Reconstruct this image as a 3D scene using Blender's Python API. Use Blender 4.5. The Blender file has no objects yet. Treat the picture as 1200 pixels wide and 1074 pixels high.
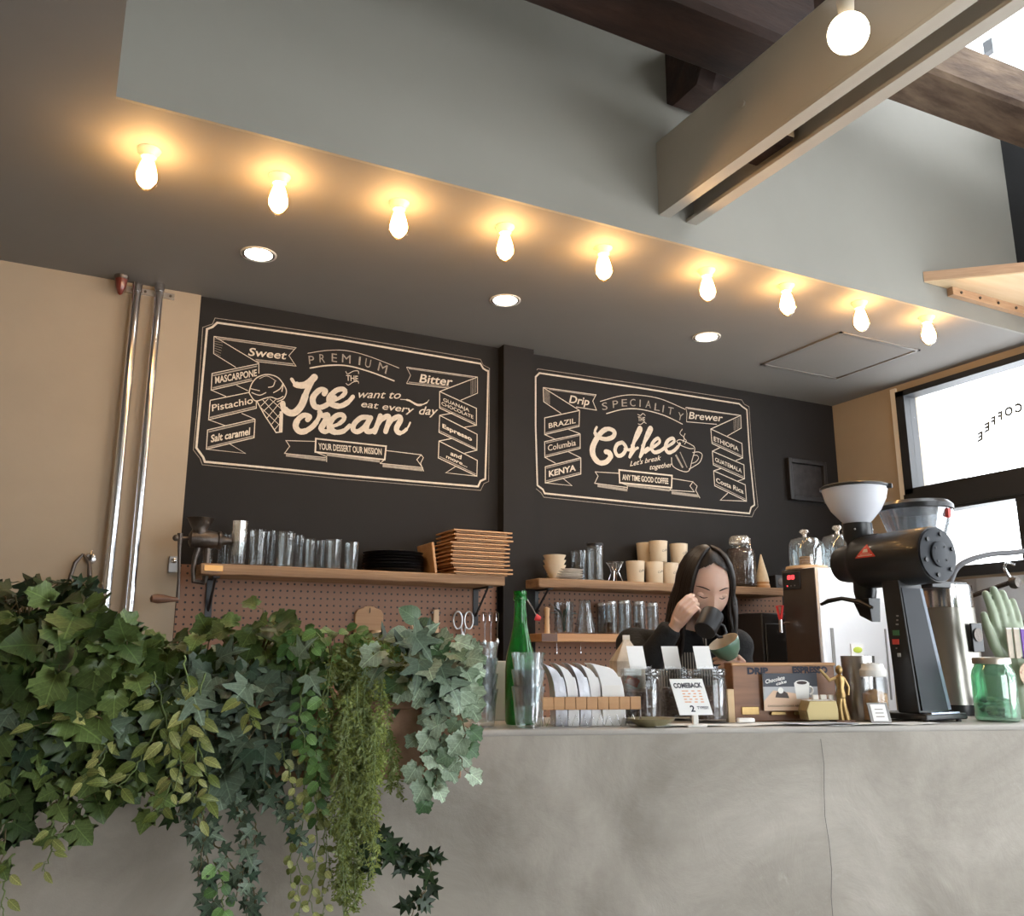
import bpy, bmesh, math, random
from mathutils import Vector, Matrix, noise
random.seed(7)
SC = bpy.context.scene
COL = SC.collection
PI = math.pi
# ------------------------------------------------------------ camera
FPX, CAMZ = 1020.0, 1.25
YAW, PITCH = math.radians(27.2), math.radians(12.6)
cam_d = bpy.data.cameras.new('camera'); cam = bpy.data.objects.new('camera', cam_d); COL.objects.link(cam)
cam.location = (0, 0, CAMZ); cam.rotation_euler = (PI/2 + PITCH, 0, -YAW)
cam_d.sensor_fit = 'HORIZONTAL'; cam_d.sensor_width = 36; cam_d.lens = FPX / 1200 * 36; cam_d.clip_start = .02
SC.camera = cam
# ------------------------------------------------------------ sky, exposure
SC.view_settings.view_transform = 'Standard'; SC.view_settings.look = 'None'
SC.view_settings.gamma = 1; SC.view_settings.use_curve_mapping = False
SC.view_settings.exposure = 0.0
wd = bpy.data.worlds.new('sky'); SC.world = wd; wd.use_nodes = True
wd.node_tree.nodes['Background'].inputs[0].default_value = (.90, .955, 1, 1)
wd.node_tree.nodes['Background'].inputs[1].default_value = 8.2
BULB, DOWN, GLOBE = 105.0, 30.0, 12.0
# ------------------------------------------------------------ measuring helpers: image coordinates to points on real planes
_R = Vector((math.cos(YAW), -math.sin(YAW), 0)); _H = Vector((math.sin(YAW), math.cos(YAW), 0))
_F = _H * math.cos(PITCH) + Vector((0, 0, math.sin(PITCH))); _U = -_H * math.sin(PITCH) + Vector((0, 0, math.cos(PITCH)))
_C = Vector((0, 0, CAMZ))
def ray(x, y): return _F + _R * ((x - 600) / FPX) + _U * ((537 - y) / FPX)
def onY(x, y, Y): d = ray(x, y); return _C + d * (Y / d.y)
def onX(x, y, X): d = ray(x, y); return _C + d * (X / d.x)
def onZ(x, y, z): d = ray(x, y); return _C + d * ((z - CAMZ) / d.z)
def mpp(P): return (Vector(P) - _C).dot(_F) / FPX            # metres per pixel at P
def zat(P, py):                                               # height above P's foot where a vertical reaches image row py
    a = Vector((P[0], P[1], CAMZ)) - _C; k = (537 - py) / FPX
    # (a+z).U = k (a+z).F
    return CAMZ + (k * a.dot(_F) - a.dot(_U)) / (_U.z - k * _F.z)
# ------------------------------------------------------------ object helpers
def tag(o, label=None, cat=None, group=None, kind=None):
    if label: o['label'] = label
    if cat: o['category'] = cat
    if group: o['group'] = group
    if kind: o['kind'] = kind
    return o
def thing(name, label, cat, loc=(0, 0, 0), rz=0, group=None):
    o = bpy.data.objects.new(name, None); COL.objects.link(o); o.empty_display_size = .05
    o.location = loc; o.rotation_euler = (0, 0, rz)
    return tag(o, label, cat, group)
def copy_tree(o, parent=None):
    c = o.copy(); COL.objects.link(c); c.parent = parent
    for ch in list(o.children): copy_tree(ch, c)
    return c
class MB:
    def __init__(s): s.v = []; s.f = []
    def add(s, vs, fs, M=None):
        n = len(s.v)
        s.v += [tuple(M @ Vector(p)) if M else tuple(p) for p in vs]
        s.f += [tuple(i + n for i in q) for q in fs]; return s
    def box(s, c, d, M=None, rz=0, rx=0, ry=0):
        x, y, z = d[0]/2, d[1]/2, d[2]/2
        vs = [(-x,-y,-z),(x,-y,-z),(x,y,-z),(-x,y,-z),(-x,-y,z),(x,-y,z),(x,y,z),(-x,y,z)]
        A = Matrix.Translation(c) @ Matrix.Rotation(rz,4,'Z') @ Matrix.Rotation(ry,4,'Y') @ Matrix.Rotation(rx,4,'X')
        if M: A = M @ A
        return s.add(vs, [(0,3,2,1),(4,5,6,7),(0,1,5,4),(1,2,6,5),(2,3,7,6),(3,0,4,7)], A)
    def span(s, a, b, M=None):
        return s.box([(a[i]+b[i])/2 for i in range(3)], [abs(b[i]-a[i]) for i in range(3)], M)
    def lathe(s, prof, n=24, M=None, cap=True):              # prof: (r,z) from bottom to top
        vs = []; fs = []
        for r, z in prof:
            for k in range(n):
                a = 2*PI*k/n; vs.append((r*math.cos(a), r*math.sin(a), z))
        for j in range(len(prof)-1):
            for k in range(n):
                a = j*n+k; b = j*n+(k+1) % n; fs.append((a, b, b+n, a+n))
        if cap:
            if prof[0][0] > 1e-4: fs.append(tuple(range(n-1, -1, -1)))
            if prof[-1][0] > 1e-4: fs.append(tuple((len(prof)-1)*n+k for k in range(n)))
        return s.add(vs, fs, M)
    def cyl(s, p0, p1, r0, r1=None, n=16, M=None):
        p0 = Vector(p0); p1 = Vector(p1); d = p1-p0
        A = Matrix.Translation(p0) @ d.to_track_quat('Z', 'Y').to_matrix().to_4x4()
        if M: A = M @ A
        return s.lathe([(r0, 0), (r0 if r1 is None else r1, d.length)], n, A)
    def tube(s, pts, r, n=8, M=None, closed=False):
        pts = [Vector(p) for p in pts]; N = len(pts); vs = []; fs = []
        up = None
        for i, p in enumerate(pts):
            if closed: t = pts[(i+1) % N]-pts[i-1]
            else: t = pts[min(i+1, N-1)]-pts[max(i-1, 0)]
            t = t.normalized() if t.length > 1e-9 else Vector((0, 0, 1))
            if up is None: up = t.orthogonal().normalized()
            up = (up - t*up.dot(t)); up = up.normalized() if up.length > 1e-6 else t.orthogonal().normalized()
            w = t.cross(up); rr = r[i] if isinstance(r, (list, tuple)) else r
            for k in range(n):
                a = 2*PI*k/n; vs.append(p + up*math.cos(a)*rr + w*math.sin(a)*rr)
        for i in range(N if closed else N-1):
            j = (i+1) % N
            for k in range(n):
                fs.append((i*n+k, i*n+(k+1) % n, j*n+(k+1) % n, j*n+k))
        if not closed:
            fs.append(tuple(range(n-1, -1, -1))); fs.append(tuple((N-1)*n+k for k in range(n)))
        return s.add(vs, fs, M)
    def prism(s, poly, z0, z1, M=None):
        n = len(poly)
        vs = [(x, y, z0) for x, y in poly] + [(x, y, z1) for x, y in poly]
        fs = [tuple(range(n-1, -1, -1)), tuple(range(n, 2*n))] + [(i, (i+1) % n, n+(i+1) % n, n+i) for i in range(n)]
        return s.add(vs, fs, M)
    def ball(s, c, r, n=14, m=9, M=None):
        rx, ry, rz = r if isinstance(r, (tuple, list)) else (r, r, r)
        vs = [(c[0], c[1], c[2]-rz)]; fs = []
        for j in range(1, m):
            t = -PI/2 + PI*j/m
            for k in range(n):
                a = 2*PI*k/n; vs.append((c[0]+rx*math.cos(t)*math.cos(a), c[1]+ry*math.cos(t)*math.sin(a), c[2]+rz*math.sin(t)))
        vs.append((c[0], c[1], c[2]+rz)); L = len(vs)-1
        for k in range(n):
            k2 = (k+1) % n
            fs.append((0, 1+k2, 1+k)); fs.append((L, L-n+k, L-n+k2))
            for j in range(m-2): a = 1+j*n; fs.append((a+k, a+k2, a+n+k2, a+n+k))
        return s.add(vs, fs, M)
    def mesh(s, name, smooth=40):
        me = bpy.data.meshes.new(name); me.from_pydata([tuple(v) for v in s.v], [], s.f); me.update()
        bm = bmesh.new(); bm.from_mesh(me); bmesh.ops.recalc_face_normals(bm, faces=bm.faces); bm.to_mesh(me); bm.free()
        if smooth and len(me.polygons):
            me.polygons.foreach_set('use_smooth', [True]*len(me.polygons))
            me.set_sharp_from_angle(angle=math.radians(smooth))
        return me
    def build(s, name, m, parent=None, smooth=40, bevel=0, kind=None, label=None, cat=None, group=None, loc=None, rz=0, seg=2):
        o = bpy.data.objects.new(name, s.mesh(name, smooth)); COL.objects.link(o)
        if m: o.data.materials.append(m)
        if parent: o.parent = parent
        if loc: o.location = loc
        if rz: o.rotation_euler = (0, 0, rz)
        if bevel:
            b = o.modifiers.new('bevel', 'BEVEL'); b.width = bevel; b.segments = seg; b.limit_method = 'ANGLE'; b.angle_limit = math.radians(35)
        return tag(o, label, cat, group, kind)
# ------------------------------------------------------------ materials
def mat(name, col, rough=.6, metal=0, var=0, scale=6, bump=0, bscale=60, col2=None, emit=0, coat=0, stretch=None, thr=None, spec=None, trans=0, alpha=1, ior=1.45, sheen=0, subs=0):
    m = bpy.data.materials.new(name); m.use_nodes = True; nt = m.node_tree; b = nt.nodes['Principled BSDF']
    c = (*col, 1); b.inputs['Base Color'].default_value = c; b.inputs['Roughness'].default_value = rough
    b.inputs['Metallic'].default_value = metal; b.inputs['Coat Weight'].default_value = coat
    b.inputs['Transmission Weight'].default_value = trans; b.inputs['Alpha'].default_value = alpha; b.inputs['IOR'].default_value = ior
    if spec is not None: b.inputs['Specular IOR Level'].default_value = spec
    if subs: b.inputs['Subsurface Weight'].default_value = subs; b.inputs['Subsurface Radius'].default_value = (.01, .004, .002)
    if emit: b.inputs['Emission Color'].default_value = c; b.inputs['Emission Strength'].default_value = emit
    tc = nt.nodes.new('ShaderNodeTexCoord'); mp = nt.nodes.new('ShaderNodeMapping'); nt.links.new(tc.outputs['Object'], mp.inputs[0])
    if stretch: mp.inputs['Scale'].default_value = stretch
    if var or col2:
        n = nt.nodes.new('ShaderNodeTexNoise'); n.inputs['Scale'].default_value = scale; n.inputs['Detail'].default_value = 7; n.inputs['Roughness'].default_value = .6
        nt.links.new(mp.outputs[0], n.inputs['Vector'])
        r = nt.nodes.new('ShaderNodeValToRGB'); lo, hi = thr or (.3, .7)
        r.color_ramp.elements[0].position = lo; r.color_ramp.elements[1].position = hi
        c2 = col2 or tuple(min(1, x*(1+var)) for x in col); c1 = col if col2 else tuple(x*(1-var) for x in col)
        r.color_ramp.elements[0].color = (*c1, 1); r.color_ramp.elements[1].color = (*c2, 1)
        nt.links.new(n.outputs[0], r.inputs[0]); nt.links.new(r.outputs[0], b.inputs['Base Color'])
    if bump:
        n2 = nt.nodes.new('ShaderNodeTexNoise'); n2.inputs['Scale'].default_value = bscale; n2.inputs['Detail'].default_value = 4
        nt.links.new(mp.outputs[0], n2.inputs['Vector'])
        bp = nt.nodes.new('ShaderNodeBump'); bp.inputs['Strength'].default_value = bump; bp.inputs['Distance'].default_value = .01
        nt.links.new(n2.outputs[0], bp.inputs['Height']); nt.links.new(bp.outputs[0], b.inputs['Normal'])
    return m
def glass(name, tint=(1, 1, 1), gl=.12, rough=.03, dense=0.0, edge=.75):
    # clear thin glass: see-through, glossy towards the rim
    m = bpy.data.materials.new(name); m.use_nodes = True; nt = m.node_tree; nt.nodes.clear()
    out = nt.nodes.new('ShaderNodeOutputMaterial'); tr = nt.nodes.new('ShaderNodeBsdfTransparent'); g = nt.nodes.new('ShaderNodeBsdfGlossy')
    tr.inputs[0].default_value = (*tint, 1); g.inputs['Roughness'].default_value = rough; g.inputs[0].default_value = (1, 1, 1, 1)
    lw = nt.nodes.new('ShaderNodeLayerWeight'); lw.inputs[0].default_value = .35
    mr = nt.nodes.new('ShaderNodeMapRange'); mr.inputs['To Min'].default_value = gl; mr.inputs['To Max'].default_value = edge
    nt.links.new(lw.outputs['Facing'], mr.inputs[0])
    mx = nt.nodes.new('ShaderNodeMixShader'); nt.links.new(mr.outputs[0], mx.inputs[0]); nt.links.new(tr.outputs[0], mx.inputs[1]); nt.links.new(g.outputs[0], mx.inputs[2])
    last = mx
    if dense:
        d = nt.nodes.new('ShaderNodeBsdfDiffuse'); d.inputs[0].default_value = (*[min(1, t*.9) for t in tint], 1)
        m2 = nt.nodes.new('ShaderNodeMixShader'); m2.inputs[0].default_value = dense
        nt.links.new(mx.outputs[0], m2.inputs[1]); nt.links.new(d.outputs[0], m2.inputs[2]); last = m2
    nt.links.new(last.outputs[0], out.inputs[0]); return m
M = {}
M['ceil'] = mat('ceiling_paint', (.22, .205, .19), .75, var=.05, scale=1.5, bump=.03, bscale=40)
M['upper'] = mat('grey_wall_paint', (.268, .255, .222), .7, var=.06, scale=1.2, bump=.05, bscale=25)
M['beige'] = mat('beige_wall_paint', (.37, .30, .22), .7, var=.06, scale=2, bump=.05, bscale=30)
M['black_wall'] = mat('chalkboard_paint', (.016, .0145, .0142), .72, var=.12, scale=2, spec=.25, bump=.04, bscale=30)
M['upper_dark'] = mat('dark_upper_wall', (.012, .012, .014), .6)
M['floor'] = mat('floor_concrete', (.26, .25, .24), .6, var=.15, scale=2)
M['steel_paint'] = mat('beam_paint', (.43, .385, .32), .45, var=.05, scale=3, bump=.08, bscale=14)
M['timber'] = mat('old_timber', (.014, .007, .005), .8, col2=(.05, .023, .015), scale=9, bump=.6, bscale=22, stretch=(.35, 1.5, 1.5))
M['timber_lit'] = mat('skylit_timber', (.06, .035, .024), .8, col2=(.24, .165, .11), scale=9, bump=.7, bscale=22, stretch=(.35, 1.5, 1.5))  # paler copy of the old timber, skylight brightness put into its colour
M['ply'] = mat('plywood', (.62, .43, .24), .6, col2=(.74, .55, .34), scale=5, stretch=(.3, 3, 3))
M['ply_edge'] = mat('plywood_edge', (.42, .24, .13), .6, col2=(.55, .34, .2), scale=8, stretch=(1, 1, 12))
M['black'] = mat('black_metal', (.015, .015, .017), .42)
M['frame_black'] = mat('window_frame_black', (.018, .02, .024), .45)
M['winglass'] = glass('window_glass', gl=.03, edge=.3)
M['white_plastic'] = mat('white_enamel', (.8, .78, .74), .4)
M['chrome'] = mat('chrome', (.72, .72, .74), .16, 1)
M['steel'] = mat('brushed_steel', (.60, .60, .60), .3, 1, bump=.05, bscale=120, stretch=(1, 1, .05))
M['brass'] = mat('brass', (.34, .23, .10), .42, 1, var=.3, scale=20)
M['iron'] = mat('cast_iron', (.10, .085, .075), .42, .8, var=.3, scale=15, bump=.2, bscale=80)
M['wood'] = mat('shelf_wood', (.17, .095, .05), .65, col2=(.36, .225, .125), scale=7, bump=.25, bscale=30, stretch=(.25, 3, 6))
M['wood2'] = mat('tray_wood', (.40, .20, .085), .5, col2=(.56, .32, .15), scale=6, stretch=(.3, 3, 6))
M['wood3'] = mat('light_wood', (.55, .36, .2), .5, col2=(.68, .48, .3), scale=6, stretch=(1, 1, .3))
M['dark_wood'] = mat('dark_wood', (.12, .055, .03), .4, var=.3, scale=12)
# concrete counter: large stains and trowel marks
def concrete():
    m = bpy.data.materials.new('trowelled_concrete'); m.use_nodes = True; nt = m.node_tree; b = nt.nodes['Principled BSDF']
    tc = nt.nodes.new('ShaderNodeTexCoord'); L = nt.links.new
    def nz(s, d, r=.6, w=0):
        n = nt.nodes.new('ShaderNodeTexNoise'); n.inputs['Scale'].default_value = s; n.inputs['Detail'].default_value = d; n.inputs['Roughness'].default_value = r
        n.inputs['Distortion'].default_value = w; L(tc.outputs['Object'], n.inputs['Vector']); return n
    a = nz(2.2, 8, .62, .8); r = nt.nodes.new('ShaderNodeValToRGB'); e = r.color_ramp.elements
    e[0].position = .30; e[0].color = (.24, .21, .175, 1); e[1].position = .72; e[1].color = (.47, .43, .37, 1)
    L(a.outputs[0], r.inputs[0])
    c = nz(13, 6, .7, .4); r2 = nt.nodes.new('ShaderNodeValToRGB'); e = r2.color_ramp.elements
    e[0].position = .60; e[0].color = (0, 0, 0, 1); e[1].position = .74; e[1].color = (1, 1, 1, 1); L(c.outputs[0], r2.inputs[0])
    mk = nz(1.8, 2); r3 = nt.nodes.new('ShaderNodeValToRGB'); r3.color_ramp.elements[0].position = .5; r3.color_ramp.elements[1].position = .62; L(mk.outputs[0], r3.inputs[0])
    mu = nt.nodes.new('ShaderNodeMath'); mu.operation = 'MULTIPLY'; L(r2.outputs[0], mu.inputs[0]); L(r3.outputs[0], mu.inputs[1])
    mu2 = nt.nodes.new('ShaderNodeMath'); mu2.operation = 'MULTIPLY'; mu2.inputs[1].default_value = .75; L(mu.outputs[0], mu2.inputs[0])
    mx = nt.nodes.new('ShaderNodeMix'); mx.data_type = 'RGBA'; L(mu2.outputs[0], mx.inputs[0]); L(r.outputs[0], mx.inputs[6]); mx.inputs[7].default_value = (.50, .46, .41, 1)
    L(mx.outputs[2], b.inputs['Base Color']); b.inputs['Roughness'].default_value = .62
    bp = nt.nodes.new('ShaderNodeBump'); bp.inputs['Strength'].default_value = .35; bp.inputs['Distance'].default_value = .01
    L(nz(7, 9, .65, .6).outputs[0], bp.inputs['Height']); L(bp.outputs[0], b.inputs['Normal']); return m
M['concrete'] = concrete()
# pegboard with drilled holes as dark dots, their inner shade put into the colour (2-3 px each in the photograph)
def pegmat():
    m = bpy.data.materials.new('pegboard_brown'); m.use_nodes = True; nt = m.node_tree; b = nt.nodes['Principled BSDF']; L = nt.links.new
    tc = nt.nodes.new('ShaderNodeTexCoord'); sx = nt.nodes.new('ShaderNodeSeparateXYZ'); L(tc.outputs['Object'], sx.inputs[0])
    def math_(op, a, bb=None):
        n = nt.nodes.new('ShaderNodeMath'); n.operation = op
        for i, q in enumerate((a, bb)):
            if q is None: continue
            if isinstance(q, (int, float)): n.inputs[i].default_value = q
            else: L(q, n.inputs[i])
        return n.outputs[0]
    P = .0262
    def cell(o): return math_('SUBTRACT', math_('FRACT', math_('DIVIDE', o, P)), .5)
    u, v = cell(sx.outputs[0]), cell(sx.outputs[2])
    d = math_('SQRT', math_('ADD', math_('MULTIPLY', u, u), math_('MULTIPLY', v, v)))
    h = math_('LESS_THAN', d, .155)
    mx = nt.nodes.new('ShaderNodeMix'); mx.data_type = 'RGBA'; L(h, mx.inputs[0]); mx.inputs[6].default_value = (.27, .13, .072, 1); mx.inputs[7].default_value = (.012, .008, .006, 1)
    L(mx.outputs[2], b.inputs['Base Color']); b.inputs['Roughness'].default_value = .55; return m
M['peg'] = pegmat()

# ------------------------------------------------------------ the room
YW = 3.4; ZC = 2.615; XR = 3.79; YE = 2.19; XL = 0.0; ROOM_L = -2.2; ROOM_F = -2.6; ZR = 4.15
def struct(name, mb, m, **k): return mb.build(name, m, smooth=0, kind='structure', **k)
struct('floor', MB().span((ROOM_L, ROOM_F, -.1), (XR, YW, 0)), M['floor'])
w = MB().span((.374, YW, 0), (XR+.1, YW+.15, 2.9)); struct('wall_back', w, M['black_wall'], label='dark charcoal chalkboard-painted back wall')
struct('wall_back_left', MB().span((ROOM_L, YW-.012, 0), (.374, YW+.15, 2.9)), M['beige'], label='beige painted back wall left of the dark part')
COLX0, COLX1, COLY = 1.678, 1.832, 3.345
struct('trim_1', MB().span((COLX0, COLY, 0), (COLX1, YW, ZC)), M['black_wall'], label='dark square column between the two chalk murals')
# low ceiling, an L around the open atrium
struct('ceiling', MB().prism([(ROOM_L, ROOM_F), (XL, ROOM_F), (XL, YE+.0005), (XR, YE+.0005), (XR, YW), (ROOM_L, YW)], ZC, ZC+.02), M['ceil'], label='low grey ceiling with the row of bare bulbs')
# atrium upstands
struct('wall_atrium_back', MB().span((XL, YE+.001, ZC+.021), (XR, YE+.12, 3.86)).span((XL, YE-.012, ZC), (XR, YE, 3.86)), M['upper'], label='grey blue upper wall of the atrium')
struct('wall_atrium_left', MB().span((XL-.12, ROOM_F, ZC+.02), (XL, YE, ZR)), M['upper'])
struct('wall_left', MB().span((ROOM_L-.12, ROOM_F, 0), (ROOM_L, YW, 2.9)), M['beige'])
# roof: solid on the left, skylight on the right
struct('ceiling_atrium', MB().span((XL-.12, ROOM_F, ZR), (2.55, YE+.12, ZR+.1)), M['upper'])
struct('ceiling_atrium_front', MB().span((2.55, ROOM_F, ZR), (XR+.1, -.9, ZR+.1)), M['upper'])
sk = struct('window_1', MB().span((2.55, -.9, ZR+.03), (XR+.1, YE+.12, ZR+.04)), M['winglass'], label='skylight glazing')
for i in range(4):
    MB().span((2.55+i*.42, -.9, ZR), (2.59+i*.42, YE+.1, ZR+.09)).build('glazing_bar', M['frame_black'], sk)
# right wall
WY0, WY1 = 2.965, -1.6
w = MB()
w.span((XR, WY0, 0), (XR+.16, YW, 2.9)); w.span((XR, ROOM_F, 0), (XR+.16, WY1, 2.9)); w.span((XR, 1.25, 0), (XR+.16, WY0, 1.60)); w.span((XR, WY1, 0), (XR+.16, 1.25, .2)); w.span((XR, WY1, 2.575), (XR+.16, WY0, 2.9))
struct('wall_right', w, M['beige'], label='beige right wall with the windows')
struct('wall_right_upper', MB().span((XR-.13, ROOM_F, 2.9), (XR, YE, 3.72)), M['upper_dark'], label='black upper right wall of the atrium')
struct('window_5', MB().span((XR-.07, -1.2, 3.72), (XR-.064, YE, ZR)), M['winglass'], label='clerestory glazing above the black upper wall')
def win(nm, z0, z1, muls, lab):
    fr = MB(); t = .05
    fr.span((XR-.02, WY1, z0), (XR+.07, WY0, z0+t)); fr.span((XR-.02, WY1, z1-t*.6), (XR+.07, WY0, z1)); fr.span((XR-.02, WY0-t, z0), (XR+.07, WY0, z1)); fr.span((XR-.02, WY1, z0), (XR+.07, WY1+t, z1))
    o = fr.build(nm, M['frame_black'], kind='structure', smooth=0, label=lab)
    for y in muls: MB().span((XR-.015, y-.022, z0), (XR+.065, y+.022, z1)).build('mullion', M['frame_black'], o, smooth=0)
    MB().span((XR+.02, WY1+t, z0+t), (XR+.026, WY0-t, z1-t*.6)).build('pane', M['winglass'], o, smooth=0)
    return o
win2 = win('window_2', 2.01, 2.575, [.75], 'large upper window with a black frame')
win3 = win('window_3', 1.60, 1.955, [2.375, 1.2, 0], 'lower row of black framed windows')
struct('window_6', MB().span((XR+.02, WY1, .2), (XR+.026, 1.25, 1.6)), M['winglass'], label='unseen low glazing added in the right wall to light the counter')  # out of view, added to brighten the counter from the right
struct('trim_2', MB().span((XR-.03, WY1, 1.94), (XR+.08, WY0, 2.03)), M['frame_black'], label='black transom between the windows')
struct('trim_3', MB().span((XR-.012, WY0, 1.58), (XR, WY0+.035, 2.6)), M['white_plastic'], label='pale window casing')
# front, unseen behind the camera: solid left, glazed right, shaped to light the counter
w = MB(); w.span((ROOM_L, ROOM_F-.12, 0), (1.0, ROOM_F, ZR)); w.span((1.0, ROOM_F-.12, 0), (XR, ROOM_F, .25)); w.span((1.0, ROOM_F-.12, 2.6), (XR, ROOM_F, ZR)); w.span((3.5, ROOM_F-.12, .25), (XR, ROOM_F, 2.6))
struct('wall_front', w, M['beige'])
g = struct('window_4', MB().span((1.0, ROOM_F-.07, .25), (3.5, ROOM_F-.06, 2.6)), M['winglass'], label='unseen shop front glazing placed to let light in from behind')
for x in (1.02, 1.85, 2.7, 3.47): MB().span((x-.02, ROOM_F-.1, .25), (x+.02, ROOM_F-.03, 2.6)).build('mullion', M['frame_black'], g)
# stainless splash panel below the window
struct('trim_4', MB().span((XR-.02, 1.3, 1.0), (XR-.002, WY0+.1, 1.585)), M['steel'], label='stainless steel splash panel below the right window')

# neighbouring brick building seen through the left edge of the upper window
M['nb'] = mat('neighbour_brick', (.45, .44, .43), .8, var=.2, scale=8)
nbd = thing('neighbour_building', 'pale brick building corner outside, at the left edge of the upper window', 'building', (XR+1.1, onX(1073, 540, XR+1.1).y+.01, 0))
MB().span((0, 0, 0), (.5, 1.2, 4.2)).build('wall', M['nb'], nbd)
bk = MB().span((-.008, 0, -.028), (0, .17, .028)).mesh('brick', 0); bk.materials.append(M['nb'])
for i in range(26):
    for j in range(1):
        o = bpy.data.objects.new('brick', bk); COL.objects.link(o); o.parent = nbd; o.location = (0, .0+(i % 2)*.09+j*.2, 2.0+i*.07)
# steel channels
def channel(x0, name, lab, flip):
    h0, h1 = 2.70, 2.972; y0, y1 = -2.55, YE-.0125; t = .008; wdt = .045
    t_ = thing(name, lab, 'beam', (x0, 0, 0), group=None)
    s = 1
    xw = 0 if not flip else wdt-t
    MB().span((xw, y0, h0+t+.0045), (xw+t, y1, h1-t-.0005)).build('web', M['steel_paint'], t_, smooth=0)
    MB().span((0, y0, h0-.0), (wdt, y1, h0+t+.004)).build('lower_flange', M['steel_paint'], t_, smooth=0)
    MB().span((0, y0, h1-t), (wdt, y1, h1)).build('upper_flange', M['steel_paint'], t_, smooth=0)
    for yy in (1.75, 1.1, .3):
        MB().cyl((xw-.006 if not flip else xw+t, yy, 2.86), (xw if not flip else xw+t+.006, yy, 2.86), .012, n=8).build('bolt', M['steel_paint'], t_)
    return t_
channel(1.68, 'steel_channel_beam', 'grey painted steel channel beam, the left one of the pair, behind the round bulb', False)
channel(1.795, 'steel_channel_beam', 'grey painted steel channel beam, the right one of the pair', True)
#struct('trim_5', MB().span((1.66, YE-.012, 2.64), (1.87, YE, 3.0)), M['steel_paint'], label='mounting plate where the steel channels meet the wall')
# timbers (rough hewn)
def timber(name, p0, p1, wy, hz, m, lab, seed, cham=.25):
    random.seed(seed); p0 = Vector(p0); p1 = Vector(p1); d = p1-p0; n = 14; L = d.length
    ring = [(-.5, -.5+cham), (-.5+cham*.7, -.5), (.5-cham*.5, -.5), (.5, -.5+cham*.4), (.5, .5), (-.5, .5)]
    mb = MB(); vs = []; fs = []
    for i in range(n+1):
        for (a, b) in ring:
            q = p0 + d*(i/n); e = noise.noise(Vector((i*.9+seed, a*3, b*3)))*.012
            vs.append(q + Vector((0, a*wy+e, b*hz+e*.8)))
    k = len(ring)
    for i in range(n):
        for j in range(k): fs.append((i*k+j, i*k+(j+1) % k, (i+1)*k+(j+1) % k, (i+1)*k+j))
    fs.append(tuple(range(k-1, -1, -1))); fs.append(tuple(n*k+j for j in range(k)))
    t = thing(name, lab, 'beam', tuple(p0))
    mb.add([v-p0 for v in vs], fs).build('hewn_body', m, t, smooth=20)
    return t
gb = onZ(912, 172, 2.76); spb = thing('timber_spacer', 'small dark timber block seen in the gap between the two steel channels', 'beam', (1.778, gb.y, 2.80)); MB().box((0, 0, 0), (.045, .16, .14)).build('block', M['timber'], spb, bevel=.006); MB().box((0, -.0815, 0), (.042, .002, .12)).build('cut_end', M['ply'], spb)
a = onY(772, 60, 1.9)
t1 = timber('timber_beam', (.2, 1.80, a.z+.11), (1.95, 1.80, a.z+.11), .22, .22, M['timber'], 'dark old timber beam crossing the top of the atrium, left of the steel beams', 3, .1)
c = onY(790, 132, 2.1)
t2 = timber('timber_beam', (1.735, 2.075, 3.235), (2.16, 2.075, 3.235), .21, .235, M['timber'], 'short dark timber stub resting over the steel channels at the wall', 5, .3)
MB().lathe([(.035, 0), (.03, .004)], 8, Matrix.Translation((.425, -.06, -.06)) @ Matrix.Rotation(PI/2, 4, 'Y')).build('cut_end', M['ply'], t2)
p = onY(1060, 76, 1.95); q = onY(1200, 124, 1.80)
t3 = timber('timber_beam', (p.x-.45, 1.97, p.z+.0), (q.x+.6, 1.80, q.z+.0), .2, .17, M['timber_lit'], 'timber beam coloured paler to look lit by the skylight, right of the steel beams', 9, .1)
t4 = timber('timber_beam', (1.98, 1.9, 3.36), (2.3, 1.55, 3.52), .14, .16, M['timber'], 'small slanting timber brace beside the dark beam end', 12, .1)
# plywood platform on a ledger at the upper wall
B0 = onY(1083, 331, YE-.014); zp = B0.z
A = onZ(1101, 342, zp); B = onZ(1083, 331, zp); E_ = onZ(1200, 320, zp)
d = (E_-B); E2 = B + d*3
pl = thing('plywood_platform', 'plywood loft platform with a ledger strip at upper right', 'platform', (B.x, YE, zp))
P0 = Vector((B.x, YE, zp))
def lp(v): return (v.x-P0.x, v.y-P0.y)
far = [(0, -.014), lp(E2), (E2.x-P0.x, -.013)]
MB().prism(far, 0, .005).build('underside', M['ply'], pl, smooth=0)
MB().prism(far, .0055, .046).build('board', M['ply_edge'], pl, smooth=0)
MB().span((A.x-P0.x, -.04, -.035), (.72, -.013, -.0005)).build('ledger', M['ply_edge'], pl, smooth=0)
for i in range(5): MB().cyl((A.x-P0.x+.05+i*.12, -.045, -.018), (A.x-P0.x+.05+i*.12, -.04, -.018), .006, n=8).build('bolt', M['iron'], pl)
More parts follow.
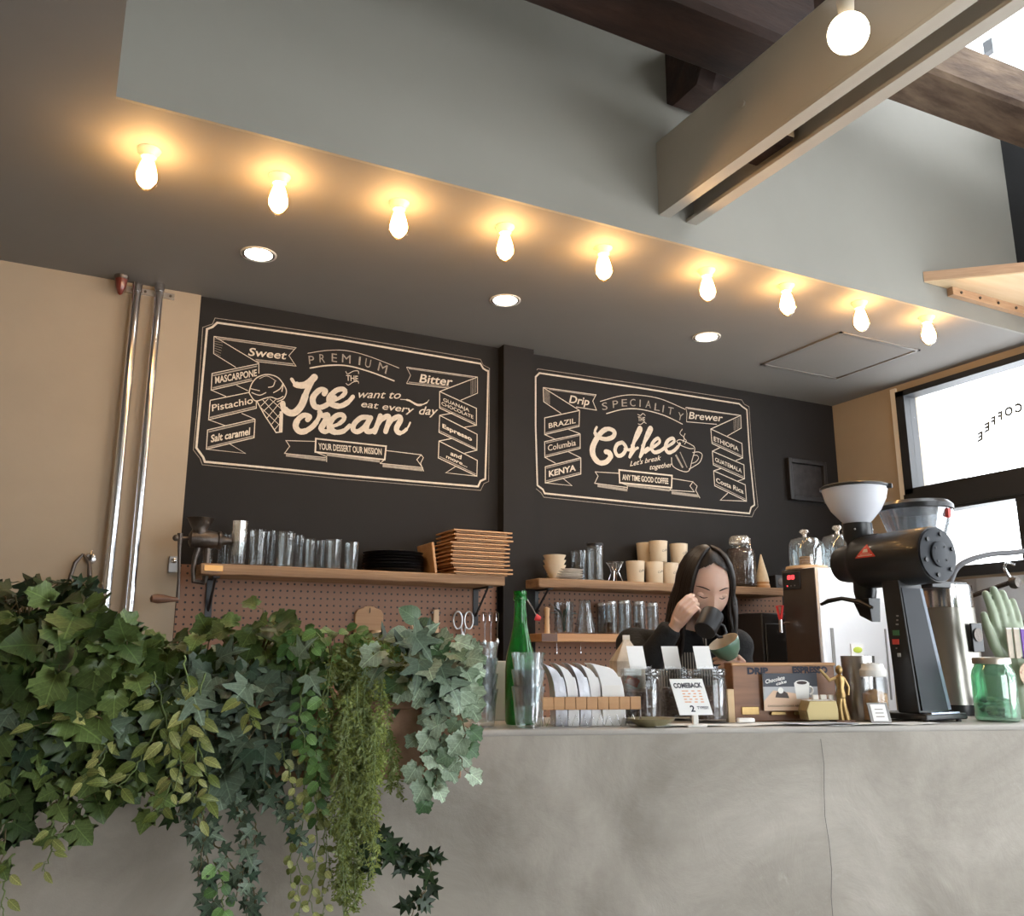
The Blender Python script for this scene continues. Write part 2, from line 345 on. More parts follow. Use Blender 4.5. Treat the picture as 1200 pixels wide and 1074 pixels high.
# ------------------------------------------------------------ counter
ca = onZ(0, 862, 1.07); cb = onZ(1200, 849, 1.07)
CD = (cb-ca).normalized(); CN = Vector((-CD.y, CD.x, 0))        # along the counter, and behind it
CANG = math.atan2(CD.y, CD.x); CZ = 1.07
c0 = ca - CD*1.9; c1 = ca + CD*(((XR-.2)-ca.x)/CD.x)
cnt = tag(MB().box((0,0,0),(1,1,1)).build('tmp', None), 'x', 'x'); bpy.data.objects.remove(cnt)
L_ = (c1-c0).length
def grid_front(L, H, nx=60, nz=20):
    vs = []; fs = []
    for j in range(nz+1):
        for i in range(nx+1):
            x = L*i/nx; z = H*j/nz
            vs.append((x, noise.noise(Vector((x*2.2, z*2.2, 1)))*.006, z))
    for j in range(nz):
        for i in range(nx): a = j*(nx+1)+i; fs.append((a, a+1, a+nx+2, a+nx+1))
    return vs, fs
cnt = thing('concrete_counter', 'grey trowelled concrete counter across the foreground', 'counter', (c0.x, c0.y, 0), CANG)
mb = MB().span((0, .01, 0), (L_, .30, CZ-.012)); mb.add(*grid_front(L_, CZ-.012)); mb.build('body', M['concrete'], cnt, smooth=60)
M['concrete_top'] = mat('concrete_top', (.40, .375, .34), .55, var=.12, scale=4, bump=.15, bscale=30)
MB().span((-.0, -.004, CZ-.016), (L_, .40, CZ)).build('worktop', M['concrete_top'], cnt, bevel=.006)
cx_ = _C+ray(963, 870)*0; o_ = ca; dr = ray(963, 900); kq = (ca-_C).dot(CN)/dr.dot(CN); cP = _C+dr*kq; lx_ = (cP-c0).dot(CD)
MB().tube([(lx_+.004*math.sin(i*1.7), -.0055, CZ-.03-i*.06) for i in range(15)], .0008, 4).build('hairline_crack', M['soilk'] if 'soilk' in M else mat('crack_dark', (.13, .12, .11), .9), cnt)
# bulbs along the ceiling edge
M['bulb_hot'] = mat('bulb_filament', (1, .60, .25), .3, emit=BULB)
M['bulb_glass'] = glass('bulb_glass', (1, .93, .8), gl=.04, edge=.4)
M['socket'] = mat('porcelain_socket', (.75, .68, .55), .35)
pos = [(175, 176), (328, 207), (468, 238), (592, 266), (707, 291), (828, 317), (921, 335), (1007, 355), (1086, 372)]
first = None
ords = ['leftmost', 'second from left', 'third from left', 'fourth from left', 'middle', 'fourth from right', 'third from right', 'second from right', 'rightmost']
for i, (x, y) in enumerate(pos):
    P = onZ(x, y, ZC)
    if first is None:
        b = thing('ceiling_bulb', '', 'light bulb', (P.x, P.y, ZC), 0, 'bare bulbs along the ceiling edge')
        MB().lathe([(.020, -.024), (.022, -.014), (.030, -.005), (.032, 0)], 20).build('socket', M['socket'], b)
        MB().lathe([(.0, -.126), (.010, -.122), (.024, -.11), (.034, -.09), (.0345, -.075), (.030, -.055), (.024, -.038), (.019, -.024)], 20).build('glass_envelope', M['bulb_glass'], b)
        MB().lathe([(0, -.116), (.016, -.108), (.026, -.092), (.027, -.076), (.022, -.055), (.016, -.036), (0, -.026)], 16).build('glowing_core', M['bulb_hot'], b)
        first = b
    else:
        b = copy_tree(first); b.location = (P.x, P.y, ZC)
    b['label'] = 'bare glowing filament bulb at the ceiling edge, ' + ords[i] + ' of the nine'
# downlights
M['down'] = mat('downlight_lens', (1, .9, .75), .3, emit=DOWN)
for i, (x, y) in enumerate([(303, 298), (592, 352), (828, 395)]):
    P = onZ(x, y, ZC)
    if i == 0:
        b = thing('recessed_downlight', '', 'ceiling light', (P.x, P.y, ZC), 0, 'recessed ceiling downlights')
        MB().lathe([(.056, -.004), (.062, -.003), (.062, 0), (.045, 0), (.045, -.003)], 28, cap=False).build('trim_ring', M['white_plastic'], b)
        MB().lathe([(.0, -.003), (.047, -.003), (.047, -.001)], 28).build('lens', M['down'], b)
        fd = b
    else: b = copy_tree(fd); b.location = (P.x, P.y, ZC)
    b['label'] = 'round recessed ceiling downlight, ' + ['above the ice cream mural', 'in front of the dark column', 'in front of the coffee mural'][i]
    ld = bpy.data.lights.new('spot_lamp', 'SPOT'); ld.energy = 9; ld.color = (1, .82, .62); ld.spot_size = 2.2; ld.spot_blend = .6; ld.shadow_soft_size = .04
    lo = bpy.data.objects.new('spot_lamp', ld); COL.objects.link(lo); lo.parent = b; lo.location = (0, 0, -.012)
# globe bulb on a cord
P = _C + ray(994, 39)*1.95
M['globe'] = mat('globe_bulb', (1, .86, .62), .3, emit=GLOBE)
g = thing('globe_bulb', 'round glowing globe bulb hanging in front of the steel beam, top right', 'light bulb', tuple(P))
R_ = 23.5*1.95/FPX
MB().ball((0, 0, 0), R_, 24, 16).build('globe', M['globe'], g)
MB().lathe([(.016, R_*.9), (.018, R_+.02), (.02, R_+.045), (.012, R_+.06)], 16).build('socket', M['steel_paint'], g)
MB().tube([(0, 0, R_+.05), (0, 0, ZR-P.z)], .003, 6).build('cord', M['black'], g)
# hatch
h = [onZ(893, 428, ZC), onZ(985, 388, ZC), onZ(1072, 410, ZC), onZ(985, 443, ZC)]
x0 = (h[0].x+h[1].x)/2; x1 = (h[2].x+h[3].x)/2; y1 = (h[0].y+h[3].y)/2; y0 = (h[1].y+h[2].y)/2
ht = thing('ceiling_hatch', 'square access hatch with a thin metal edge in the low ceiling', 'hatch', ((x0+x1)/2, (y0+y1)/2, ZC))
hx = (x1-x0)/2; hy = (y1-y0)/2
M['alu'] = mat('aluminium_edge', (.30, .29, .28), .4, .6)
for a in (-1, 1):
    MB().box((a*hx, 0, -.003), (.012, hy*2+.012, .006)).build('edge_strip', M['alu'], ht, smooth=0)
    MB().box((0, a*hy, -.003), (hx*2+.012, .012, .006)).build('edge_strip', M['alu'], ht, smooth=0)
MB().box((0, 0, -.001), (hx*2-.02, hy*2-.02, .002)).build('hatch_panel', M['ceil'], ht, smooth=0)
# ------------------------------------------------------------ chalk murals painted on the back wall
M['chalk'] = mat('cream_chalk_paint', (.60, .53, .44), .8, var=.12, scale=60)
M['chalk_dim'] = mat('thin_chalk_paint', (.30, .265, .225), .8, var=.25, scale=80)
K = {'a': (220, 360, 6.667), 'b': (390, 380, 6.316), 'c': (220, 460, 6.667), 'd': (390, 480, 6.316), 'A': (200, 350, 3), 'B': (600, 400, 3),
     'e': (620, 430, 8.571), 'f': (750, 450, 8.571), 'g': (620, 510, 8.571), 'h': (750, 520, 8.571), 'p': (0, 0, 1)}
def kp(k, p): o = K[k]; return (o[0]+p[0]/o[2], o[1]+p[1]/o[2])
def smooth_path(pts, sub=6, closed=False):
    n = len(pts); out = []
    if n < 3: return pts
    rng = range(n if closed else n-1)
    for i in rng:
        g = lambda j: pts[j % n] if closed else pts[max(0, min(n-1, j))]
        p0, p1, p2, p3 = g(i-1), g(i), g(i+1), g(i+2)
        for s in range(sub):
            t = s/sub
            out.append(tuple(.5*((2*p1[k]) + (-p0[k]+p2[k])*t + (2*p0[k]-5*p1[k]+4*p2[k]-p3[k])*t*t + (-p0[k]+3*p1[k]-3*p2[k]+p3[k])*t**3) for k in range(len(p1))))
    if not closed: out.append(pts[-1])
    return out
_dy = [0]
class Chalk(MB):
    def stroke(s, k, pts, w=1, closed=False, sm=False):       # w in pixels at the wall, the ribbon lies flat on the wall
        if not isinstance(w, (list, tuple)) and w < 1.6: w *= .82
        if sm: pts = smooth_path(pts, 6, closed)
        P = [onY(*kp(k, p), YW) for p in pts]; sc = mpp(P[0]); _dy[0] = (_dy[0]+1) % 20; y = YW-.0012-_dy[0]*.00003
        P = [(q.x, q.z) for q in P]; n = len(P); lf = []; rt = []
        for i in range(n):
            a = P[i-1] if (closed or i) else P[i]; b = P[(i+1) % n] if (closed or i < n-1) else P[i]
            c = P[i]
            d1 = Vector((c[0]-a[0], c[1]-a[1])); d2 = Vector((b[0]-c[0], b[1]-c[1]))
            if d1.length < 1e-7: d1 = d2
            if d2.length < 1e-7: d2 = d1
            d1.normalize(); d2.normalize(); t = (d1+d2)
            t = t.normalized() if t.length > 1e-3 else d1
            nn = Vector((-t.y, t.x)); cs = max(.5, abs(nn.dot(Vector((-d1.y, d1.x)))))
            ww = (w[min(int(i*len(w)/n), len(w)-1)] if isinstance(w, (list, tuple)) else w)*sc/2/cs
            lf.append((c[0]+nn.x*ww, y, c[1]+nn.y*ww)); rt.append((c[0]-nn.x*ww, y, c[1]-nn.y*ww))
        lf = [(a, b-i*1.5e-5, c) for i, (a, b, c) in enumerate(lf)]; rt = [(a, b-i*1.5e-5, c) for i, (a, b, c) in enumerate(rt)]
        vs = lf+rt; m = n if closed else n-1
        s.add(vs, [(i, (i+1) % n, n+(i+1) % n, n+i) for i in range(m)])
        if not closed and sm:
            for e in (0, n-1):
                ww = (w[0 if e == 0 else -1] if isinstance(w, (list, tuple)) else w)*sc/2
                s.add([(P[e][0]+ww*math.cos(2*PI*j/10), y, P[e][1]+ww*math.sin(2*PI*j/10)) for j in range(10)], [tuple(range(10))])
        return s
    def text(s, k, txt, p0, p1, h, shear=0, bold=0, up=None, surf=None):
        vs, fs = glyphs(txt, bold); xs = [v[0] for v in vs]; x0, x1 = min(xs), max(xs)
        a = kp(k, p0); b = kp(k, p1); u = Vector((b[0]-a[0], b[1]-a[1])); hp = h/K[k][2]
        upv = Vector(up) if up else Vector((-.03, -1)); out = []
        _dy[0] = (_dy[0]+1) % 20
        for v in vs:
            q = Vector(a) + u*((v[0]-x0)/(x1-x0)) + (upv + u.normalized()*shear)*(v[1]/.7*hp)
            if surf: out.append(surf(q.x, q.y))
            else: P = onY(q.x, q.y, YW-.0014-_dy[0]*.00003); out.append(P)
        if surf: return s.add(out, fs)
        s.subs = getattr(s, 'subs', []); s.subs.append(MB().add(out, fs)); return s
_gc = {}
def glyphs(txt, bold=0):
    if (txt, bold) in _gc: return _gc[(txt, bold)]
    cu = bpy.data.curves.new('t', 'FONT'); cu.body = txt; cu.size = 1; cu.offset = bold; cu.resolution_u = 3
    o = bpy.data.objects.new('t', cu); COL.objects.link(o); bpy.context.view_layer.update()
    me = o.evaluated_get(bpy.context.evaluated_depsgraph_get()).to_mesh()
    r = ([tuple(v.co) for v in me.vertices], [tuple(p.vertices) for p in me.polygons]); r = (list(r[0]), list(r[1]))
    o.to_mesh_clear(); bpy.data.objects.remove(o); bpy.data.curves.remove(cu); _gc[(txt, bold)] = r; return r
def part(mb, name, t, m, **k):
    for q in getattr(mb, 'subs', []): q.build('lettering', M[m], t, smooth=0)
    if mb.v: mb.build(name if name != 'lettering' else 'flourish', M[m], t, smooth=0, **k)
m1 = thing('ice_cream_mural', 'cream chalk lettering and cone advertising ice cream on the black wall, left of the column', 'mural', (0, 0, 0), 0)
# ---- border of mural 1
c = Chalk()
c.stroke('p', [(254.5, 378.5), (400, 398.5), (563, 426.5), (566, 432), (570, 434.5), (572, 435), (570.5, 500), (568.5, 561.5), (563, 564), (560, 570.5), (480, 564), (400, 557), (320, 549), (240, 541.5), (238, 536), (230, 525), (234, 480), (242.5, 386), (249, 383.5)], 2.4, True)
part(c, 'border', m1, 'chalk')
c = Chalk()
c.stroke('p', [(252, 373), (400, 394), (563, 421.5), (566, 428), (573.5, 432), (573, 500), (572.5, 564.5), (567, 567), (563, 575), (400, 561.5), (237, 545), (234.5, 538), (226.5, 527.5), (231, 480), (237.5, 384), (249, 380)], .9, True)
part(c, 'border', m1, 'chalk_dim')
# ---- ribbons left
r = Chalk()
r.stroke('a', [(205, 230), (845, 318), (790, 380), (845, 462), (525, 425)], 1.0)
r.stroke('a', [(205, 230), (555, 440), (555, 520)], 1.1); r.stroke('a', [(205, 230), (202, 365), (375, 472)], 1.0)
r.stroke('a', [(550, 445), (190, 520), (183, 650), (505, 575)], 1.2); r.stroke('a', [(183, 650), (300, 700)], 1); r.stroke('a', [(380, 612), (470, 655)], 1)
r.stroke('a', [(480, 668), (175, 730)], 1.2); r.stroke('c', [(175, 65), (163, 215), (535, 125), (535, 65)], 1.2); r.stroke('c', [(163, 215), (295, 262)], 1); r.stroke('c', [(420, 165), (525, 210)], 1)
r.stroke('c', [(525, 210), (155, 295), (145, 445), (517, 355), (525, 210)], 1.3); r.stroke('c', [(145, 445), (450, 478), (325, 402)], 1)
part(r, 'left_ribbon', m1, 'chalk')
r = Chalk()
for i in range(7): r.stroke('a', [(208, 250+i*18), (280-i*4, 262+i*20)], .5)
for (k, a, b) in [('a', (195, 633), (500, 562)), ('c', (172, 198), (528, 112)), ('c', (155, 430), (512, 342)), ('a', (230, 245), (830, 330)), ('a', (530, 412), (825, 447)), ('a', (195, 537), (540, 463)), ('c', (163, 310), (520, 226))]:
    r.stroke(k, [a, b], 1.6)
part(r, 'ribbon_hatching', m1, 'chalk_dim')
# right ribbon
r = Chalk()
r.stroke('b', [(855, 475), (545, 440)], 1); r.stroke('b', [(545, 320), (1070, 393), (1070, 512), (945, 565)], 1); r.stroke('b', [(1070, 393), (790, 500), (790, 622), (1062, 750), (1062, 625), (790, 500)], 1.2)
r.stroke('b', [(545, 320), (575, 380), (545, 440)], .6); r.stroke('d', [(1062, 118), (975, 133)], 1); r.stroke('d', [(885, 28), (790, 45), (785, 170), (1065, 303), (1067, 185), (790, 45)], 1.2)
r.stroke('d', [(1065, 303), (975, 325)], 1); r.stroke('d', [(885, 215), (785, 235), (780, 360), (1065, 495), (1068, 378), (785, 235)], 1.2); r.stroke('d', [(905, 425), (835, 470), (1065, 495)], 1)
part(r, 'right_ribbon', m1, 'chalk')
r = Chalk()
for i in range(5): r.stroke('b', [(1058-i*9, 405+i*3), (1058-i*9, 508+i*4)], .5)
for (k, a, b) in [('b', (560, 330), (1040, 397)), ('b', (795, 612), (1055, 735)), ('d', (792, 160), (1058, 290)), ('d', (790, 350), (1058, 480)), ('b', (560, 430), (860, 464))]: r.stroke(k, [a, b], 1.3)
part(r, 'ribbon_hatching', m1, 'chalk_dim')
# premium banner
r = Chalk()
r.stroke('A', [(482, 193), (550, 183), (620, 184), (700, 205), (802, 245)], .9, sm=True); r.stroke('A', [(490, 245), (550, 236), (620, 237), (700, 258), (785, 290)], 1.6, sm=True); part(r, 'arched_banner', m1, 'chalk')
r = Chalk()
for ch, x, y, a in [('P', 495, 232, -.12), ('R', 532, 226, -.06), ('E', 574, 223, 0), ('M', 610, 225, .05), ('I', 668, 234, .12), ('U', 690, 240, .2), ('M', 735, 253, .3)]:
    wd_ = 6 if ch == 'I' else (30 if ch == 'M' else 19)
    r.text('A', ch, (x-8, y-1), (x-8+wd_, y-1+wd_*math.tan(a+.12)), 30, up=(a*.8, -1))
part(r, 'lettering', m1, 'chalk_dim')
r = Chalk()
r.text('b', 'THE', (100, 418), (188, 425), 42, bold=.01); r.stroke('b', [(95, 352), (110, 370), (150, 350), (185, 348), (190, 368)], .9, sm=True); r.stroke('b', [(97, 440), (115, 452), (150, 430), (185, 425), (190, 440)], .9, sm=True)
r.text('a', 'Sweet', (470, 378), (765, 408), 62, shear=.3, bold=.015); r.text('a', 'MASCARPONE', (215, 597), (540, 538), 52, bold=.02); r.text('a', 'Pistachio', (190, 815), (510, 752), 52, bold=.01)
r.text('c', 'Salt caramel', (180, 390), (485, 330), 55, bold=.025, shear=.1); r.text('b', 'Bitter', (640, 430), (880, 457), 62, shear=.25, bold=.015)
r.text('b', 'GUANAJA', (818, 570), (1010, 650), 25, bold=.01); r.text('b', 'CHOCOLATE', (805, 598), (1040, 702), 25, bold=.01); r.text('d', 'Espresso', (812, 135), (1030, 235), 30, bold=.03)
r.text('d', 'and', (870, 338), (950, 370), 32, bold=.02, shear=.2); r.text('d', 'more...', (838, 358), (995, 430), 26, bold=.02, shear=.2)
r.text('A', 'YOUR DESSERT OUR MISSION', (520, 530), (742, 550), 22, bold=.02)
r.text('b', 'want to', (175, 545), (495, 552), 58, shear=.45, bold=.004); r.text('b', 'eat every', (205, 612), (590, 658), 50, shear=.4, bold=.008); r.text('b', 'day', (632, 668), (765, 672), 60, shear=.4, bold=.008)
r.stroke('b', [(500, 558), (560, 565), (630, 600), (690, 585), (710, 562)], [.8, 2.2, 2.6, 1.4, .6], sm=True)
part(r, 'lettering', m1, 'chalk')
r = Chalk(); W = 6.6
r.stroke('a', [(812, 565), (845, 606), (905, 612), (950, 588), (990, 548)], [4, 7.5, 8, 8, 8], sm=True)
r.stroke('a', [(978, 560), (930, 660), (890, 765), (840, 822), (790, 826), (748, 790), (742, 752)], [6.5, 8, 8, 8, 6], sm=True)
r.stroke('a', [(1065, 680), (1075, 655), (1040, 645), (1000, 675), (975, 720), (990, 775), (1040, 785), (1100, 755), (1150, 705)], [6, 6, 6.5, 7, 7, 6, 5], sm=True)
r.stroke('b', [(0, 570), (60, 540), (92, 505), (70, 482), (20, 495), (-25, 545), (-15, 590), (50, 608), (110, 580), (148, 538)], [4, 5, 6, 6, 7, 7, 6, 5], sm=True)
r.stroke('c', [(935, 215), (950, 190), (905, 180), (860, 215), (842, 265), (870, 305), (920, 303), (980, 262), (1020, 205), (1030, 160)], [6, 6, 7, 7, 6, 5], sm=True)
r.stroke('c', [(1030, 155), (1050, 182), (1092, 178), (1072, 230), (1042, 285), (1075, 308), (1130, 285)], [6, 6, 7, 7, 6, 5], sm=True)
r.stroke('d', [(-20, 130), (40, 110), (82, 72), (70, 42), (25, 48), (-20, 95), (-20, 150), (25, 170), (80, 160), (125, 120)], [4, 5, 6, 6, 7, 7, 6, 5], sm=True)
r.stroke('d', [(262, 60), (210, 62), (160, 105), (150, 150), (185, 165), (235, 130), (280, 62)], 6, sm=True); r.stroke('d', [(280, 62), (250, 125), (252, 162), (290, 160), (330, 120)], [6, 6.5, 6, 4.5], sm=True)
r.stroke('d', [(352, 48), (330, 110), (308, 168)], 6, sm=True); r.stroke('d', [(315, 145), (360, 78), (405, 50), (415, 78), (390, 165)], [4.5, 6, 6, 6], sm=True)
r.stroke('d', [(395, 145), (440, 78), (488, 54), (500, 80), (472, 135), (478, 168), (512, 172), (550, 140), (572, 98)], [4.5, 6, 6.5, 6.5, 6, 4, 2], sm=True)
part(r, 'big_lettering', m1, 'chalk')
# lower banner
r = Chalk()
r.stroke('A', [(510, 493), (757, 520), (752, 567), (508, 540)], 1.8, True); r.stroke('A', [(510, 503), (405, 500), (418, 520), (400, 545), (545, 560)], 1); r.stroke('A', [(757, 535), (880, 550), (865, 567), (885, 595), (735, 580)], 1.1); r.stroke('A', [(508, 540), (548, 556), (548, 575)], 1); r.stroke('A', [(735, 580), (752, 567)], 1)
r.stroke('A', [(880, 550), (888, 560), (878, 580), (889, 608)], 1); part(r, 'banner', m1, 'chalk')
r = Chalk(); r.stroke('A', [(405, 551), (545, 568)], 3.2); r.stroke('A', [(548, 549), (735, 573)], 3.0); r.stroke('A', [(745, 588), (885, 603)], 3.4); part(r, 'banner_shading', m1, 'chalk_dim')
# cone
r = Chalk()
r.stroke('a', [(478, 670), (500, 600), (545, 550), (620, 528), (700, 550), (750, 610), (770, 660), (750, 715), (700, 740)], 1.5, sm=True); r.stroke('a', [(478, 670), (510, 720), (540, 735), (600, 715), (650, 705), (700, 720), (745, 700)], 1.4, sm=True)
r.stroke('a', [(495, 640), (560, 655)], 1.2, sm=True); r.stroke('a', [(500, 670), (560, 690), (610, 670)], 1.2, sm=True); r.stroke('a', [(630, 628), (665, 620), (680, 585)], 1.2, sm=True); r.stroke('a', [(670, 670), (720, 640), (745, 600), (735, 660)], 1.4, sm=True); r.stroke('a', [(560, 560), (620, 540), (690, 580)], .7, sm=True)
r.stroke('c', [(540, 70), (600, 180), (690, 315), (735, 310), (740, 170), (720, 80)], 1.5)
for (a, b) in [((585, 60), (725, 210)), ((560, 110), (730, 270)), ((640, 50), (730, 130)), ((590, 150), (690, 55)), ((620, 200), (720, 80)), ((655, 250), (735, 150)), ((680, 290), (738, 220)), ((570, 110), (630, 50))]: r.stroke('c', [a, b], .9)
r.stroke('c', [(728, 150), (722, 308)], 3.0); part(r, 'cone_drawing', m1, 'chalk')

m2 = thing('coffee_mural', 'cream chalk lettering and steaming cup advertising coffee on the black wall, right of the column', 'mural', (0, 0, 0), 0)
c = Chalk()
c.stroke('p', [(632, 437.5), (750, 455), (866, 473.5), (870, 477), (875, 480.5), (878, 530), (884, 592), (880, 595), (878, 602), (760, 591), (638, 578.5), (636, 574), (629.5, 569), (627.5, 500), (627.5, 442)], 2.0, True); part(c, 'border', m2, 'chalk')
c = Chalk()
c.stroke('p', [(629, 434), (630, 432.5), (750, 450.5), (869, 469), (872, 474), (877.5, 477), (881, 530), (888, 594), (884, 599), (881, 606), (760, 596), (637, 583), (634, 578), (628, 573)], .9); part(c, 'border', m2, 'chalk_dim')
r = Chalk()
r.stroke('e', [(140, 210), (670, 283), (638, 345), (675, 437), (470, 405)], 1.1); r.stroke('e', [(140, 210), (505, 440), (500, 600), (155, 682), (155, 515), (505, 440)], 1.2); r.stroke('e', [(140, 210), (145, 352), (320, 470)], 1.1)
r.stroke('e', [(155, 682), (265, 732)], 1.1); r.stroke('e', [(395, 630), (512, 675)], 1.1); r.stroke('g', [(512, -10), (155, 68), (157, 225), (512, 135), (512, -10)], 1.2); r.stroke('g', [(157, 225), (265, 285)], 1.1); r.stroke('g', [(395, 170), (518, 230)], 1.1)
r.stroke('g', [(518, 230), (162, 320), (162, 482), (518, 392), (518, 230)], 1.3); r.stroke('g', [(162, 482), (430, 510), (338, 435)], 1.1); part(r, 'left_ribbon', m2, 'chalk')
r = Chalk()
for i in range(6): r.stroke('e', [(152+i*10, 225+i*6), (155+i*10, 355+i*5)], .6)
for (k, a, b) in [('e', (165, 665), (495, 587)), ('g', (165, 207), (505, 122)), ('g', (170, 462), (510, 378)), ('e', (200, 228), (655, 292)), ('g', (168, 82), (505, 5)), ('g', (172, 335), (510, 247))]: r.stroke(k, [a, b], 1.3)
part(r, 'ribbon_hatching', m2, 'chalk_dim')
r = Chalk()
r.stroke('f', [(770, 408), (465, 382)], 1); r.stroke('f', [(458, 238), (1010, 318), (1015, 445), (875, 525)], 1.1); r.stroke('f', [(458, 238), (470, 300), (465, 382)], .7); r.stroke('f', [(1010, 318), (710, 455), (722, 600), (1030, 745), (1022, 600), (710, 455)], 1.2)
r.stroke('f', [(1030, 745), (960, 772)], 1); r.stroke('h', [(800, 42), (725, 78), (735, 215), (1048, 355), (1042, 215), (725, 78)], 1.2); r.stroke('h', [(1048, 355), (975, 380)], 1); r.stroke('h', [(815, 250), (738, 275), (748, 425), (1068, 580), (1055, 415), (738, 275)], 1.2); r.stroke('h', [(880, 498), (805, 570), (1068, 580)], 1.2)
part(r, 'right_ribbon', m2, 'chalk')
r = Chalk()
for i in range(6): r.stroke('f', [(1000-i*12, 335+i*5), (1003-i*12, 445+i*5)], .6)
for (k, a, b) in [('f', (725, 585), (1022, 725)), ('h', (738, 200), (1040, 335)), ('h', (755, 410), (1058, 560)), ('f', (475, 250), (980, 318))]: r.stroke(k, [a, b], 1.2)
part(r, 'ribbon_hatching', m2, 'chalk_dim')
r = Chalk()
r.stroke('B', [(310, 212), (380, 193), (440, 190), (520, 203), (608, 240)], 1.1, sm=True); r.stroke('B', [(332, 255), (390, 240), (450, 240), (530, 260), (598, 292)], 1.4, sm=True); part(r, 'arched_banner', m2, 'chalk')
r = Chalk()
for ch, x, y, a in [('S', 318, 243, -.2), ('P', 355, 235, -.12), ('E', 386, 230, -.05), ('C', 415, 229, 0), ('I', 448, 231, .05), ('A', 469, 234, .1), ('L', 500, 243, .2), ('I', 528, 250, .22), ('T', 546, 256, .25), ('Y', 580, 275, .35)]:
    wd_ = 4 if ch == 'I' else 19
    r.text('B', ch, (x, y), (x+wd_, y+wd_*math.tan(a)*.8), 26, up=(a*.6, -1))
part(r, 'lettering', m2, 'chalk_dim')
r = Chalk()
r.text('e', 'THE', (1095, 545), (1165, 552), 45, bold=.01); r.stroke('e', [(1090, 480), (1120, 490), (1140, 470), (1165, 490)], .9, sm=True); r.stroke('e', [(1095, 575), (1120, 580), (1150, 560), (1175, 570)], .9, sm=True)
r.text('e', 'Drip', (402, 360), (600, 388), 76, shear=.25, bold=.015); r.text('e', 'BRAZIL', (198, 618), (468, 565), 50, bold=.012); r.text('g', 'Columbia', (190, 160), (470, 103), 58, bold=.005); r.text('g', 'KENYA', (200, 420), (470, 355), 58, bold=.03)
r.text('f', 'Brewer', (490, 350), (825, 378), 70, shear=.2, bold=.012); r.text('f', 'ETHIOPIA', (742, 572), (990, 678), 45, bold=.012); r.text('h', 'GUATEMALA', (755, 178), (1022, 295), 40, bold=.012); r.text('h', 'Costa Rica', (765, 388), (1040, 505), 46, bold=.015)
r.text('B', 'ANY TIME GOOD COFFEE', (388, 487), (550, 502), 19, bold=.025)
r.text('B', "Let's break", (415, 440), (522, 418), 17, shear=.3, bold=.01); r.text('B', 'together', (482, 452), (562, 442), 17, shear=.3, bold=.01); part(r, 'lettering', m2, 'chalk')
r = Chalk()
r.stroke('e', [(678, 608), (660, 655), (690, 705), (770, 728), (840, 705), (855, 655), (800, 625), (735, 650), (670, 735), (634, 830), (650, 910), (705, 965), (770, 958), (815, 905), (800, 865), (770, 855)], [3, 5, 5, 5.5, 5.5, 5, 6, 7, 7.5, 7, 6, 6, 7, 6], sm=True)
r.stroke('g', [(935, 75), (885, 95), (862, 155), (890, 208), (940, 195), (972, 130), (940, 78)], 4.6, sm=True); r.stroke('g', [(960, 140), (1010, 150), (1050, 120)], 3.6, sm=True)
for dx in (0, 105):
    r.stroke('g', [(1030+dx, 110), (1090+dx, 20), (1125+dx, -55), (1105+dx, -72), (1070+dx, 10), (1035+dx, 130), (1008+dx, 222)], [3.2, 3.4, 3.6, 3.8, 4.2, 4.4, 3.6], sm=True); r.stroke('g', [(1010+dx, 222), (1060+dx, 150), (1090+dx, 130)], 3.2, sm=True)
r.stroke('f', [(50, 690), (90, 660), (150, 625), (195, 585), (180, 548), (135, 580), (112, 640), (140, 688), (200, 675), (255, 635)], [3.4, 3.6, 3.6, 4.2, 4.6, 4.6, 4], sm=True)
r.stroke('f', [(250, 640), (300, 615), (342, 580), (325, 548), (275, 575), (252, 640), (280, 690), (335, 675), (385, 625), (398, 600)], [3.4, 3.6, 4.2, 4.6, 4.6, 4, 3], sm=True)
part(r, 'big_lettering', m2, 'chalk')
r = Chalk()
r.stroke('B', [(376, 453), (562, 473), (560, 516), (378, 498)], 1.8, True); r.stroke('B', [(376, 465), (292, 460), (302, 475), (290, 500), (405, 515)], 1.1); r.stroke('B', [(562, 483), (635, 495), (625, 510), (640, 530), (553, 524)], 1.1); r.stroke('B', [(378, 498), (405, 507), (405, 520)], 1); r.stroke('B', [(553, 524), (560, 516)], 1); r.stroke('B', [(635, 495), (650, 510), (645, 525), (660, 552)], 1); part(r, 'banner', m2, 'chalk')
r = Chalk(); r.stroke('B', [(300, 508), (405, 524)], 3.4); r.stroke('B', [(405, 507), (553, 525)], 2.6); r.stroke('B', [(560, 533), (655, 545)], 3.4); part(r, 'banner_shading', m2, 'chalk_dim')
r = Chalk()
r.stroke('B', [(578, 352), (592, 347), (625, 362), (642, 378), (632, 420), (622, 455), (600, 458), (565, 440), (560, 410)], 1.1, sm=True); r.stroke('B', [(578, 352), (590, 365), (620, 377), (638, 378)], 1, sm=True)
r.stroke('B', [(635, 392), (655, 390), (668, 400), (660, 425), (640, 440), (622, 450)], 1.1, sm=True); r.stroke('B', [(638, 402), (650, 402), (655, 412), (645, 425), (632, 430)], .9, sm=True); r.stroke('B', [(598, 310), (590, 325), (605, 340), (600, 355)], 1, sm=True); r.stroke('B', [(608, 325), (603, 340), (612, 350), (606, 362)], 1, sm=True); part(r, 'cup_drawing', m2, 'chalk')
r = Chalk(); r.stroke('B', [(575, 400), (600, 445)], 2.5); r.stroke('B', [(590, 390), (615, 445)], 1.5); part(r, 'cup_shading', m2, 'chalk_dim')
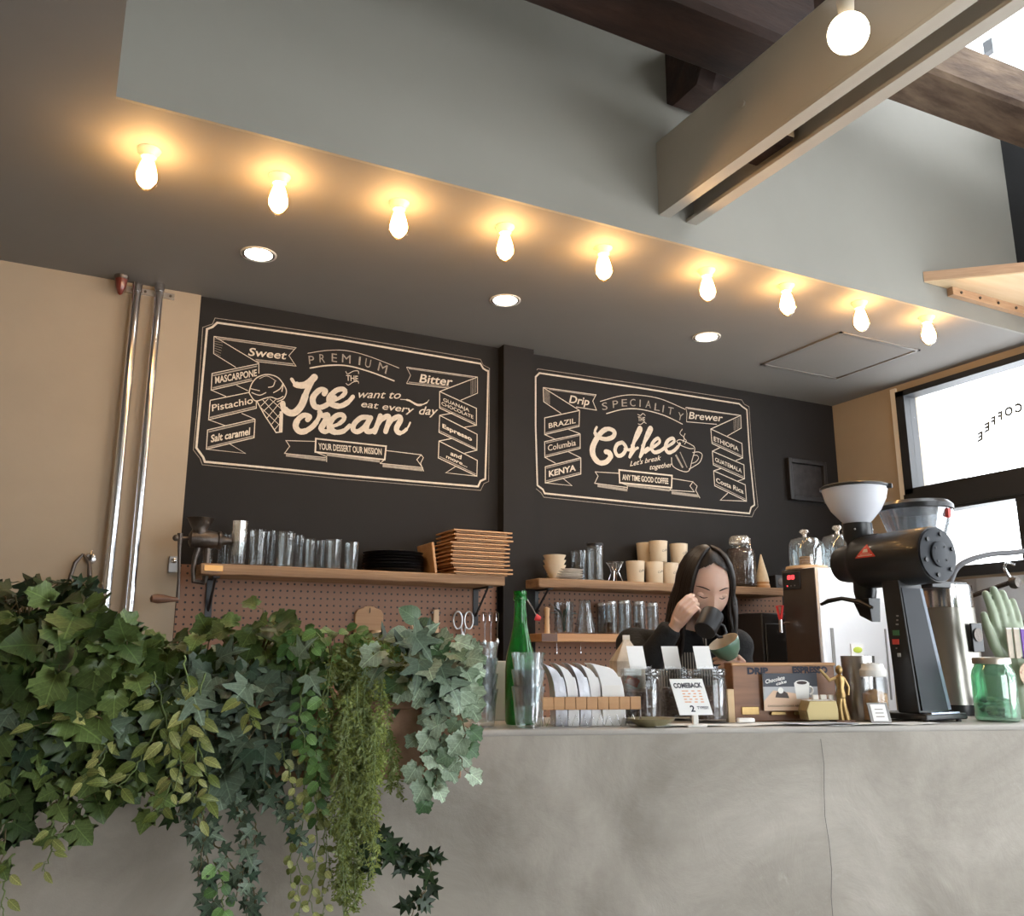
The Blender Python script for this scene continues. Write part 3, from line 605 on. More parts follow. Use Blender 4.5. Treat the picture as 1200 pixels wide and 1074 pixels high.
# faded arched lettering on the outside of the window pane (read mirrored from indoors)
wl = MB()
wo = thing('window_lettering', 'faded grey arched lettering stuck on the upper right window pane', 'lettering', (0, 0, 0))
for ch, x, y, sl in [('E', 1148, 512, -.9), ('E', 1156, 501, -.8), ('F', 1163, 494, -.7), ('F', 1171, 488, -.5), ('O', 1183, 482, -.3), ('C', 1194, 478, -.2)]:
    vs, fs = glyphs(ch, .055)
    out = []
    for v in vs:
        u = -(v[0]-.33)*12; q = (x+u, y+u*sl*.7 - (v[1]-.35)*14); out.append(onX(q[0], q[1], XR+.018))
    wl.add(out, fs)
wl.build('letters', mat('window_letter_grey', (.10, .12, .14), .7), wo, smooth=0)
# ------------------------------------------------------------ left wall: pipes, hooks
YB = YW-.012
def wall_thing(name, lab, cat, px, py, Y=YB, grp=None):
    P = onY(px, py, Y); return thing(name, lab, cat, tuple(P), 0, grp), P
for i, (xt, xb) in enumerate([(158, 124), (184, 153)]):
    A_ = onY(xt, 336, YB-.035); B_ = onY(xb, 735, YB-.035); x = (A_.x+B_.x)/2
    t = thing('conduit_pipe', 'shiny steel conduit pipe running up the beige wall, ' + ['the left one of two', 'the right one, nearer the black wall'][i], 'pipe', (x, YB-.035, .9), 0, 'conduit pipes')
    MB().cyl((0, 0, 0), (0, 0, A_.z-.9-.01), .0165, n=20).build('pipe', M['chrome'], t)
    MB().cyl((0, 0, A_.z-.9-.02), (0, 0, A_.z-.9+.012), .0185, n=20).build('coupling', M['chrome'], t)
    for z in (.95,):
        MB().box((0, .012, z-.9), (.075, .02, .022)).build('clamp', M['steel'], t, bevel=.002)
P = onY(170, 343, YB-.002); t = thing('pipe_bracket', 'small pale mounting rail behind the tops of the two pipes', 'bracket', (P.x, YB-.005, P.z))
MB().box((0.02, 0, 0), (.17, .01, .022)).build('rail', M['steel'], t)
for i in range(4): MB().cyl((-.045+i*.045, -.009, 0), (-.045+i*.045, -.005, 0), .005, n=8).build('screw', M['iron'], t)
P = onZ(142, 322, ZC); P.y = YB-.05
P = Vector((onY(142, 330, YB-.05).x, YB-.05, ZC))
t = thing('sprinkler_head', 'small red and dark fitting on the ceiling above the left pipe', 'sprinkler', tuple(P))
M['red_glass'] = mat('dark_red_enamel', (.13, .02, .012), .3, coat=.5)
MB().lathe([(.0, -.075), (.008, -.07), (.017, -.045), (.021, -.02), (.022, -.012)], 16).build('red_cap', M['red_glass'], t)
MB().lathe([(.022, -.014), (.026, -.008), (.026, 0)], 16).build('base', M['iron'], t)
# hook with strap tools
P = onY(106, 655, YB)
t = thing('wall_hook', 'chrome wall hook left of the pipes', 'hook', tuple(P)); MB().lathe([(.02, 0), (.017, .008), (.006, .012)], 14, Matrix.Rotation(PI/2, 4, 'X')).build('plate', M['chrome'], t)
MB().tube([(0, -.01, 0), (0, -.045, -.005), (0, -.055, .01), (0, -.05, .022)], .005).build('hook_arm', M['chrome'], t)
t = thing('hanging_tongs', 'dark tongs with a blue band hanging from the chrome hook', 'tongs', (P.x-.025, P.y-.03, P.z))
M['navy'] = mat('navy_band', (.02, .035, .12), .5)
for s_, e in ((-1, .075), (1, .02)):
    MB().tube([(0, 0, .012), (s_*.022, -.004, -.02), (s_*.03*(1 if s_ > 0 else 1.2), -.006, -.09), (s_*e, -.008, -.24)], [.004, .007, .009 if s_ > 0 else .006, .004], 8).build('arm', M['iron'], t)
MB().box((.024, -.008, -.12), (.035, .018, .05)).build('band', M['navy'], t, bevel=.003)
P = onY(203, 662, YB)
t = thing('wall_socket', 'small pale fitting on the beige wall beside the hand mill', 'fitting', tuple(P))
MB().box((0, -.006, 0), (.035, .012, .06)).build('plate', M['alu'] if 'alu' in M else M['steel'], t, bevel=.003); MB().lathe([(.011, 0), (.009, .022), (.004, .025)], 12, Matrix.Translation((0, -.01, .012)) @ Matrix.Rotation(PI/2, 4, 'X')).build('knob', M['chrome'], t)
# ------------------------------------------------------------ pegboards
PY = YW-.014
struct('trim_6', MB().span((.376, PY, .9), (1.665, YW-.002, 1.565)), M['peg'], label='brown perforated board below the left shelf')
struct('trim_7', MB().span((COLX1+.003, PY, .9), (3.30, YW-.002, 1.56)), M['peg'], label='brown perforated board below the right shelf')
# ------------------------------------------------------------ shelves
SF = 3.18                                                     # front of the left shelf
a = onY(236, 658, SF); b = onY(592, 677, SF); ZS = (a.z+b.z)/2
ZB = ZS-.038
def plank(mb, x0, x1, y0, y1, z0, z1, n=16, wob=.003, seed=1, angle=0):
    vs = []; fs = []
    for i in range(n+1):
        u = i/n; x = x0+(x1-x0)*u; yf = y0 + (angle*(1-min(1, u*6)) if angle else 0)
        e = [noise.noise(Vector((x*9, j*3.1, seed)))*wob for j in range(4)]
        vs += [(x, yf+e[0], z0+e[1]), (x, y1, z0), (x, y1, z1), (x, yf+e[2], z1+e[3]*.1)]
    for i in range(n):
        for j in range(4): fs.append((i*4+j, i*4+(j+1) % 4, (i+1)*4+(j+1) % 4, (i+1)*4+j))
    fs += [(3, 2, 1, 0), (n*4, n*4+1, n*4+2, n*4+3)]
    return mb.add(vs, fs)
sh = thing('wall_shelf', 'thick rustic wooden shelf on black brackets below the ice cream mural', 'shelf', (a.x, YW, ZS))
plank(MB(), 0, b.x-a.x, SF-YW, -.012 if 0 else -.001, -.038, 0, seed=3).build('board', M['wood'], sh, bevel=.004)
M['tape'] = mat('yellow_varnish', (.75, .38, .05), .25)
MB().box((.042, SF-YW-.0035, -.017), (.062, .002, .02)).build('brass_plate', M['tape'], sh)
def bracket(parent, x, depth, h, m='black', sx=.024):
    g = MB(); g.span((x-sx/2, -.02, -.038-h), (x+sx/2, -.0145, -.0385)); g.span((x-sx/2, -depth, -.044), (x+sx/2, -.016, -.0385))
    g.tube([(x, -.018, -.038-h*.75), (x, -depth*.85, -.044)], .005, 6); g.build('bracket', M[m], parent, smooth=0)
p_ = onY(245, 700, PY); bracket(sh, p_.x-a.x, .16, .155)
p_ = onY(557, 700, PY); bracket(sh, p_.x-a.x, .16, .155)
# hand mill clamped to the left end
P = onY(237, 660, SF+.07)
hm = thing('hand_mill', 'dark cast iron hand mill with wooden crank clamped on the left shelf end', 'mill', (a.x-.005, SF+.06, ZS))
mb = MB().lathe([(.026, .085), (.030, .10), (.026, .115), (.027, .125), (.045, .160), (.048, .163), (.044, .164), (.024, .128), (.0, .12)], 20, Matrix.Translation((.0, 0, 0)))
mb.build('hopper', M['iron'], hm)
MB().lathe([(.018, -.045), (.030, -.038), (.033, -.01), (.033, .03), (.028, .05), (.033, .055), (.033, .062), (.016, .075), (.010, .10)], 20, Matrix.Translation((.01, 0, .088)) @ Matrix.Rotation(PI/2, 4, 'Y')).build('barrel', M['iron'], hm)
MB().tube([(0, 0, .06), (-.01, 0, .02), (-.012, 0, -.02), (-.008, 0, -.06), (.03, 0, -.065)], [.012, .01, .009, .009, .008], 10).build('clamp', M['iron'], hm)
MB().tube([(.03, 0, -.065), (.03, 0, -.04)], [.006, .012], 8).build('clamp_screw', M['iron'], hm)
MB().tube([(.03, 0, .0), (.03, 0, .06)], .012, 8).build('foot', M['iron'], hm)
cr = MB().tube([(-.03, 0, .09), (-.07, -.005, .088)], .007, 8).tube([(-.066, -.006, .105), (-.064, -.006, .05), (-.058, -.008, -.06), (-.056, -.008, -.125)], [.009, .006, .005, .007], 8).ball((-.078, -.005, .088), .012, 10, 6); cr.build('crank', M['iron'], hm)
MB().lathe([(.007, 0), (.009, .02), (.014, .05), (.016, .07), (.012, .09), (0, .095)], 14, Matrix.Translation((-.056, -.01, -.125)) @ Matrix.Rotation(-PI/2, 4, 'Y') @ Matrix.Rotation(.25, 4, 'X')).build('handle', M['dark_wood'], hm)
# glasses
M['glass'] = glass('clear_glass', (.90, .92, .93), gl=.02, edge=.34, dense=.02)
M['glass_b'] = glass('cut_glass', (.86, .89, .90), gl=.04, rough=.05, edge=.36, dense=.04)
def tumbler(t, r, h, taper=.9, m='glass', th=.0022, name='glass_body', flutes=0, M4=None, foot=.008):
    rb = r*taper; prof = [(0.001, 0), (rb*.96, 0), (rb, .002), (r, h), (r-th, h), (rb-th, foot), (0.001, foot)]
    mb = MB(); n = 24
    mb.lathe(prof, n, M4, cap=False)
    if flutes:
        for i, v in enumerate(mb.v):
            if i % 2: mb.v[i] = (v[0]*.955, v[1]*.955, v[2])
    return mb.build(name, M[m], t, smooth=30 if flutes else 40)
def on_shelf(px, y, z):                                        # point on a shelf top at depth y seen at column px (solve the row)
    py = 660
    for _ in range(8):
        P = onY(px, py, y); py += (P.z-z)/mpp(P)
    return onY(px, py, y)
gl = [(243, 13, 631, .11, 'glass'), (261, 16, 627, .12, 'glass'), (300, 20, 622, .05, 'glass'), (316, 12, 623, .12, 'glass'), (333, 22, 624, .06, 'glass_b'), (350, 11, 628, .12, 'glass'), (362, 13, 632, .06, 'glass_b'), (375, 12, 634, .10, 'glass'), (390, 19, 633, .05, 'glass_b'), (411, 17, 636, .06, 'glass_b')]
for i, (px, w_, top, dy, mm) in enumerate(gl):
    P = on_shelf(px, SF+dy, ZS); s = mpp(P); h = zat(P, top)-ZS
    t = thing('drinking_glass', '', 'glass', tuple(P), 0, 'glasses on the left shelf'); tumbler(t, w_*s/2, h, .88, mm, flutes=1 if mm == 'glass_b' else 0)
    t['label'] = ['clear glass tumbler partly hidden behind the hand mill', 'clear tumbler between the hand mill and the tall speckled glasses', 'wide clear tumbler just right of the tall speckled glasses', 'slim clear tumbler behind the wide ones, third right of the mill', 'wide fluted tumbler in the middle of the left shelf', 'slim clear tumbler just right of the wide fluted one', 'short narrow fluted tumbler right of the slim clear one', 'short clear tumbler set back left of the two fluted ones by the plates', 'short wide fluted tumbler, second left of the black plates', 'short fluted tumbler right beside the black plates'][i]
P = on_shelf(278, SF+.06, ZS); s = mpp(P)
M['speck'] = glass('speckled_glass', (.9, .88, .82), gl=.4, rough=.12, edge=.9, dense=.2)
for k in range(3):
    t = thing('drinking_glass', ['lowest', 'middle', 'topmost'][k] + ' glass of the tall speckled stack beside the hand mill', 'glass', (P.x, P.y, ZS+k*.038+.0005), 0, 'tall stack of speckled glasses')
    tumbler(t, 9.5*s*(1-.05*k), .085, .90, 'speck' if k else 'glass_b')
# black plates
M['blk_ceramic'] = mat('black_ceramic', (.012, .012, .014), .28, coat=.3)
P = on_shelf(460, SF+.125, ZS); s = mpp(P)
pm = MB().lathe([(0.001, .0), (.075, 0), (.08, .003), (.119, .011), (.121, .013), (.118, .0135), (.078, .006), (0.001, .005)], 40, cap=False).mesh('plate'); pm.materials.append(M['blk_ceramic'])
nm = ['lowest', 'second from the bottom', 'third from the bottom', 'middle', 'third from the top', 'second from the top', 'topmost']
for k in range(7):
    o = bpy.data.objects.new('black_plate', pm); COL.objects.link(o); o.location = (P.x+.002*math.sin(k*2), P.y, ZS+k*.0115+.0003); tag(o, 'black ceramic plate on the left shelf, %s of its stack' % nm[k], 'plate', 'stack of black plates')
# wooden serving trays: stack and one leaning
def tray(w, d):
    return MB().box((0, 0, .0027), (w-.034, d-.034, .0054)).box((0, 0, .0084), (w, d, .0058))
P = on_shelf(558, SF+.06, ZS); s = mpp(P)
tm = tray(.262, .19).mesh('tray', 0); tm.materials.append(M['wood2'])
n_ = 11; hh = (zat(P, 623)-ZS)/n_
nm = ['lowest', 'second from the bottom', 'third from the bottom', 'fourth from the bottom', 'fifth from the bottom', 'middle', 'fifth from the top', 'fourth from the top', 'third from the top', 'second from the top', 'topmost']
for k in range(n_):
    o = bpy.data.objects.new('wooden_tray', tm); COL.objects.link(o); dx = [.0, .002, -.014, -.012, -.016, -.012, -.012, -.014, .002, 0, -.002][k]
    o.location = (P.x+dx+.004, P.y+.03+(.004 if k % 2 else 0), ZS+k*hh+.0004); tag(o, 'square wooden tray beside the column, %s of its stack' % nm[k], 'tray', 'stack of wooden trays')
P = on_shelf(509, SF+.03, ZS)
t = thing('leaning_board', 'wooden board leaning on the stack of trays, right of the black plates', 'board', (P.x+.0, SF+.02, ZS))
MB().box((0, .07, .062), (.011, .16, .122)).build('board', M['wood2'], t, bevel=.002); t.rotation_euler = (0, -.14, 0)
# ------------------------------------------------------------ hanging on / standing before the left pegboard
def hang(name, lab, cat, px, py, y=PY): P = onY(px, py, y); return thing(name, lab, cat, tuple(P)), P
t, P = hang('cutting_board', 'small brown cutting board hung on the pegboard behind the plants', 'board', 432, 712); s = mpp(P)
poly = [(-17, -32), (17, -32), (17, -8), (14, -3), (7, -1), (5, 1), (-5, 1), (-7, -1), (-14, -3), (-17, -8)]
o = MB().prism([(x*s, y*s) for x, y in poly], 0, .014, Matrix.Rotation(PI/2, 4, 'X')).build('board', M['wood2'], t, bevel=.002)
MB().tube([(0, -.02, -.004), (0, -.02, -.02), (0, -.004, -.022)], .002).build('peg_hook', M['iron'], t)
for i, (x, y) in enumerate([(423, 741), (441, 742)]):
    P = onY(x, y, PY-.04); s = mpp(P)
    t = thing('wooden_cup', 'small turned wooden cup before the pegboard, ' + ['the left one of the pair', 'the right one of the pair'][i], 'cup', (P.x, P.y, P.z-.03), 0, 'pair of wooden cups')
    MB().lathe([(.014, 0), (.018, .002), (.024, .04), (.021, .04), (.016, .006), (0, .005)], 18).build('cup_body', M['wood3'], t)
zc_ = onY(430, 750, PY-.04).z - .016
for x in (423, 441):
    pass
t, P = hang('cup_rail', 'narrow wooden rail on the pegboard carrying the two wooden cups', 'rail', 432, 748); z_ = onY(432, 742, PY-.04).z-.031
MB().span((-.08, -.075, z_-P.z-.012), (.07, 0, z_-P.z)).build('rail', M['dark_wood'], t)
t, P = hang('scissors', 'steel kitchen scissors hanging handles up on the pegboard', 'scissors', 543, 718, PY-.02); s = mpp(P)
for q in (-1, 1):
    ring = [(q*(7+5.5*math.cos(a_))*s, 0, (-9+10*math.sin(a_))*s) for a_ in [2*PI*i/20 for i in range(20)]]
    MB().tube(ring, .0036, 8, closed=True).tube([(q*3*s, 0, -16*s), (q*1.5*s, 0, -24*s)], .004).build('handle', M['steel'], t)
    MB().add([(q*2.5*s, q*.001, -22*s), (-q*1.0*s, q*.001, -22*s), (-q*1.2*s, q*.001, -50*s), (q*.5*s, q*.001, -52*s), (q*2.5*s, q*.001+.0015, -22*s), (-q*1.0*s, q*.001+.0015, -22*s), (-q*1.2*s, q*.001+.0015, -50*s), (q*.5*s, q*.001+.0015, -52*s)], [(0, 1, 2, 3), (7, 6, 5, 4), (0, 4, 5, 1), (1, 5, 6, 2), (2, 6, 7, 3), (3, 7, 4, 0)]).build('blade', M['steel'], t, smooth=0)
MB().box((0, .008, -2*s), (.004, .024, .004)).build('peg_hook', M['iron'], t)
for i, (x, h) in enumerate([(568, 42), (575, 44), (583, 40)]):
    t, P = hang('hanging_spoon', 'steel spoon hanging on the pegboard by the column, ' + ['leftmost', 'middle', 'rightmost'][i] + ' of three', 'spoon', x, 718, PY-.02); t['group'] = 'hanging steel spoons'; s = mpp(P)
    MB().tube([(-.006, 0, -.035), (-.005, 0, -.004), (0, 0, 0), (.005, 0, -.004), (.004, 0, -.035), (0, 0, -.05), (0, 0, -h*s*.8)], .0022, 6).build('handle', M['chrome'], t)
    MB().ball((0, -.002, -h*s*.85), (.010, .004, .018), 12, 8).build('bowl', M['chrome'], t); MB().box((0, .009, 0), (.003, .022, .003)).build('peg_hook', M['iron'], t)
t, P = hang('wooden_spatula', 'flat wooden bar hanging upright on the pegboard left of the scissors', 'spatula', 511, 716, PY-.01); s = mpp(P)
MB().box((0, 0, -.06), (.024, .01, .13)).build('bar', M['wood3'], t, bevel=.002); MB().box((.0, .005, -.008), (.04, .018, .008)).build('peg_hook', M['iron'], t)
t, P = hang('long_whisk', 'thin pale rod hanging slanted on the pegboard above the plants', 'rod', 478, 717, PY-.02); MB().tube([(0, 0, 0), (.012, -.01, -.05), (.045, -.02, -.13)], [.0035, .0045, .003]).build('rod', M['wood3'], t); MB().tube([(0, .015, 0), (0, 0, 0)], .003).build('peg_hook', M['iron'], t)

# ------------------------------------------------------------ right shelves
SR = 3.20
a = onY(640, 677, SR); b = onY(921, 690, SR); ZR1 = (a.z+b.z)/2
s2 = thing('wall_shelf', 'thick rustic wooden shelf below the coffee mural carrying cups and jars', 'shelf', (a.x-.02, YW, ZR1))
plank(MB(), 0, b.x-a.x+.03, SR-YW, -.001, -.038, 0, seed=8, angle=.03).build('board', M['wood'], s2, bevel=.004)
bracket(s2, .07, .15, .13); bracket(s2, 1.02, .15, .13)
SL = 3.24
a2 = onY(636, 743, SL); b2 = onY(716, 743, SL); ZR2 = (a2.z+b2.z)/2
s3 = thing('lower_wall_shelf', 'narrow lower wooden shelf under the cups, carrying jars and flasks', 'shelf', (a2.x-.005, PY, ZR2))
plank(MB(), 0, 1.0, SL-PY, -.001, -.034, 0, seed=11).build('board', M['wood2'], s3, bevel=.003)
MB().span((0, SL-PY-.002, -.033), (.075, SL-PY+.001, -.001)).build('end_block', M['dark_wood'], s3, label='darker left end')
M['cream'] = mat('cream_stoneware', (.72, .60, .44), .4, coat=.15)
M['cream2'] = mat('pale_saucer', (.66, .62, .55), .35)
# stacked cream bowls
P = on_shelf(650, SR+.07, ZR1); s = mpp(P)
bm_ = MB().lathe([(.018, 0), (.020, .003), (.034, .030), (.046, .052), (.050, .060), (.0465, .060), (.032, .032), (.0, .008)], 24).mesh('bowl'); bm_.materials.append(M['cream'])
for k in range(3):
    o = bpy.data.objects.new('cream_bowl', bm_); COL.objects.link(o); o.location = (P.x, P.y, ZR1+k*.022+.0004); tag(o, 'cream stoneware bowl, %s of the stack at the left end of the right shelf' % ['lowest', 'middle', 'topmost'][k], 'bowl', 'stack of cream bowls')
P = on_shelf(669, SR+.035, ZR1-.0); sm_ = MB().lathe([(.03, 0), (.034, .002), (.078, .011), (.080, .013), (.077, .0135), (.03, .005), (0, .004)], 32).mesh('saucer'); sm_.materials.append(M['cream2'])
for k in range(4):
    o = bpy.data.objects.new('saucer', sm_); COL.objects.link(o); o.location = (P.x+.004*math.sin(k*3), SR+.085, ZR1+k*.0105+.0003); tag(o, 'pale saucer right of the cream bowls, %s of its stack' % ['lowest', 'second', 'third', 'topmost'][k], 'saucer', 'stack of saucers')
# glass cylinders
for i, (px, w_, top, lab) in enumerate([(679, 19, 643, 'clear glass canister behind the stacked saucers'), (698, 19, 637, 'tall clear glass canister with a dark lid right of the saucers')]):
    P = on_shelf(px, SR+(.16 if i == 0 else .07), ZR1); s = mpp(P); h = zat(P, top)-ZR1
    t = thing('glass_canister', lab, 'jar', tuple(P)); tumbler(t, w_*s/2, h-.012, .98, 'glass', name='jar_body')
    if i: MB().lathe([(w_*s/2+.001, h-.012), (w_*s/2+.002, h-.002), (w_*s/2-.002, h)], 24).build('lid', M['black'], t)
    else: tumbler(t, w_*s/2*.75, h*.6, .98, 'glass', name='inner_glass')
P = on_shelf(721, SR+.08, ZR1)
t = thing('pour_over_stand', 'dark wire dripper stand between the glass canister and the cream mugs', 'stand', tuple(P))
for q in range(4):
    a_ = PI/4+q*PI/2; MB().tube([(.035*math.cos(a_), .035*math.sin(a_), 0), (.015*math.cos(a_), .015*math.sin(a_), .05), (.038*math.cos(a_), .038*math.sin(a_), .09)], .0022, 6).build('wire', M['chrome'], t)
MB().lathe([(.038, .088), (.040, .092), (.036, .09), (.012, .03), (.012, .028)], 20, cap=False).build('dripper', M['glass_b'], t)
# cream mugs with small print
M['ink'] = mat('grey_ink', (.16, .13, .10), .6)
def cup_text(t, r0, r1, h, ang, txt, size, m, rows=1, z0=.5):
    vs, fs = glyphs(txt, .01); xs = [v[0] for v in vs]; W_ = max(xs)
    out = []
    for v in vs:
        u = (v[0]-W_/2)*size; z = h*z0+v[1]*size+u*.25; r = r0+(r1-r0)*z/h+.0006; a_ = ang+u/r
        out.append((r*math.cos(a_), r*math.sin(a_), z))
    MB().add(out, fs).build('print', m, t, smooth=0)
mg = [(745, 24, 656, 0, 'lower row, leftmost'), (767, 20, 657, 0, 'lower row, second from the left'), (785, 22, 657, 0, 'lower row, partly behind the woman'), (757, 21, 637, 1, 'upper row, leftmost, set back'), (772, 23, 633, 1, 'upper row, middle'), (796, 24, 634, 1, 'upper row, beside the dark hair')]
first = None
for i, (px, w_, top, row, lab) in enumerate(mg):
    P = on_shelf(px, SR+(.06 if i not in (3, 5) else (.10 if i == 5 else .145)), ZR1); s = mpp(P); z = ZR1+row*.0985+.0004
    if row: P = on_shelf(px, P.y, z)
    t = first
    if first is None:
        t = thing('cream_mug', '', 'mug', (P.x, P.y, z), 0, 'cream paper style cups on the right shelf')
        MB().lathe([(.0, 0), (.036, 0), (.0375, .002), (.0425, .092), (.0435, .096), (.0425, .0965), (.0405, .093), (.035, .006), (0, .005)], 28).build('cup_body', M['cream'], t)
        cup_text(t, .0372, .0425, .096, math.radians(-75), 'Coffee', .014, M['ink']); first = t
    else: t = copy_tree(first)
    t.location = (P.x, P.y, z); t['label'] = 'cream cup with small dark script, ' + lab
# clip jar with beans
M['beans'] = mat('coffee_beans', (.035, .015, .008), .4, col2=(.09, .04, .02), scale=120, bump=.8, bscale=140)
P = on_shelf(870, SR+.08, ZR1); s = mpp(P); r = 17*s; h = zat(P, 629)-ZR1
t = thing('clip_jar', 'round clip top glass jar half full of dark coffee on the right shelf', 'jar', tuple(P))
MB().lathe([(0.001, 0), (r*.92, 0), (r, .01), (r, h*.62), (r*.93, h*.72), (r*.68, h*.80), (r*.68, h*.84), (r*.66, h*.84), (r*.66, h*.79), (r*.96, h*.6), (r*.96, .012), (0.001, .008)], 30, cap=False).build('jar_body', M['glass'], t)
MB().lathe([(0, .009), (r*.93, .012), (r*.94, h*.42), (r*.8, h*.75), (0, h*.44)], 26).build('coffee', M['beans'], t)
MB().lathe([(r*.72, h*.845), (r*.74, h*.86), (r*.74, h*.95), (r*.6, h), (0, h)], 26).build('lid', M['speck'], t)
MB().tube([(r*.74*math.cos(k*PI/12), r*.74*math.sin(k*PI/12), h*.83) for k in range(24)], .002, 6, closed=True).tube([(r*.2, -r*.75, h*.9), (r*.05, -r*1.0, h*.7), (-r*.15, -r*.78, h*.85)], .0018).build('wire_clip', M['chrome'], t)
P = on_shelf(894, SR+.05, ZR1); s = mpp(P); h = zat(P, 650)-ZR1
t = thing('wooden_cone', 'stack of pale cones in a striped wooden ring on the right shelf', 'ornament', tuple(P))
for k, (r0, z0, z1, m_) in enumerate([(8.5, 0, .012, 'wood2'), (8, .012, .02, 'wood3'), (7.5, .02, .03, 'wood2')]): MB().lathe([(r0*s, z0), (r0*s*1.03, (z0+z1)/2), (r0*s, z1)], 20).build('ring', M[m_], t)
M['wafer'] = mat('wafer_cone', (.62, .50, .34), .6, var=.1, scale=60); MB().lathe([(8*s, .03), (6.5*s, h*.4), (0.6*s, h)], 20).build('cone', M['wafer'], t)
P = on_shelf(909, SR+.10, ZR1); t = thing('black_box', 'small black speaker box at the right end of the right shelf', 'box', tuple(P)); MB().box((0, 0, .035), (.07, .08, .07)).build('case', M['black'], t, bevel=.004); MB().lathe([(.022, 0), (.018, .002)], 16, Matrix.Translation((0, -.041, .035)) @ Matrix.Rotation(PI/2, 4, 'X')).build('grille', M['iron'], t)
# lower shelf contents
P = on_shelf(641, SL+.03, ZR2); s = mpp(P); t = thing('wooden_stick', 'pale wooden pestle standing at the left end of the lower shelf', 'pestle', tuple(P)); MB().lathe([(3.5*s, 0), (3.2*s, .03), (2.8*s, .07), (3.6*s, .105), (0, .112)], 14).build('pestle', M['wood3'], t)
P = on_shelf(661, SL+.045, ZR2); s = mpp(P); t = thing('glass_vase', 'clear glass holding a green sprig on the lower shelf', 'vase', tuple(P)); tumbler(t, 12*s, zat(P, 706)-ZR2, .92, 'glass')
M['darkleaf'] = mat('dark_teal_leaf', (.012, .06, .045), .4)
sp = thing('leaf_sprig', 'dark green leafy sprig standing in the clear glass on the lower shelf', 'plant', (P.x, P.y, ZR2+.009))
def blade(mb, p0, p1, w_, drop=.01, n=5):
    p0 = Vector(p0); p1 = Vector(p1); d = p1-p0; sd = d.cross(Vector((0, 0, 1)));
    sd = (sd.normalized() if sd.length > 1e-5 else Vector((1, 0, 0)))
    vs = []; fs = []
    for i in range(n+1):
        u = i/n; c = p0+d*u+Vector((0, 0, -drop*4*(u-.5)**2+drop)); ww = w_*math.sin(PI*min(1, u*.92+.05))
        vs += [c-sd*ww, c+Vector((0, 0, .002)), c+sd*ww]
    for i in range(n): a = i*3; fs += [(a, a+1, a+4, a+3), (a+1, a+2, a+5, a+4)]
    mb.add(vs, fs)
for k in range(7):
    a_ = k*.9+.3; L2 = .06+.02*(k % 3); q = (.01*math.cos(a_), .01*math.sin(a_), .0)
    st = MB().tube([(0, 0, .0), (q[0], q[1], .06)], .0015, 5); e = (q[0]+L2*math.cos(a_), q[1]*.6+L2*.35*math.sin(a_), .075+.025*((k*7) % 3)); blade(st, (q[0], q[1], .06), e, .008); st.build('leaf', M['darkleaf'], sp, smooth=60)
P = on_shelf(686, SL+.05, ZR2); s = mpp(P); t = thing('conical_flask', 'clear conical glass flask right of the sprig on the lower shelf', 'flask', tuple(P))
H_ = zat(P, 704)-ZR2; MB().lathe([(0.001, 0), (13*s, 0), (13.5*s, .006), (7*s, H_*.75), (6.5*s, H_*.92), (8*s, H_), (7.3*s, H_), (6*s, H_*.9), (12.5*s, .008), (0.001, .005)], 26, cap=False).build('flask_body', M['glass_b'], t)
for i, (px, w_, top) in enumerate([(706, 12, 706), (717, 14, 704), (733, 16, 703), (750, 15, 704), (766, 14, 706)]):
    P = on_shelf(px, SL+(.11 if i == 0 else .05), ZR2); s = mpp(P); h = zat(P, top)-ZR2
    t = thing('storage_jar', '', 'jar', tuple(P), 0, 'small glass jars on the lower shelf'); tumbler(t, w_*s/2, h*.86, .97, 'glass_b', name='jar_body'); MB().lathe([(w_*s/2*.85, h*.865), (w_*s/2*.9, h*.9), (w_*s/2*.85, h*.97), (0, h)], 20).build('glass_lid', M['speck'], t)
    if i in (1, 3): MB().lathe([(0, .009), (w_*s*.42, .009), (w_*s*.42, h*.35), (0, h*.35)], 16).build('contents', M['beans'], t)
    t['label'] = 'lidded glass jar on the lower shelf, ' + ['set back behind the flask', 'first right of the flask, dark contents', 'second right of the flask', 'third right of the flask, dark contents', 'by the sleeve of the woman'][i]
# small peg hooks with tools below the lower shelf
for i, x in enumerate((652, 680)):
    P = onY(x, 752, PY-.012); t = thing('peg_tool', 'thin steel tool hanging under the lower shelf, ' + ['left one', 'right one'][i], 'tool', tuple(P), 0, 'thin tools under the lower shelf'); MB().tube([(0, .012, 0), (0, 0, 0), (0, -.003, -.045)], .0018).ball((0, -.003, -.048), (.004, .003, .008), 8, 6).build('tool', M['chrome'], t)
# bundle of dried twigs hanging on the pegboard
M['twig'] = mat('dried_twig', (.30, .22, .13), .8, var=.2, scale=30)
random.seed(21)
for i, (cx, cy, n2, L3) in enumerate([(878, 722, 46, .15), (872, 775, 30, .10)]):
    P = onY(cx, cy, PY-.05); t = thing('dried_twigs', ['bundle of dried pale twigs hanging right of the woman', 'lower bundle of dried pale twigs behind the green cup'][i], 'dried plant', tuple(P), 0)
    for k in range(n2):
        a_ = random.uniform(-.75, .75)+PI*1.5; L3_ = L3*random.uniform(.5, 1); o_ = random.uniform(-.02, .02); z_ = random.uniform(-.02, .02)
        p1 = (o_+math.cos(a_)*L3_, random.uniform(-.03, .02), z_+math.sin(a_)*L3_); MB().tube([(o_*.3, 0, z_), ((o_+p1[0])/2+random.uniform(-.008, .008), p1[1]*.5, (z_+p1[2])/2), p1], .0021, 4).build('twig', M['twig'], t)
    MB().tube([(0, .045, .01), (0, 0, .01)], .003).build('peg_hook', M['iron'], t)
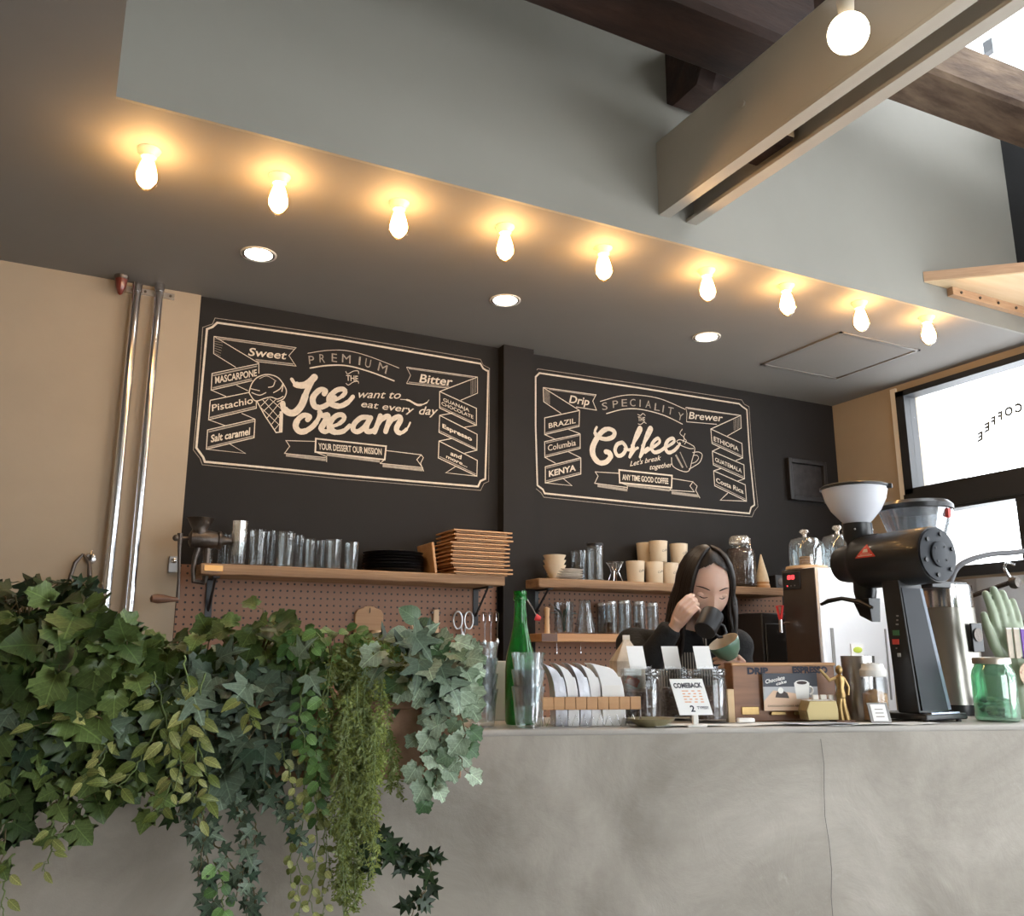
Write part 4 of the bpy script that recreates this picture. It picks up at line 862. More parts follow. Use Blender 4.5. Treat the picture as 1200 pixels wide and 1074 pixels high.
# picture frame
P0_ = onY(920, 538, YW); P1_ = onY(966, 588, YW); cx = (P0_.x+P1_.x)/2; cz = (onY(943, 542, YW).z+onY(945, 587, YW).z)/2; w2 = .088; h2 = (onY(943, 540, YW).z-onY(945, 588, YW).z)/2
t = thing('framed_picture', 'small black framed dark picture on the black wall near the corner', 'picture', (cx, YW, cz))
w2 = (onY(965, 563, YW).x-onY(921, 563, YW).x)/2
for q in (-1, 1):
    MB().box((q*(w2-.012), -.016, 0), (.024, .03, h2*2)).build('frame_side', M['black'], t, bevel=.003); MB().box((0, -.016, q*(h2-.012)), (w2*2-.048, .03, .024)).build('frame_side', M['black'], t, bevel=.003)
M['pic'] = mat('dark_print', (.012, .012, .014), .35, col2=(.04, .038, .04), scale=25); MB().box((0, -.008, 0), (w2*2-.04, .006, h2*2-.04)).build('print', M['pic'], t)
# row of a back counter under the shelves (hidden behind the counter; carries the machines)
t = thing('back_counter', 'dark steel topped back bench along the wall', 'counter', (.5, YW-.62, 0))
MB().span((0, .02, 0), (XR-.5-.03, .60, .90)).build('body', M['black'], t); MB().span((0, 0, .9), (XR-.5-.025, .60, .93)).build('worktop', M['steel'], t, bevel=.004)
# ------------------------------------------------------------ things on the concrete counter
def ctr(px, d, z=None):
    z = CZ if z is None else z; o = ca+CN*d; py = 850
    for _ in range(8):
        dr = ray(px, py); k = (o-_C).dot(CN)/dr.dot(CN); P = _C+dr*k; py += (P.z-z)/mpp(P)
    return Vector((P.x, P.y, z))
def cth(name, lab, cat, px, d, grp=None, rz=0, z=None):
    P = ctr(px, d, z); t = thing(name, lab, cat, tuple(P), CANG+rz, grp); return t, P, mpp(P)
# green swing-top bottle
M['green_glass'] = mat('green_glass', (.03, .34, .06), .06, trans=.75, ior=1.2, coat=.6)
t, P, s = cth('green_bottle', 'tall green swing top glass bottle behind the stacked tumblers', 'bottle', 610, .16)
r = 18.5*s; h = zat(P, 693)-CZ
MB().lathe([(.0, 0), (r*.9, 0), (r, .008), (r, h*.40), (r*.92, h*.50), (r*.62, h*.64), (r*.44, h*.76), (r*.38, h*.90), (r*.37, h*.925), (r*.46, h*.93), (r*.46, h*.955), (r*.40, h*.96), (r*.44, h*.97), (r*.44, h), (r*.3, h), (r*.28, h*.9)], 28, cap=False).build('bottle_body', M['green_glass'], t)
M['red_rubber'] = mat('red_rubber', (.55, .02, .02), .5)
MB().tube([(r*.42, 0, h*.94), (r*.75, -.004, h*.88), (r*1.15, -.006, h*.79)], .0018, 6).tube([(-r*.42, 0, h*.94), (0, -r*.5, h*.94), (r*.42, 0, h*.94)], .0015, 6).build('wire_bail', M['chrome'], t)
MB().cyl((r*.98, -.006, h*.80), (r*1.3, -.006, h*.785), .009, .006, 12).build('red_stopper', M['red_rubber'], t)
# stacks of fluted tumblers
def nested(px, d, w_, tops, labs, grp, foot_w):
    P = ctr(px, d); s = mpp(P); z = CZ
    hs = [zat(P, y)-CZ for y in tops]; H1 = hs[0]
    for k, (hh_, lab) in enumerate(zip(hs, labs)):
        z = CZ + (hs[k]-hs[0]) + .0006
        t = thing('fluted_tumbler', lab, 'glass', (P.x, P.y, z), CANG, grp); r = w_*s/2
        mb = MB(); prof = [(.001, 0), (r*foot_w, 0), (r*foot_w*1.02, .003), (r*foot_w*1.08, H1*.25), (r*.86, H1*.62), (r*.88, H1*.66), (r, H1), (r-.002, H1), (r*.86-.002, H1*.66), (r*.82, H1*.6), (r*foot_w, H1*.22), (r*foot_w-.004, .012), (.001, .010)]
        mb.lathe(prof, 40, None, cap=False)
        for i, v in enumerate(mb.v):
            j = i//40
            if 2 <= j <= 5 and i % 4 == 0: mb.v[i] = (v[0]*.95, v[1]*.95, v[2])
        mb.build('glass_body', M['glass_c'], t, smooth=25)
M['glass_c'] = glass('bright_fluted_glass', (.88, .91, .92), gl=.04, rough=.04, edge=.42, dense=.04)
nested(619, .045, 40, [805, 785, 765], ['lowest tumbler of the stack in front of the green bottle', 'middle tumbler of the stack in front of the green bottle', 'topmost tumbler of the stack in front of the green bottle'], 'stack of three tumblers by the bottle', .72)
nested(565, .10, 38, [808, 790, 772, 753], ['lowest tumbler of the stack beside the plants', 'second tumbler up of the stack beside the plants', 'third tumbler up of the stack beside the plants', 'topmost tumbler of the stack beside the plants'], 'stack of tumblers by the plants', .75)
# pale panel behind the bottle
M['pale'] = mat('pale_panel', (.62, .55, .47), .6)
t, P, s = cth('pale_box', 'pale upright board standing behind the green bottle and tumblers', 'board', 590, .30)
MB().box((0, 0, (zat(P, 775)-CZ)/2), (.09, .04, zat(P, 775)-CZ)).build('panel', M['pale'], t, bevel=.003)
# coffee bags leaning in a wooden rack
M['bag_white'] = mat('white_paper_bag', (.80, .79, .78), .5, bump=.15, bscale=18)
M['bag_foil'] = mat('silver_foil_bag', (.55, .56, .60), .35, .6, bump=.3, bscale=25)
for i, (px, w_, m_, lab) in enumerate([(655, 14, 'bag_foil', 'silver coffee bag, leftmost in the wooden rail'), (669, 13, 'bag_white', 'white coffee bag, second from left in the wooden rail'), (683, 13, 'bag_foil', 'silver coffee bag, third from left in the wooden rail'), (696, 13, 'bag_white', 'white coffee bag, second from right in the wooden rail'), (716, 24, 'bag_white', 'white coffee bag with a label, rightmost in the wooden rail')]):
    t, P, s = cth('coffee_bag', lab, 'bag', px, .115, 'coffee bags in the rail'); H_ = zat(P, 777)-CZ; W_ = w_*s; mb = MB(); vs = []; N = 12; wide = i == 4
    for j in range(N+1):
        v = j/N; lean = -(v**3.2)*16*s; hw = W_/2*(1.04-.10*v if not wide else 1.15-.12*v*v); zz = H_*(1-(1-v)**1.35)
        sag = .012*math.sin(v*PI)
        yw = .042*(1-.12*v) if j not in (0,) else .038
        vs += [(lean-hw*.98, -yw, zz), (lean+hw*.98+sag*0, -yw, zz-(.012 if v > .7 else 0)), (lean+hw*.98, yw, zz-(.012 if v > .7 else 0)), (lean-hw*.98, yw, zz)]
    for j in range(N): mb_ = j*4; mb.f += [(mb_+k, mb_+(k+1) % 4, mb_+4+(k+1) % 4, mb_+4+k) for k in range(4)]
    mb.v = vs; mb.f += [(3, 2, 1, 0), (N*4, N*4+1, N*4+2, N*4+3)]; mb.build('bag_body', M[m_], t, smooth=30, bevel=.003)
    if i == 4: MB().box((-.008, -.044, H_*.40), (W_*.9, .002, .075)).build('paper_label', M['white_plastic'], t, smooth=0); MB().box((-.008, -.0455, H_*.44), (W_*.5, .001, .003)).build('label_print', M['marker'] if 'marker' in M else M['alu'], t, smooth=0)
t, P, s = cth('wooden_rail_rack', 'low wooden rail on thin wire legs holding the coffee bags', 'rack', 694, .052)
z0 = zat(P, 832)-CZ; z1 = zat(P, 817)-CZ; L3 = 118*s
for k in range(9):
    x = -L3/2+L3*(k+.5)/9
    MB().box((x, 0, (z0+z1)/2), (L3/9-.0012, .010, z1-z0)).build('wood_segment', M['wood2'], t, bevel=.001)
MB().box((0, .006, (z0+z1)/2), (L3, .004, (z1-z0)*.8)).build('backing', M['dark_wood'], t)
MB().tube([(-L3/2+i*L3/24, .0, .002 if i % 2 else z0*.7) for i in range(25)], .0014, 6).tube([(-L3/2, 0, z0), (-L3/2, 0, .002)], .002, 6).tube([(L3/2, 0, z0), (L3/2, 0, .002)], .002, 6).build('wire_legs', M['chrome'], t)
# gingerbread-house shaped carton
M['carton'] = mat('printed_carton', (.55, .46, .36), .5, var=.25, scale=30); M['redprint'] = mat('red_print', (.65, .12, .06), .5); M['cartoon_w'] = mat('white_card', (.85, .84, .80), .5)
t, P, s = cth('milk_carton', 'pale gable topped paper carton with a small red print behind the jars', 'carton', 737, .26)
H_ = zat(P, 748)-CZ; H2 = zat(P, 775)-CZ; W_ = 17*s
MB().add([(-W_, -.04, 0), (W_, -.04, 0), (W_, .05, 0), (-W_, .05, 0), (-W_, -.04, H2), (W_, -.04, H2), (W_, .05, H2), (-W_, .05, H2), (-.2*W_, 0, H_*.985), (W_*.9*.2, 0, H_*.985)], [(3, 2, 1, 0), (0, 1, 5, 4), (1, 2, 6, 5), (2, 3, 7, 6), (3, 0, 4, 7), (4, 5, 9, 8), (5, 6, 9), (6, 7, 8, 9), (7, 4, 8)]).build('carton_body', M['carton'], t, smooth=0, bevel=.002)
MB().box((.0, .005, H_*.99), (W_*.5, .004, .02)).build('top_seam', M['pale'], t)
MB().box((.1*W_, -.0412, H2*.82), (W_*1.2, .001, .02)).build('white_band', M['cartoon_w'], t); MB().box((.05*W_, -.0415, H2*.66), (W_*.9, .001, .022), ry=.4).box((.3*W_, -.0418, H2*.66), (W_*.4, .001, .016), ry=-.6).build('red_print', M['redprint'], t)
# three bean jars with white tags in the lids
M['jarglass'] = glass('jar_glass', (.93, .94, .95), gl=.02, rough=.04, edge=.3, dense=.01)
M['bean_body'] = mat('dark_roast_beans', (.03, .012, .007), .45, col2=(.10, .05, .028), scale=90, bump=.9, bscale=120)
M['tagw'] = mat('white_tag', (.88, .87, .85), .6)
for i, (px, w_, tx) in enumerate([(752, 47, 762), (793, 44, 788), (831, 46, 831)]):
    t, P, s = cth('bean_jar', ['bean jar with a white tag, left of three, behind the rail end', 'bean jar with a white tag, middle of three, behind the price sign', 'bean jar with a white tag, right of three, beside the wooden sign box'][i], 'jar', px, (.165, .262, .165)[i], 'jars of coffee beans'); r = w_*s/2; h = zat(P, 784)-CZ
    MB().lathe([(.001, 0), (r*.94, 0), (r, .008), (r, h*.80), (r*.96, h*.84), (r*.90, h*.86), (r*.90, h*.87), (r*.87, h*.87), (r*.95, h*.8), (r*.95, .01), (.001, .008)], 32, cap=False).build('jar_body', M['jarglass'], t)
    MB().lathe([(0, .009), (r*.93, .01), (r*.935, h*(.58+.05*i)), (r*.6, h*.62), (0, h*.6)], 26).build('beans', M['bean_body'], t)
    MB().lathe([(r*.98, h*.875), (r*1.0, h*.89), (r*1.0, h*.93), (r*.96, h*.95), (r*.97, h*.99), (r*.9, h), (0, h)], 32).build('glass_lid', M['glass_c'], t)
    tw = 20*s; th_ = zat(P, 762)-CZ-h
    MB().add([(-tw/2+.012*(i == 0)-.004, -.0006, h), (tw/2-.004, -.0006, h), (tw/2-.014, -.003, h+th_+.01), (-tw/2-.014, -.003, h+th_+.01), (-tw/2-.004, .0006, h), (tw/2-.004, .0006, h), (tw/2-.014, -.001, h+th_+.01), (-tw/2-.014, -.001, h+th_+.01)], [(0, 1, 2, 3), (7, 6, 5, 4), (0, 4, 5, 1), (1, 5, 6, 2), (2, 6, 7, 3), (3, 7, 4, 0)]).build('price_tag', M['tagw'], t, smooth=0)
    MB().box((0, 0, h+.003), (tw*1.3, .014, .006)).build('tag_holder', M['jarglass'], t)
# price sign
t, P, s = cth('price_sign', 'white hand lettered price card on a small white stand before the bean jars', 'sign', 815, .025)
z0 = zat(P, 838)-CZ; z1 = zat(P, 796)-CZ; W_ = 38*s
X0 = -.012; tilt = -.010
def sgn(x, y): u = (x-789)/36.0; v = (838-y)/42.0; return (X0+(u-.5)*W_ + tilt*(v-.5)*2, -.012+.012*v, z0+(z1-z0)*v)
q = [sgn(789, 838), sgn(827, 838), sgn(827, 796), sgn(789, 796)]
MB().add(q+[(a, b+.002, c) for a, b, c in q], [(0, 1, 2, 3), (7, 6, 5, 4), (0, 4, 5, 1), (1, 5, 6, 2), (2, 6, 7, 3), (3, 7, 4, 0)]).build('card', M['tagw'], t, smooth=0)
MB().box((0, 0, z0/2), (.014, .012, z0)).box((0, 0, .003), (.05, .035, .006)).build('stand', M['white_plastic'], t, bevel=.002)
M['marker'] = mat('black_marker', (.02, .02, .035), .6); M['orange_ink'] = mat('pale_orange_ink', (.80, .45, .28), .7)
def card_text(txt, x0, y0, x1, y1, h, m, shear=0, bold=.02):
    vs, fs = glyphs(txt, bold); xs = [v[0] for v in vs]; a, b = min(xs), max(xs); out = []
    for v in vs:
        u = (v[0]-a)/(b-a); px = x0+(x1-x0)*u+shear*v[1]*h; py = y0+(y1-y0)*u-v[1]/.7*h; S_ = sgn(px, py); out.append((S_[0], S_[1]-.0006, S_[2]))
    MB().add(out, fs).build('lettering', m, t, smooth=0)
card_text('COMEBACK', 791.5, 806.5, 824, 806, 5.5, M['marker'], bold=.035); card_text('2', 803, 834, 808, 834, 7, M['marker'], bold=.03); card_text('TYPES!!', 811, 831, 824, 831, 3, M['marker'])
for k in range(5): card_text('- - - -' if k % 2 else '-- - -', 799, 812+k*3.2, 821, 812+k*3.2, 6, M['orange_ink'], bold=.03)
# olive plate
M['olive'] = mat('olive_glaze', (.22, .19, .10), .35); t, P, s = cth('olive_plate', 'small olive green plate at the counter edge before the bean jars', 'plate', 763, .045)
r = 28*s; MB().lathe([(.001, 0), (r*.5, 0), (r*.6, .004), (r*.95, .016), (r, .020), (r*.96, .020), (r*.58, .008), (.001, .006)], 36, cap=False).build('plate_body', M['olive'], t)
# papers
M['paper'] = mat('white_paper', (.82, .82, .80), .7); M['paper_blue'] = mat('pale_blue_paper', (.52, .56, .62), .6)
for i, (px, w_, d, z, rz, m_, lab) in enumerate([(858, .42, .045, 0, .04, 'paper', 'long white paper sheet lying before the wooden sign box'), (965, .22, .035, .0018, -.06, 'paper_blue', 'pale blue leaflet lying at the counter edge below the gold box'), (1030, .30, .03, 0, .03, 'paper', 'white leaflet at the counter edge below the black grinder')]):
    t, P, s = cth('paper_sheet', lab, 'paper', px, d, None, rz); t.location.z = CZ+z; sd = MB(); n = 8; vs = []; fs = []
    for i2 in range(n+1):
        u = i2/n-.5; zz = .001+.004*abs(math.sin(u*5+i)); vs += [(u*w_, -.03, zz), (u*w_, .05, zz*.6), (u*w_, .05, zz*.6-.0005), (u*w_, -.03, zz-.0005)]
    for i2 in range(n): a = i2*4; fs += [(a, a+1, a+5, a+4), (a+3, a+7, a+6, a+2), (a, a+4, a+7, a+3), (a+1, a+2, a+6, a+5)]
    sd.add(vs, fs+[(0, 3, 2, 1), (n*4, n*4+1, n*4+2, n*4+3)]).build('sheet', M[m_], t, smooth=0)
# wooden sign box DRIP / ESPRESSO
M['walnut'] = mat('walnut_board', (.17, .075, .035), .45, col2=(.30, .14, .065), scale=6, stretch=(.4, 2, 5))
t, P, s = cth('wooden_sign_box', 'brown wooden box sign lettered DRIP and ESPRESSO on the counter', 'sign', 922, .16)
W_ = 127*s; H_ = zat(P, 777)-CZ
MB().box((0, .03, H_/2), (W_, .06, H_)).build('box', M['walnut'], t, bevel=.003); MB().box((0, .0, H_-.004), (W_+.004, .012, .008)).build('top_strip', M['wood2'], t, bevel=.002)
def flat_text(t, txt, x, z, w, h, m, y=-.0008, bold=.02, serif=False, name='lettering', sk=0):
    vs, fs = glyphs(txt, bold); xs = [v[0] for v in vs]; a, b = min(xs), max(xs)
    MB().add([(x+(v[0]-a)/(b-a)*w, y, z+v[1]/.7*h+sk*(v[0]-a)/(b-a)) for v in vs], fs).build(name, m, t, smooth=0)
def lx(px): return (px-922)*s
def lz(py): return zat(P, py)-CZ
flat_text(t, 'DRIP', lx(877), lz(790), 26*s, 7*s, M['marker'], bold=.06); flat_text(t, 'ESPRESSO', lx(933), lz(789), 44*s, 7*s, M['marker'], bold=.06)
MB().box((lx(878), -.002, lz(833)), (21*s, .003, 9*s)).build('brass_plate', M['brass'], t, bevel=.001)
for q in (911, 940): MB().box((lx(q), -.005, lz(836)), (18*s, .010, 4*s)).build('card_clip', M['brass'], t, bevel=.001)
# picture card with cake and cup
M['navycard'] = mat('dark_blue_card', (.04, .045, .06), .5); M['peach'] = mat('peach_print', (.72, .50, .34), .5); M['cakeb'] = mat('chocolate_print', (.04, .02, .015), .5); M['greyp'] = mat('pale_grey_print', (.45, .46, .48), .5)
tc_ = thing('picture_card', 'glossy card picturing cake and a coffee cup, leaning on the sign box', 'card', (P.x-.0, P.y, CZ), CANG); tc_.location = P - CN*.014 + Vector((0, 0, .006))
cx0, cx1, cz0, cz1 = lx(893), lx(960), lz(834)-.003, lz(792)
MB().span((cx0, 0, cz0), (cx1, .003, cz1)).build('card', M['greyp'], tc_, smooth=0)
MB().span((cx0, -.0006, cz1-(cz1-cz0)*.36), (cx1, 0, cz1)).build('dark_field', M['navycard'], tc_, smooth=0)
MB().add([(cx0, -.0009, cz0), (cx1, -.0009, cz0), (cx1-.01, -.0009, cz0+.03), (lx(930), -.0009, cz0+.045), (lx(905), -.0009, cz0+.052), (cx0, -.0009, cz0+.025)], [(0, 1, 2, 3, 4, 5)]).build('table_print', M['peach'], tc_, smooth=0)
MB().add([(lx(907), -.0014, lz(820)), (lx(924), -.0014, lz(821)), (lx(922), -.0014, lz(815)), (lx(915), -.0014, lz(811)), (lx(909), -.0014, lz(814))], [(0, 1, 2, 3, 4)]).build('cake_print', M['cakeb'], tc_, smooth=0)
MB().lathe([(0, 0), (3.5*s, .0004)], 14, Matrix.Translation((lx(914), -.0015, lz(812))) @ Matrix.Rotation(PI/2, 4, 'X')).build('cream_print', M['cartoon_w'], tc_)
MB().add([(lx(931), -.0014, lz(803)), (lx(950), -.0014, lz(803)), (lx(948), -.0014, lz(822)), (lx(933), -.0014, lz(822))], [(0, 1, 2, 3)]).tube([(lx(949)+4.5*s*math.cos(a_), -.0016, lz(812)+4.5*s*math.sin(a_)) for a_ in [-1.5+3*i/8 for i in range(9)]], 1.2*s, 5).build('cup_print', M['cartoon_w'], tc_, smooth=0)
MB().add([(lx(940.5)+8.5*s*math.cos(2*PI*i/18), -.0018, lz(803)+3*s*math.sin(2*PI*i/18)) for i in range(18)], [tuple(range(18))]).build('cup_rim_print', M['cartoon_w'], tc_, smooth=0)
MB().add([(lx(940.5)+6.5*s*math.cos(2*PI*i/18), -.0022, lz(803)+2*s*math.sin(2*PI*i/18)) for i in range(18)], [tuple(range(18))]).build('coffee_print', M['cakeb'], tc_, smooth=0)
flat_text(tc_, 'Chocolate', lx(896), lz(804), 24*s, 4.5*s, M['cartoon_w'], y=-.0012, sk=5*s); flat_text(tc_, 'cake', lx(909), lz(806), 13*s, 3.5*s, M['cartoon_w'], y=-.0013, sk=3*s); flat_text(tc_, 'CHOCOLATE CAKE AND COFFEE', lx(897), lz(831), 55*s, 2*s, M['cakeb'], y=-.0013)
# pale wooden stick between the jar and the sign box, little rubber
t, P2, s2_ = cth('wooden_strip', 'pale yellow wooden strip standing between the right bean jar and the sign box', 'strip', 856.5, .15); MB().box((0, 0, (zat(P2, 808)-CZ)/2), (8*s2_, .02, zat(P2, 808)-CZ)).build('strip', M['ply'], t, bevel=.001)
t, P2, s2_ = cth('white_eraser', 'tiny white block lying before the sign box', 'block', 874, .09); t.location.z = CZ+.0025; MB().box((0, 0, .007), (20*s2_, .02, .011)).build('block', M['tagw'], t, bevel=.003)
# gold box with a white top
M['gold'] = mat('brushed_gold', (.34, .27, .13), .5, .6)
t, P2, s2_ = cth('gold_box', 'small gold box with white printed top before the sign box', 'box', 966, .075, rz=.02); t.location.z = CZ+.0085; H_ = zat(P2, 822)-CZ-.008; W_ = 38*s2_
MB().prism([(-W_/2, 0), (W_/2, 0), (W_/2, H_*.55), (W_/2-.004, H_), (-W_/2+.006, H_), (-W_/2-.004, H_*.5)], -.0, .05, Matrix.Rotation(PI/2, 4, 'X') @ Matrix.Translation((0, 0, -.05))).build('box_body', M['gold'], t, bevel=.002, smooth=0)
MB().box((0, .025, H_+.0008), (W_*.86, .036, .0012)).build('white_top', M['tagw'], t)
MB().box((.003, .024, H_+.0018), (W_*.5, .003, .0006)).build('printed_line', M['gold'], t)
t, P3, s3_ = cth('folded_price_tag', 'cream folded price tag standing on the gold box', 'tag', 966, .10); t.location.z = CZ+H_+.0105
for k in range(3): MB().box((-.02+k*.022, 0, .006), (.016, .008, .012)).build('tag_face', M['cream2'], t, bevel=.001)
# brass figurine pointing left
t, P2, s2_ = cth('brass_figurine', 'small brass figurine with one arm raised, before the steel tumbler', 'figurine', 988, .085)
H_ = zat(P2, 780)-CZ; MB().box((0, 0, .004), (.055, .04, .008)).build('plinth', M['dark_wood'], t, bevel=.002)
MB().tube([(-.004, 0, .008), (-.006, 0, H_*.3), (-.003, 0, H_*.45)], [.009, .0075, .009], 10).tube([(.012, 0, .008), (.006, 0, H_*.28), (.002, 0, H_*.45)], [.010, .0075, .009], 10).build('legs', M['brass'], t)
MB().lathe([(.001, H_*.40), (.012, H_*.44), (.013, H_*.50), (.009, H_*.60), (.013, H_*.72), (.012, H_*.80), (.005, H_*.84), (.001, H_*.85)], 14).build('torso', M['brass'], t); MB().ball((0, 0, H_*.92), (.0095, .0095, .012)).build('head', M['brass'], t)
MB().tube([(-.008, 0, H_*.78), (-.028, 0, H_*.74), (-.055, -.004, H_*.93)], [.005, .005, .0035], 8).build('arm', M['brass'], t); MB().tube([(.01, 0, H_*.78), (.022, 0, H_*.62), (.016, -.006, H_*.48)], [.005, .0045, .004], 8).build('arm', M['brass'], t)
# steel tumbler
M['steel_v'] = mat('satin_steel_cup', (.42, .40, .38), .28, 1)
t, P2, s2_ = cth('steel_tumbler', 'tall satin steel tumbler behind the sugar jar', 'tumbler', 1011, .15); H_ = zat(P2, 769)-CZ; r = 19*s2_
MB().lathe([(.001, 0), (r*.88, 0), (r*.9, .004), (r, H_), (r-.002, H_), (r*.88, .01), (.001, .008)], 32, cap=False).build('cup_body', M['steel_v'], t)
# sugar jar
M['sugar'] = mat('brown_sugar', (.52, .33, .17), .8, var=.1, scale=60)
t, P2, s2_ = cth('sugar_jar', 'glass jar of brown sugar with a white ribbed lid beside the black grinder', 'jar', 1028, .10); H_ = zat(P2, 777)-CZ; r = 14.5*s2_
MB().lathe([(.001, 0), (r, 0), (r*1.04, .004), (r*1.04, H_*.70), (r*.98, H_*.76), (r*.94, H_*.76), (r*.98, H_*.68), (r*.98, .006), (.001, .005)], 10, cap=False).build('jar_body', M['jarglass'], t, smooth=20)
MB().lathe([(0, .006), (r*.95, .007), (r*.95, H_*.48), (0, H_*.56)], 20).build('sugar', M['sugar'], t); MB().lathe([(r*1.0, H_*.765), (r*1.05, H_*.78), (r*1.05, H_*.88), (r*.9, H_*.91), (r*.85, H_*.98), (0, H_)], 24).build('lid', M['white_plastic'], t)
# small framed price stand
t, P2, s2_ = cth('framed_price_card', 'small tilted grey framed price card before the sugar jar', 'card', 1033, .035, rz=-.05)
A_ = Matrix.Translation((0, 0, .003)) @ Matrix.Rotation(-.35, 4, 'X') @ Matrix.Rotation(.0, 4, 'Y'); W_ = 25*s2_; H_ = 24*s2_
MB().box((0, 0, H_/2), (W_, .005, H_), A_).build('frame', M['alu'], t, bevel=.001); MB().box((0, -.003, H_/2), (W_*.72, .001, H_*.82), A_).build('card', M['tagw'], t)
for k in range(3): MB().box((0, -.0038, H_*(.3+.18*k)), (W_*.4, .0006, .0016), A_).build('print_line', M['ink'], t)
MB().box((0, .028, .012), (.03, .004, .030)).build('rear_foot', M['iron'], t)
# ------------------------------------------------------------ big black grinder
M['gblack'] = mat('satin_black_paint', (.010, .010, .011), .38, coat=.15); M['gpanel'] = mat('grinder_side_grey', (.026, .029, .035), .55, spec=.3)
M['hopper_w'] = mat('frosted_white_hopper', (.86, .87, .92), .25, trans=.35, ior=1.2)
Pc = ctr(1079, .075); XC0 = Pc.x; YC0 = Pc.y
gw = onY(1114, 838, YC0).x-XC0; gd = onX(1052, 832, XC0).y-YC0; XC = XC0+gw/2
t = thing('black_coffee_grinder', 'large black coffee grinder with a frosted white funnel hopper and red badge', 'grinder', (XC, YC0+gd/2, CZ))
O_ = Vector((XC, YC0+gd/2, CZ)); s = mpp(Pc)
def gP(px, py): return onX(px, py, XC)-O_
zt_ = gP(1062, 690).z; hw, hd = gw/2, gd/2
MB().prism([(-hw-.012, -hd-.03), (hw+.03, -hd-.03), (hw+.03, hd+.07), (-hw-.012, hd+.07)], .006, .022).build('base_plate', M['gblack'], t, bevel=.004, smooth=0)
for a_ in (-hw, hw+.01):
    for b_ in (-hd-.015, hd+.05): MB().cyl((a_, b_, 0), (a_, b_, .007), .007, n=10).build('rubber_foot', M['black'], t)
tw_ = hw*.74
MB().add([(-hw, -hd, .022), (hw, -hd, .022), (hw, hd, .022), (-hw, hd, .022), (-tw_, -hd+.04, zt_+.03), (tw_, -hd+.04, zt_+.03), (tw_, hd+.03, zt_+.03), (-tw_, hd+.03, zt_+.03)], [(3, 2, 1, 0), (4, 5, 6, 7), (0, 1, 5, 4), (1, 2, 6, 5), (2, 3, 7, 6), (3, 0, 4, 7)]).build('column', M['gblack'], t, bevel=.004, smooth=0)
def slab(mb, q0, q1, z0_, z1_, y0_, y1_, th_): mb.add([(q0[0], y0_-th_, z0_), (q0[1], y0_-th_, z0_), (q1[1], y1_-th_, z1_), (q1[0], y1_-th_, z1_), (q0[0], y0_, z0_), (q0[1], y0_, z0_), (q1[1], y1_, z1_), (q1[0], y1_, z1_)], [(0, 1, 2, 3), (7, 6, 5, 4), (0, 4, 5, 1), (1, 5, 6, 2), (2, 6, 7, 3), (3, 7, 4, 0)]); return mb
slab(MB(), (-hw+.006, hw-.014), (-tw_+.004, tw_-.012), .03, zt_, -hd-.001, -hd+.0385, .004).build('grey_cover', M['gpanel'], t, smooth=0)
slab(MB(), (hw-.012, hw+.001), (tw_-.010, tw_+.001), .03, zt_, -hd-.001, -hd+.0385, .003).build('edge_trim', mat('blue_grey_trim', (.16, .19, .24), .35), t, smooth=0)
MB().span((-hw+.01, -hd-.028, .0222), (hw, -hd-.004, .026)).build('front_tray', mat('pale_blue_steel', (.35, .40, .50), .25, .5), t, smooth=0)
e0 = gP(1098, 650); e1 = gP(984, 655); rr = 33.5*mpp(O_+e0); zc_ = e0.z; L0 = e1.y-e0.y
AM = Matrix.Translation((0, e1.y, zc_)) @ Matrix.Rotation(PI/2, 4, 'X'); LL = L0
MB().lathe([(0, -.004), (rr*.40, -.004), (rr*.48, .004), (rr*.66, .008), (rr*.72, .03), (rr*.72, .06), (rr*.94, .085), (rr, .10), (rr, LL-.006), (rr*.97, LL), (0, LL)], 44, AM).build('motor_barrel', M['gblack'], t, smooth=35)
MB().lathe([(rr*.93, LL+.0005), (rr*.93, LL+.004), (rr*.9, LL+.005), (0, LL+.005)], 44, AM).build('end_plate', M['gpanel'], t)
MB().lathe([(rr*.45, LL+.0055), (rr*.45, LL+.012), (rr*.43, LL+.013), (0, LL+.013)], 32, AM).build('end_boss', M['gpanel'], t)
for k in range(6):
    a_ = k*PI/3+.3; MB().lathe([(.006, LL+.005), (.006, LL+.010), (0, LL+.010)], 10, AM @ Matrix.Translation((rr*.74*math.cos(a_), rr*.74*math.sin(a_), 0))).build('bolt', M['black'], t)
for k in range(4):
    a_ = k*PI/2+.9; MB().lathe([(.003, LL+.013), (.003, LL+.015), (0, LL+.015)], 8, AM @ Matrix.Translation((rr*.33*math.cos(a_), rr*.33*math.sin(a_), 0))).build('bolt', M['black'], t)
hp = gP(1006, 632); hy_ = hp.y; sh = mpp(O_+hp); n0 = gP(1006, 614).z; hz_ = hp.z; Tm = Matrix.Translation((0, hy_, 0))
MB().lathe([(13*sh, zc_), (14*sh, hz_-.01), (16.5*sh, hz_), (16.5*sh, n0), (14*sh, n0)], 28, Tm).build('hopper_neck', M['gblack'], t)
for k in range(4): MB().ball((16.5*sh*math.cos(k*1.57-2.6), hy_+16.5*sh*math.sin(k*1.57-2.6), gP(1006, 622).z), .003, 8, 6).build('screw', M['steel'], t)
MB().box((0, hy_-.05, zc_+rr*.80), (.05, .08, .03)).build('neck_block', M['gblack'], t, bevel=.006)
h0, h1 = n0-.002, gP(1006, 573).z
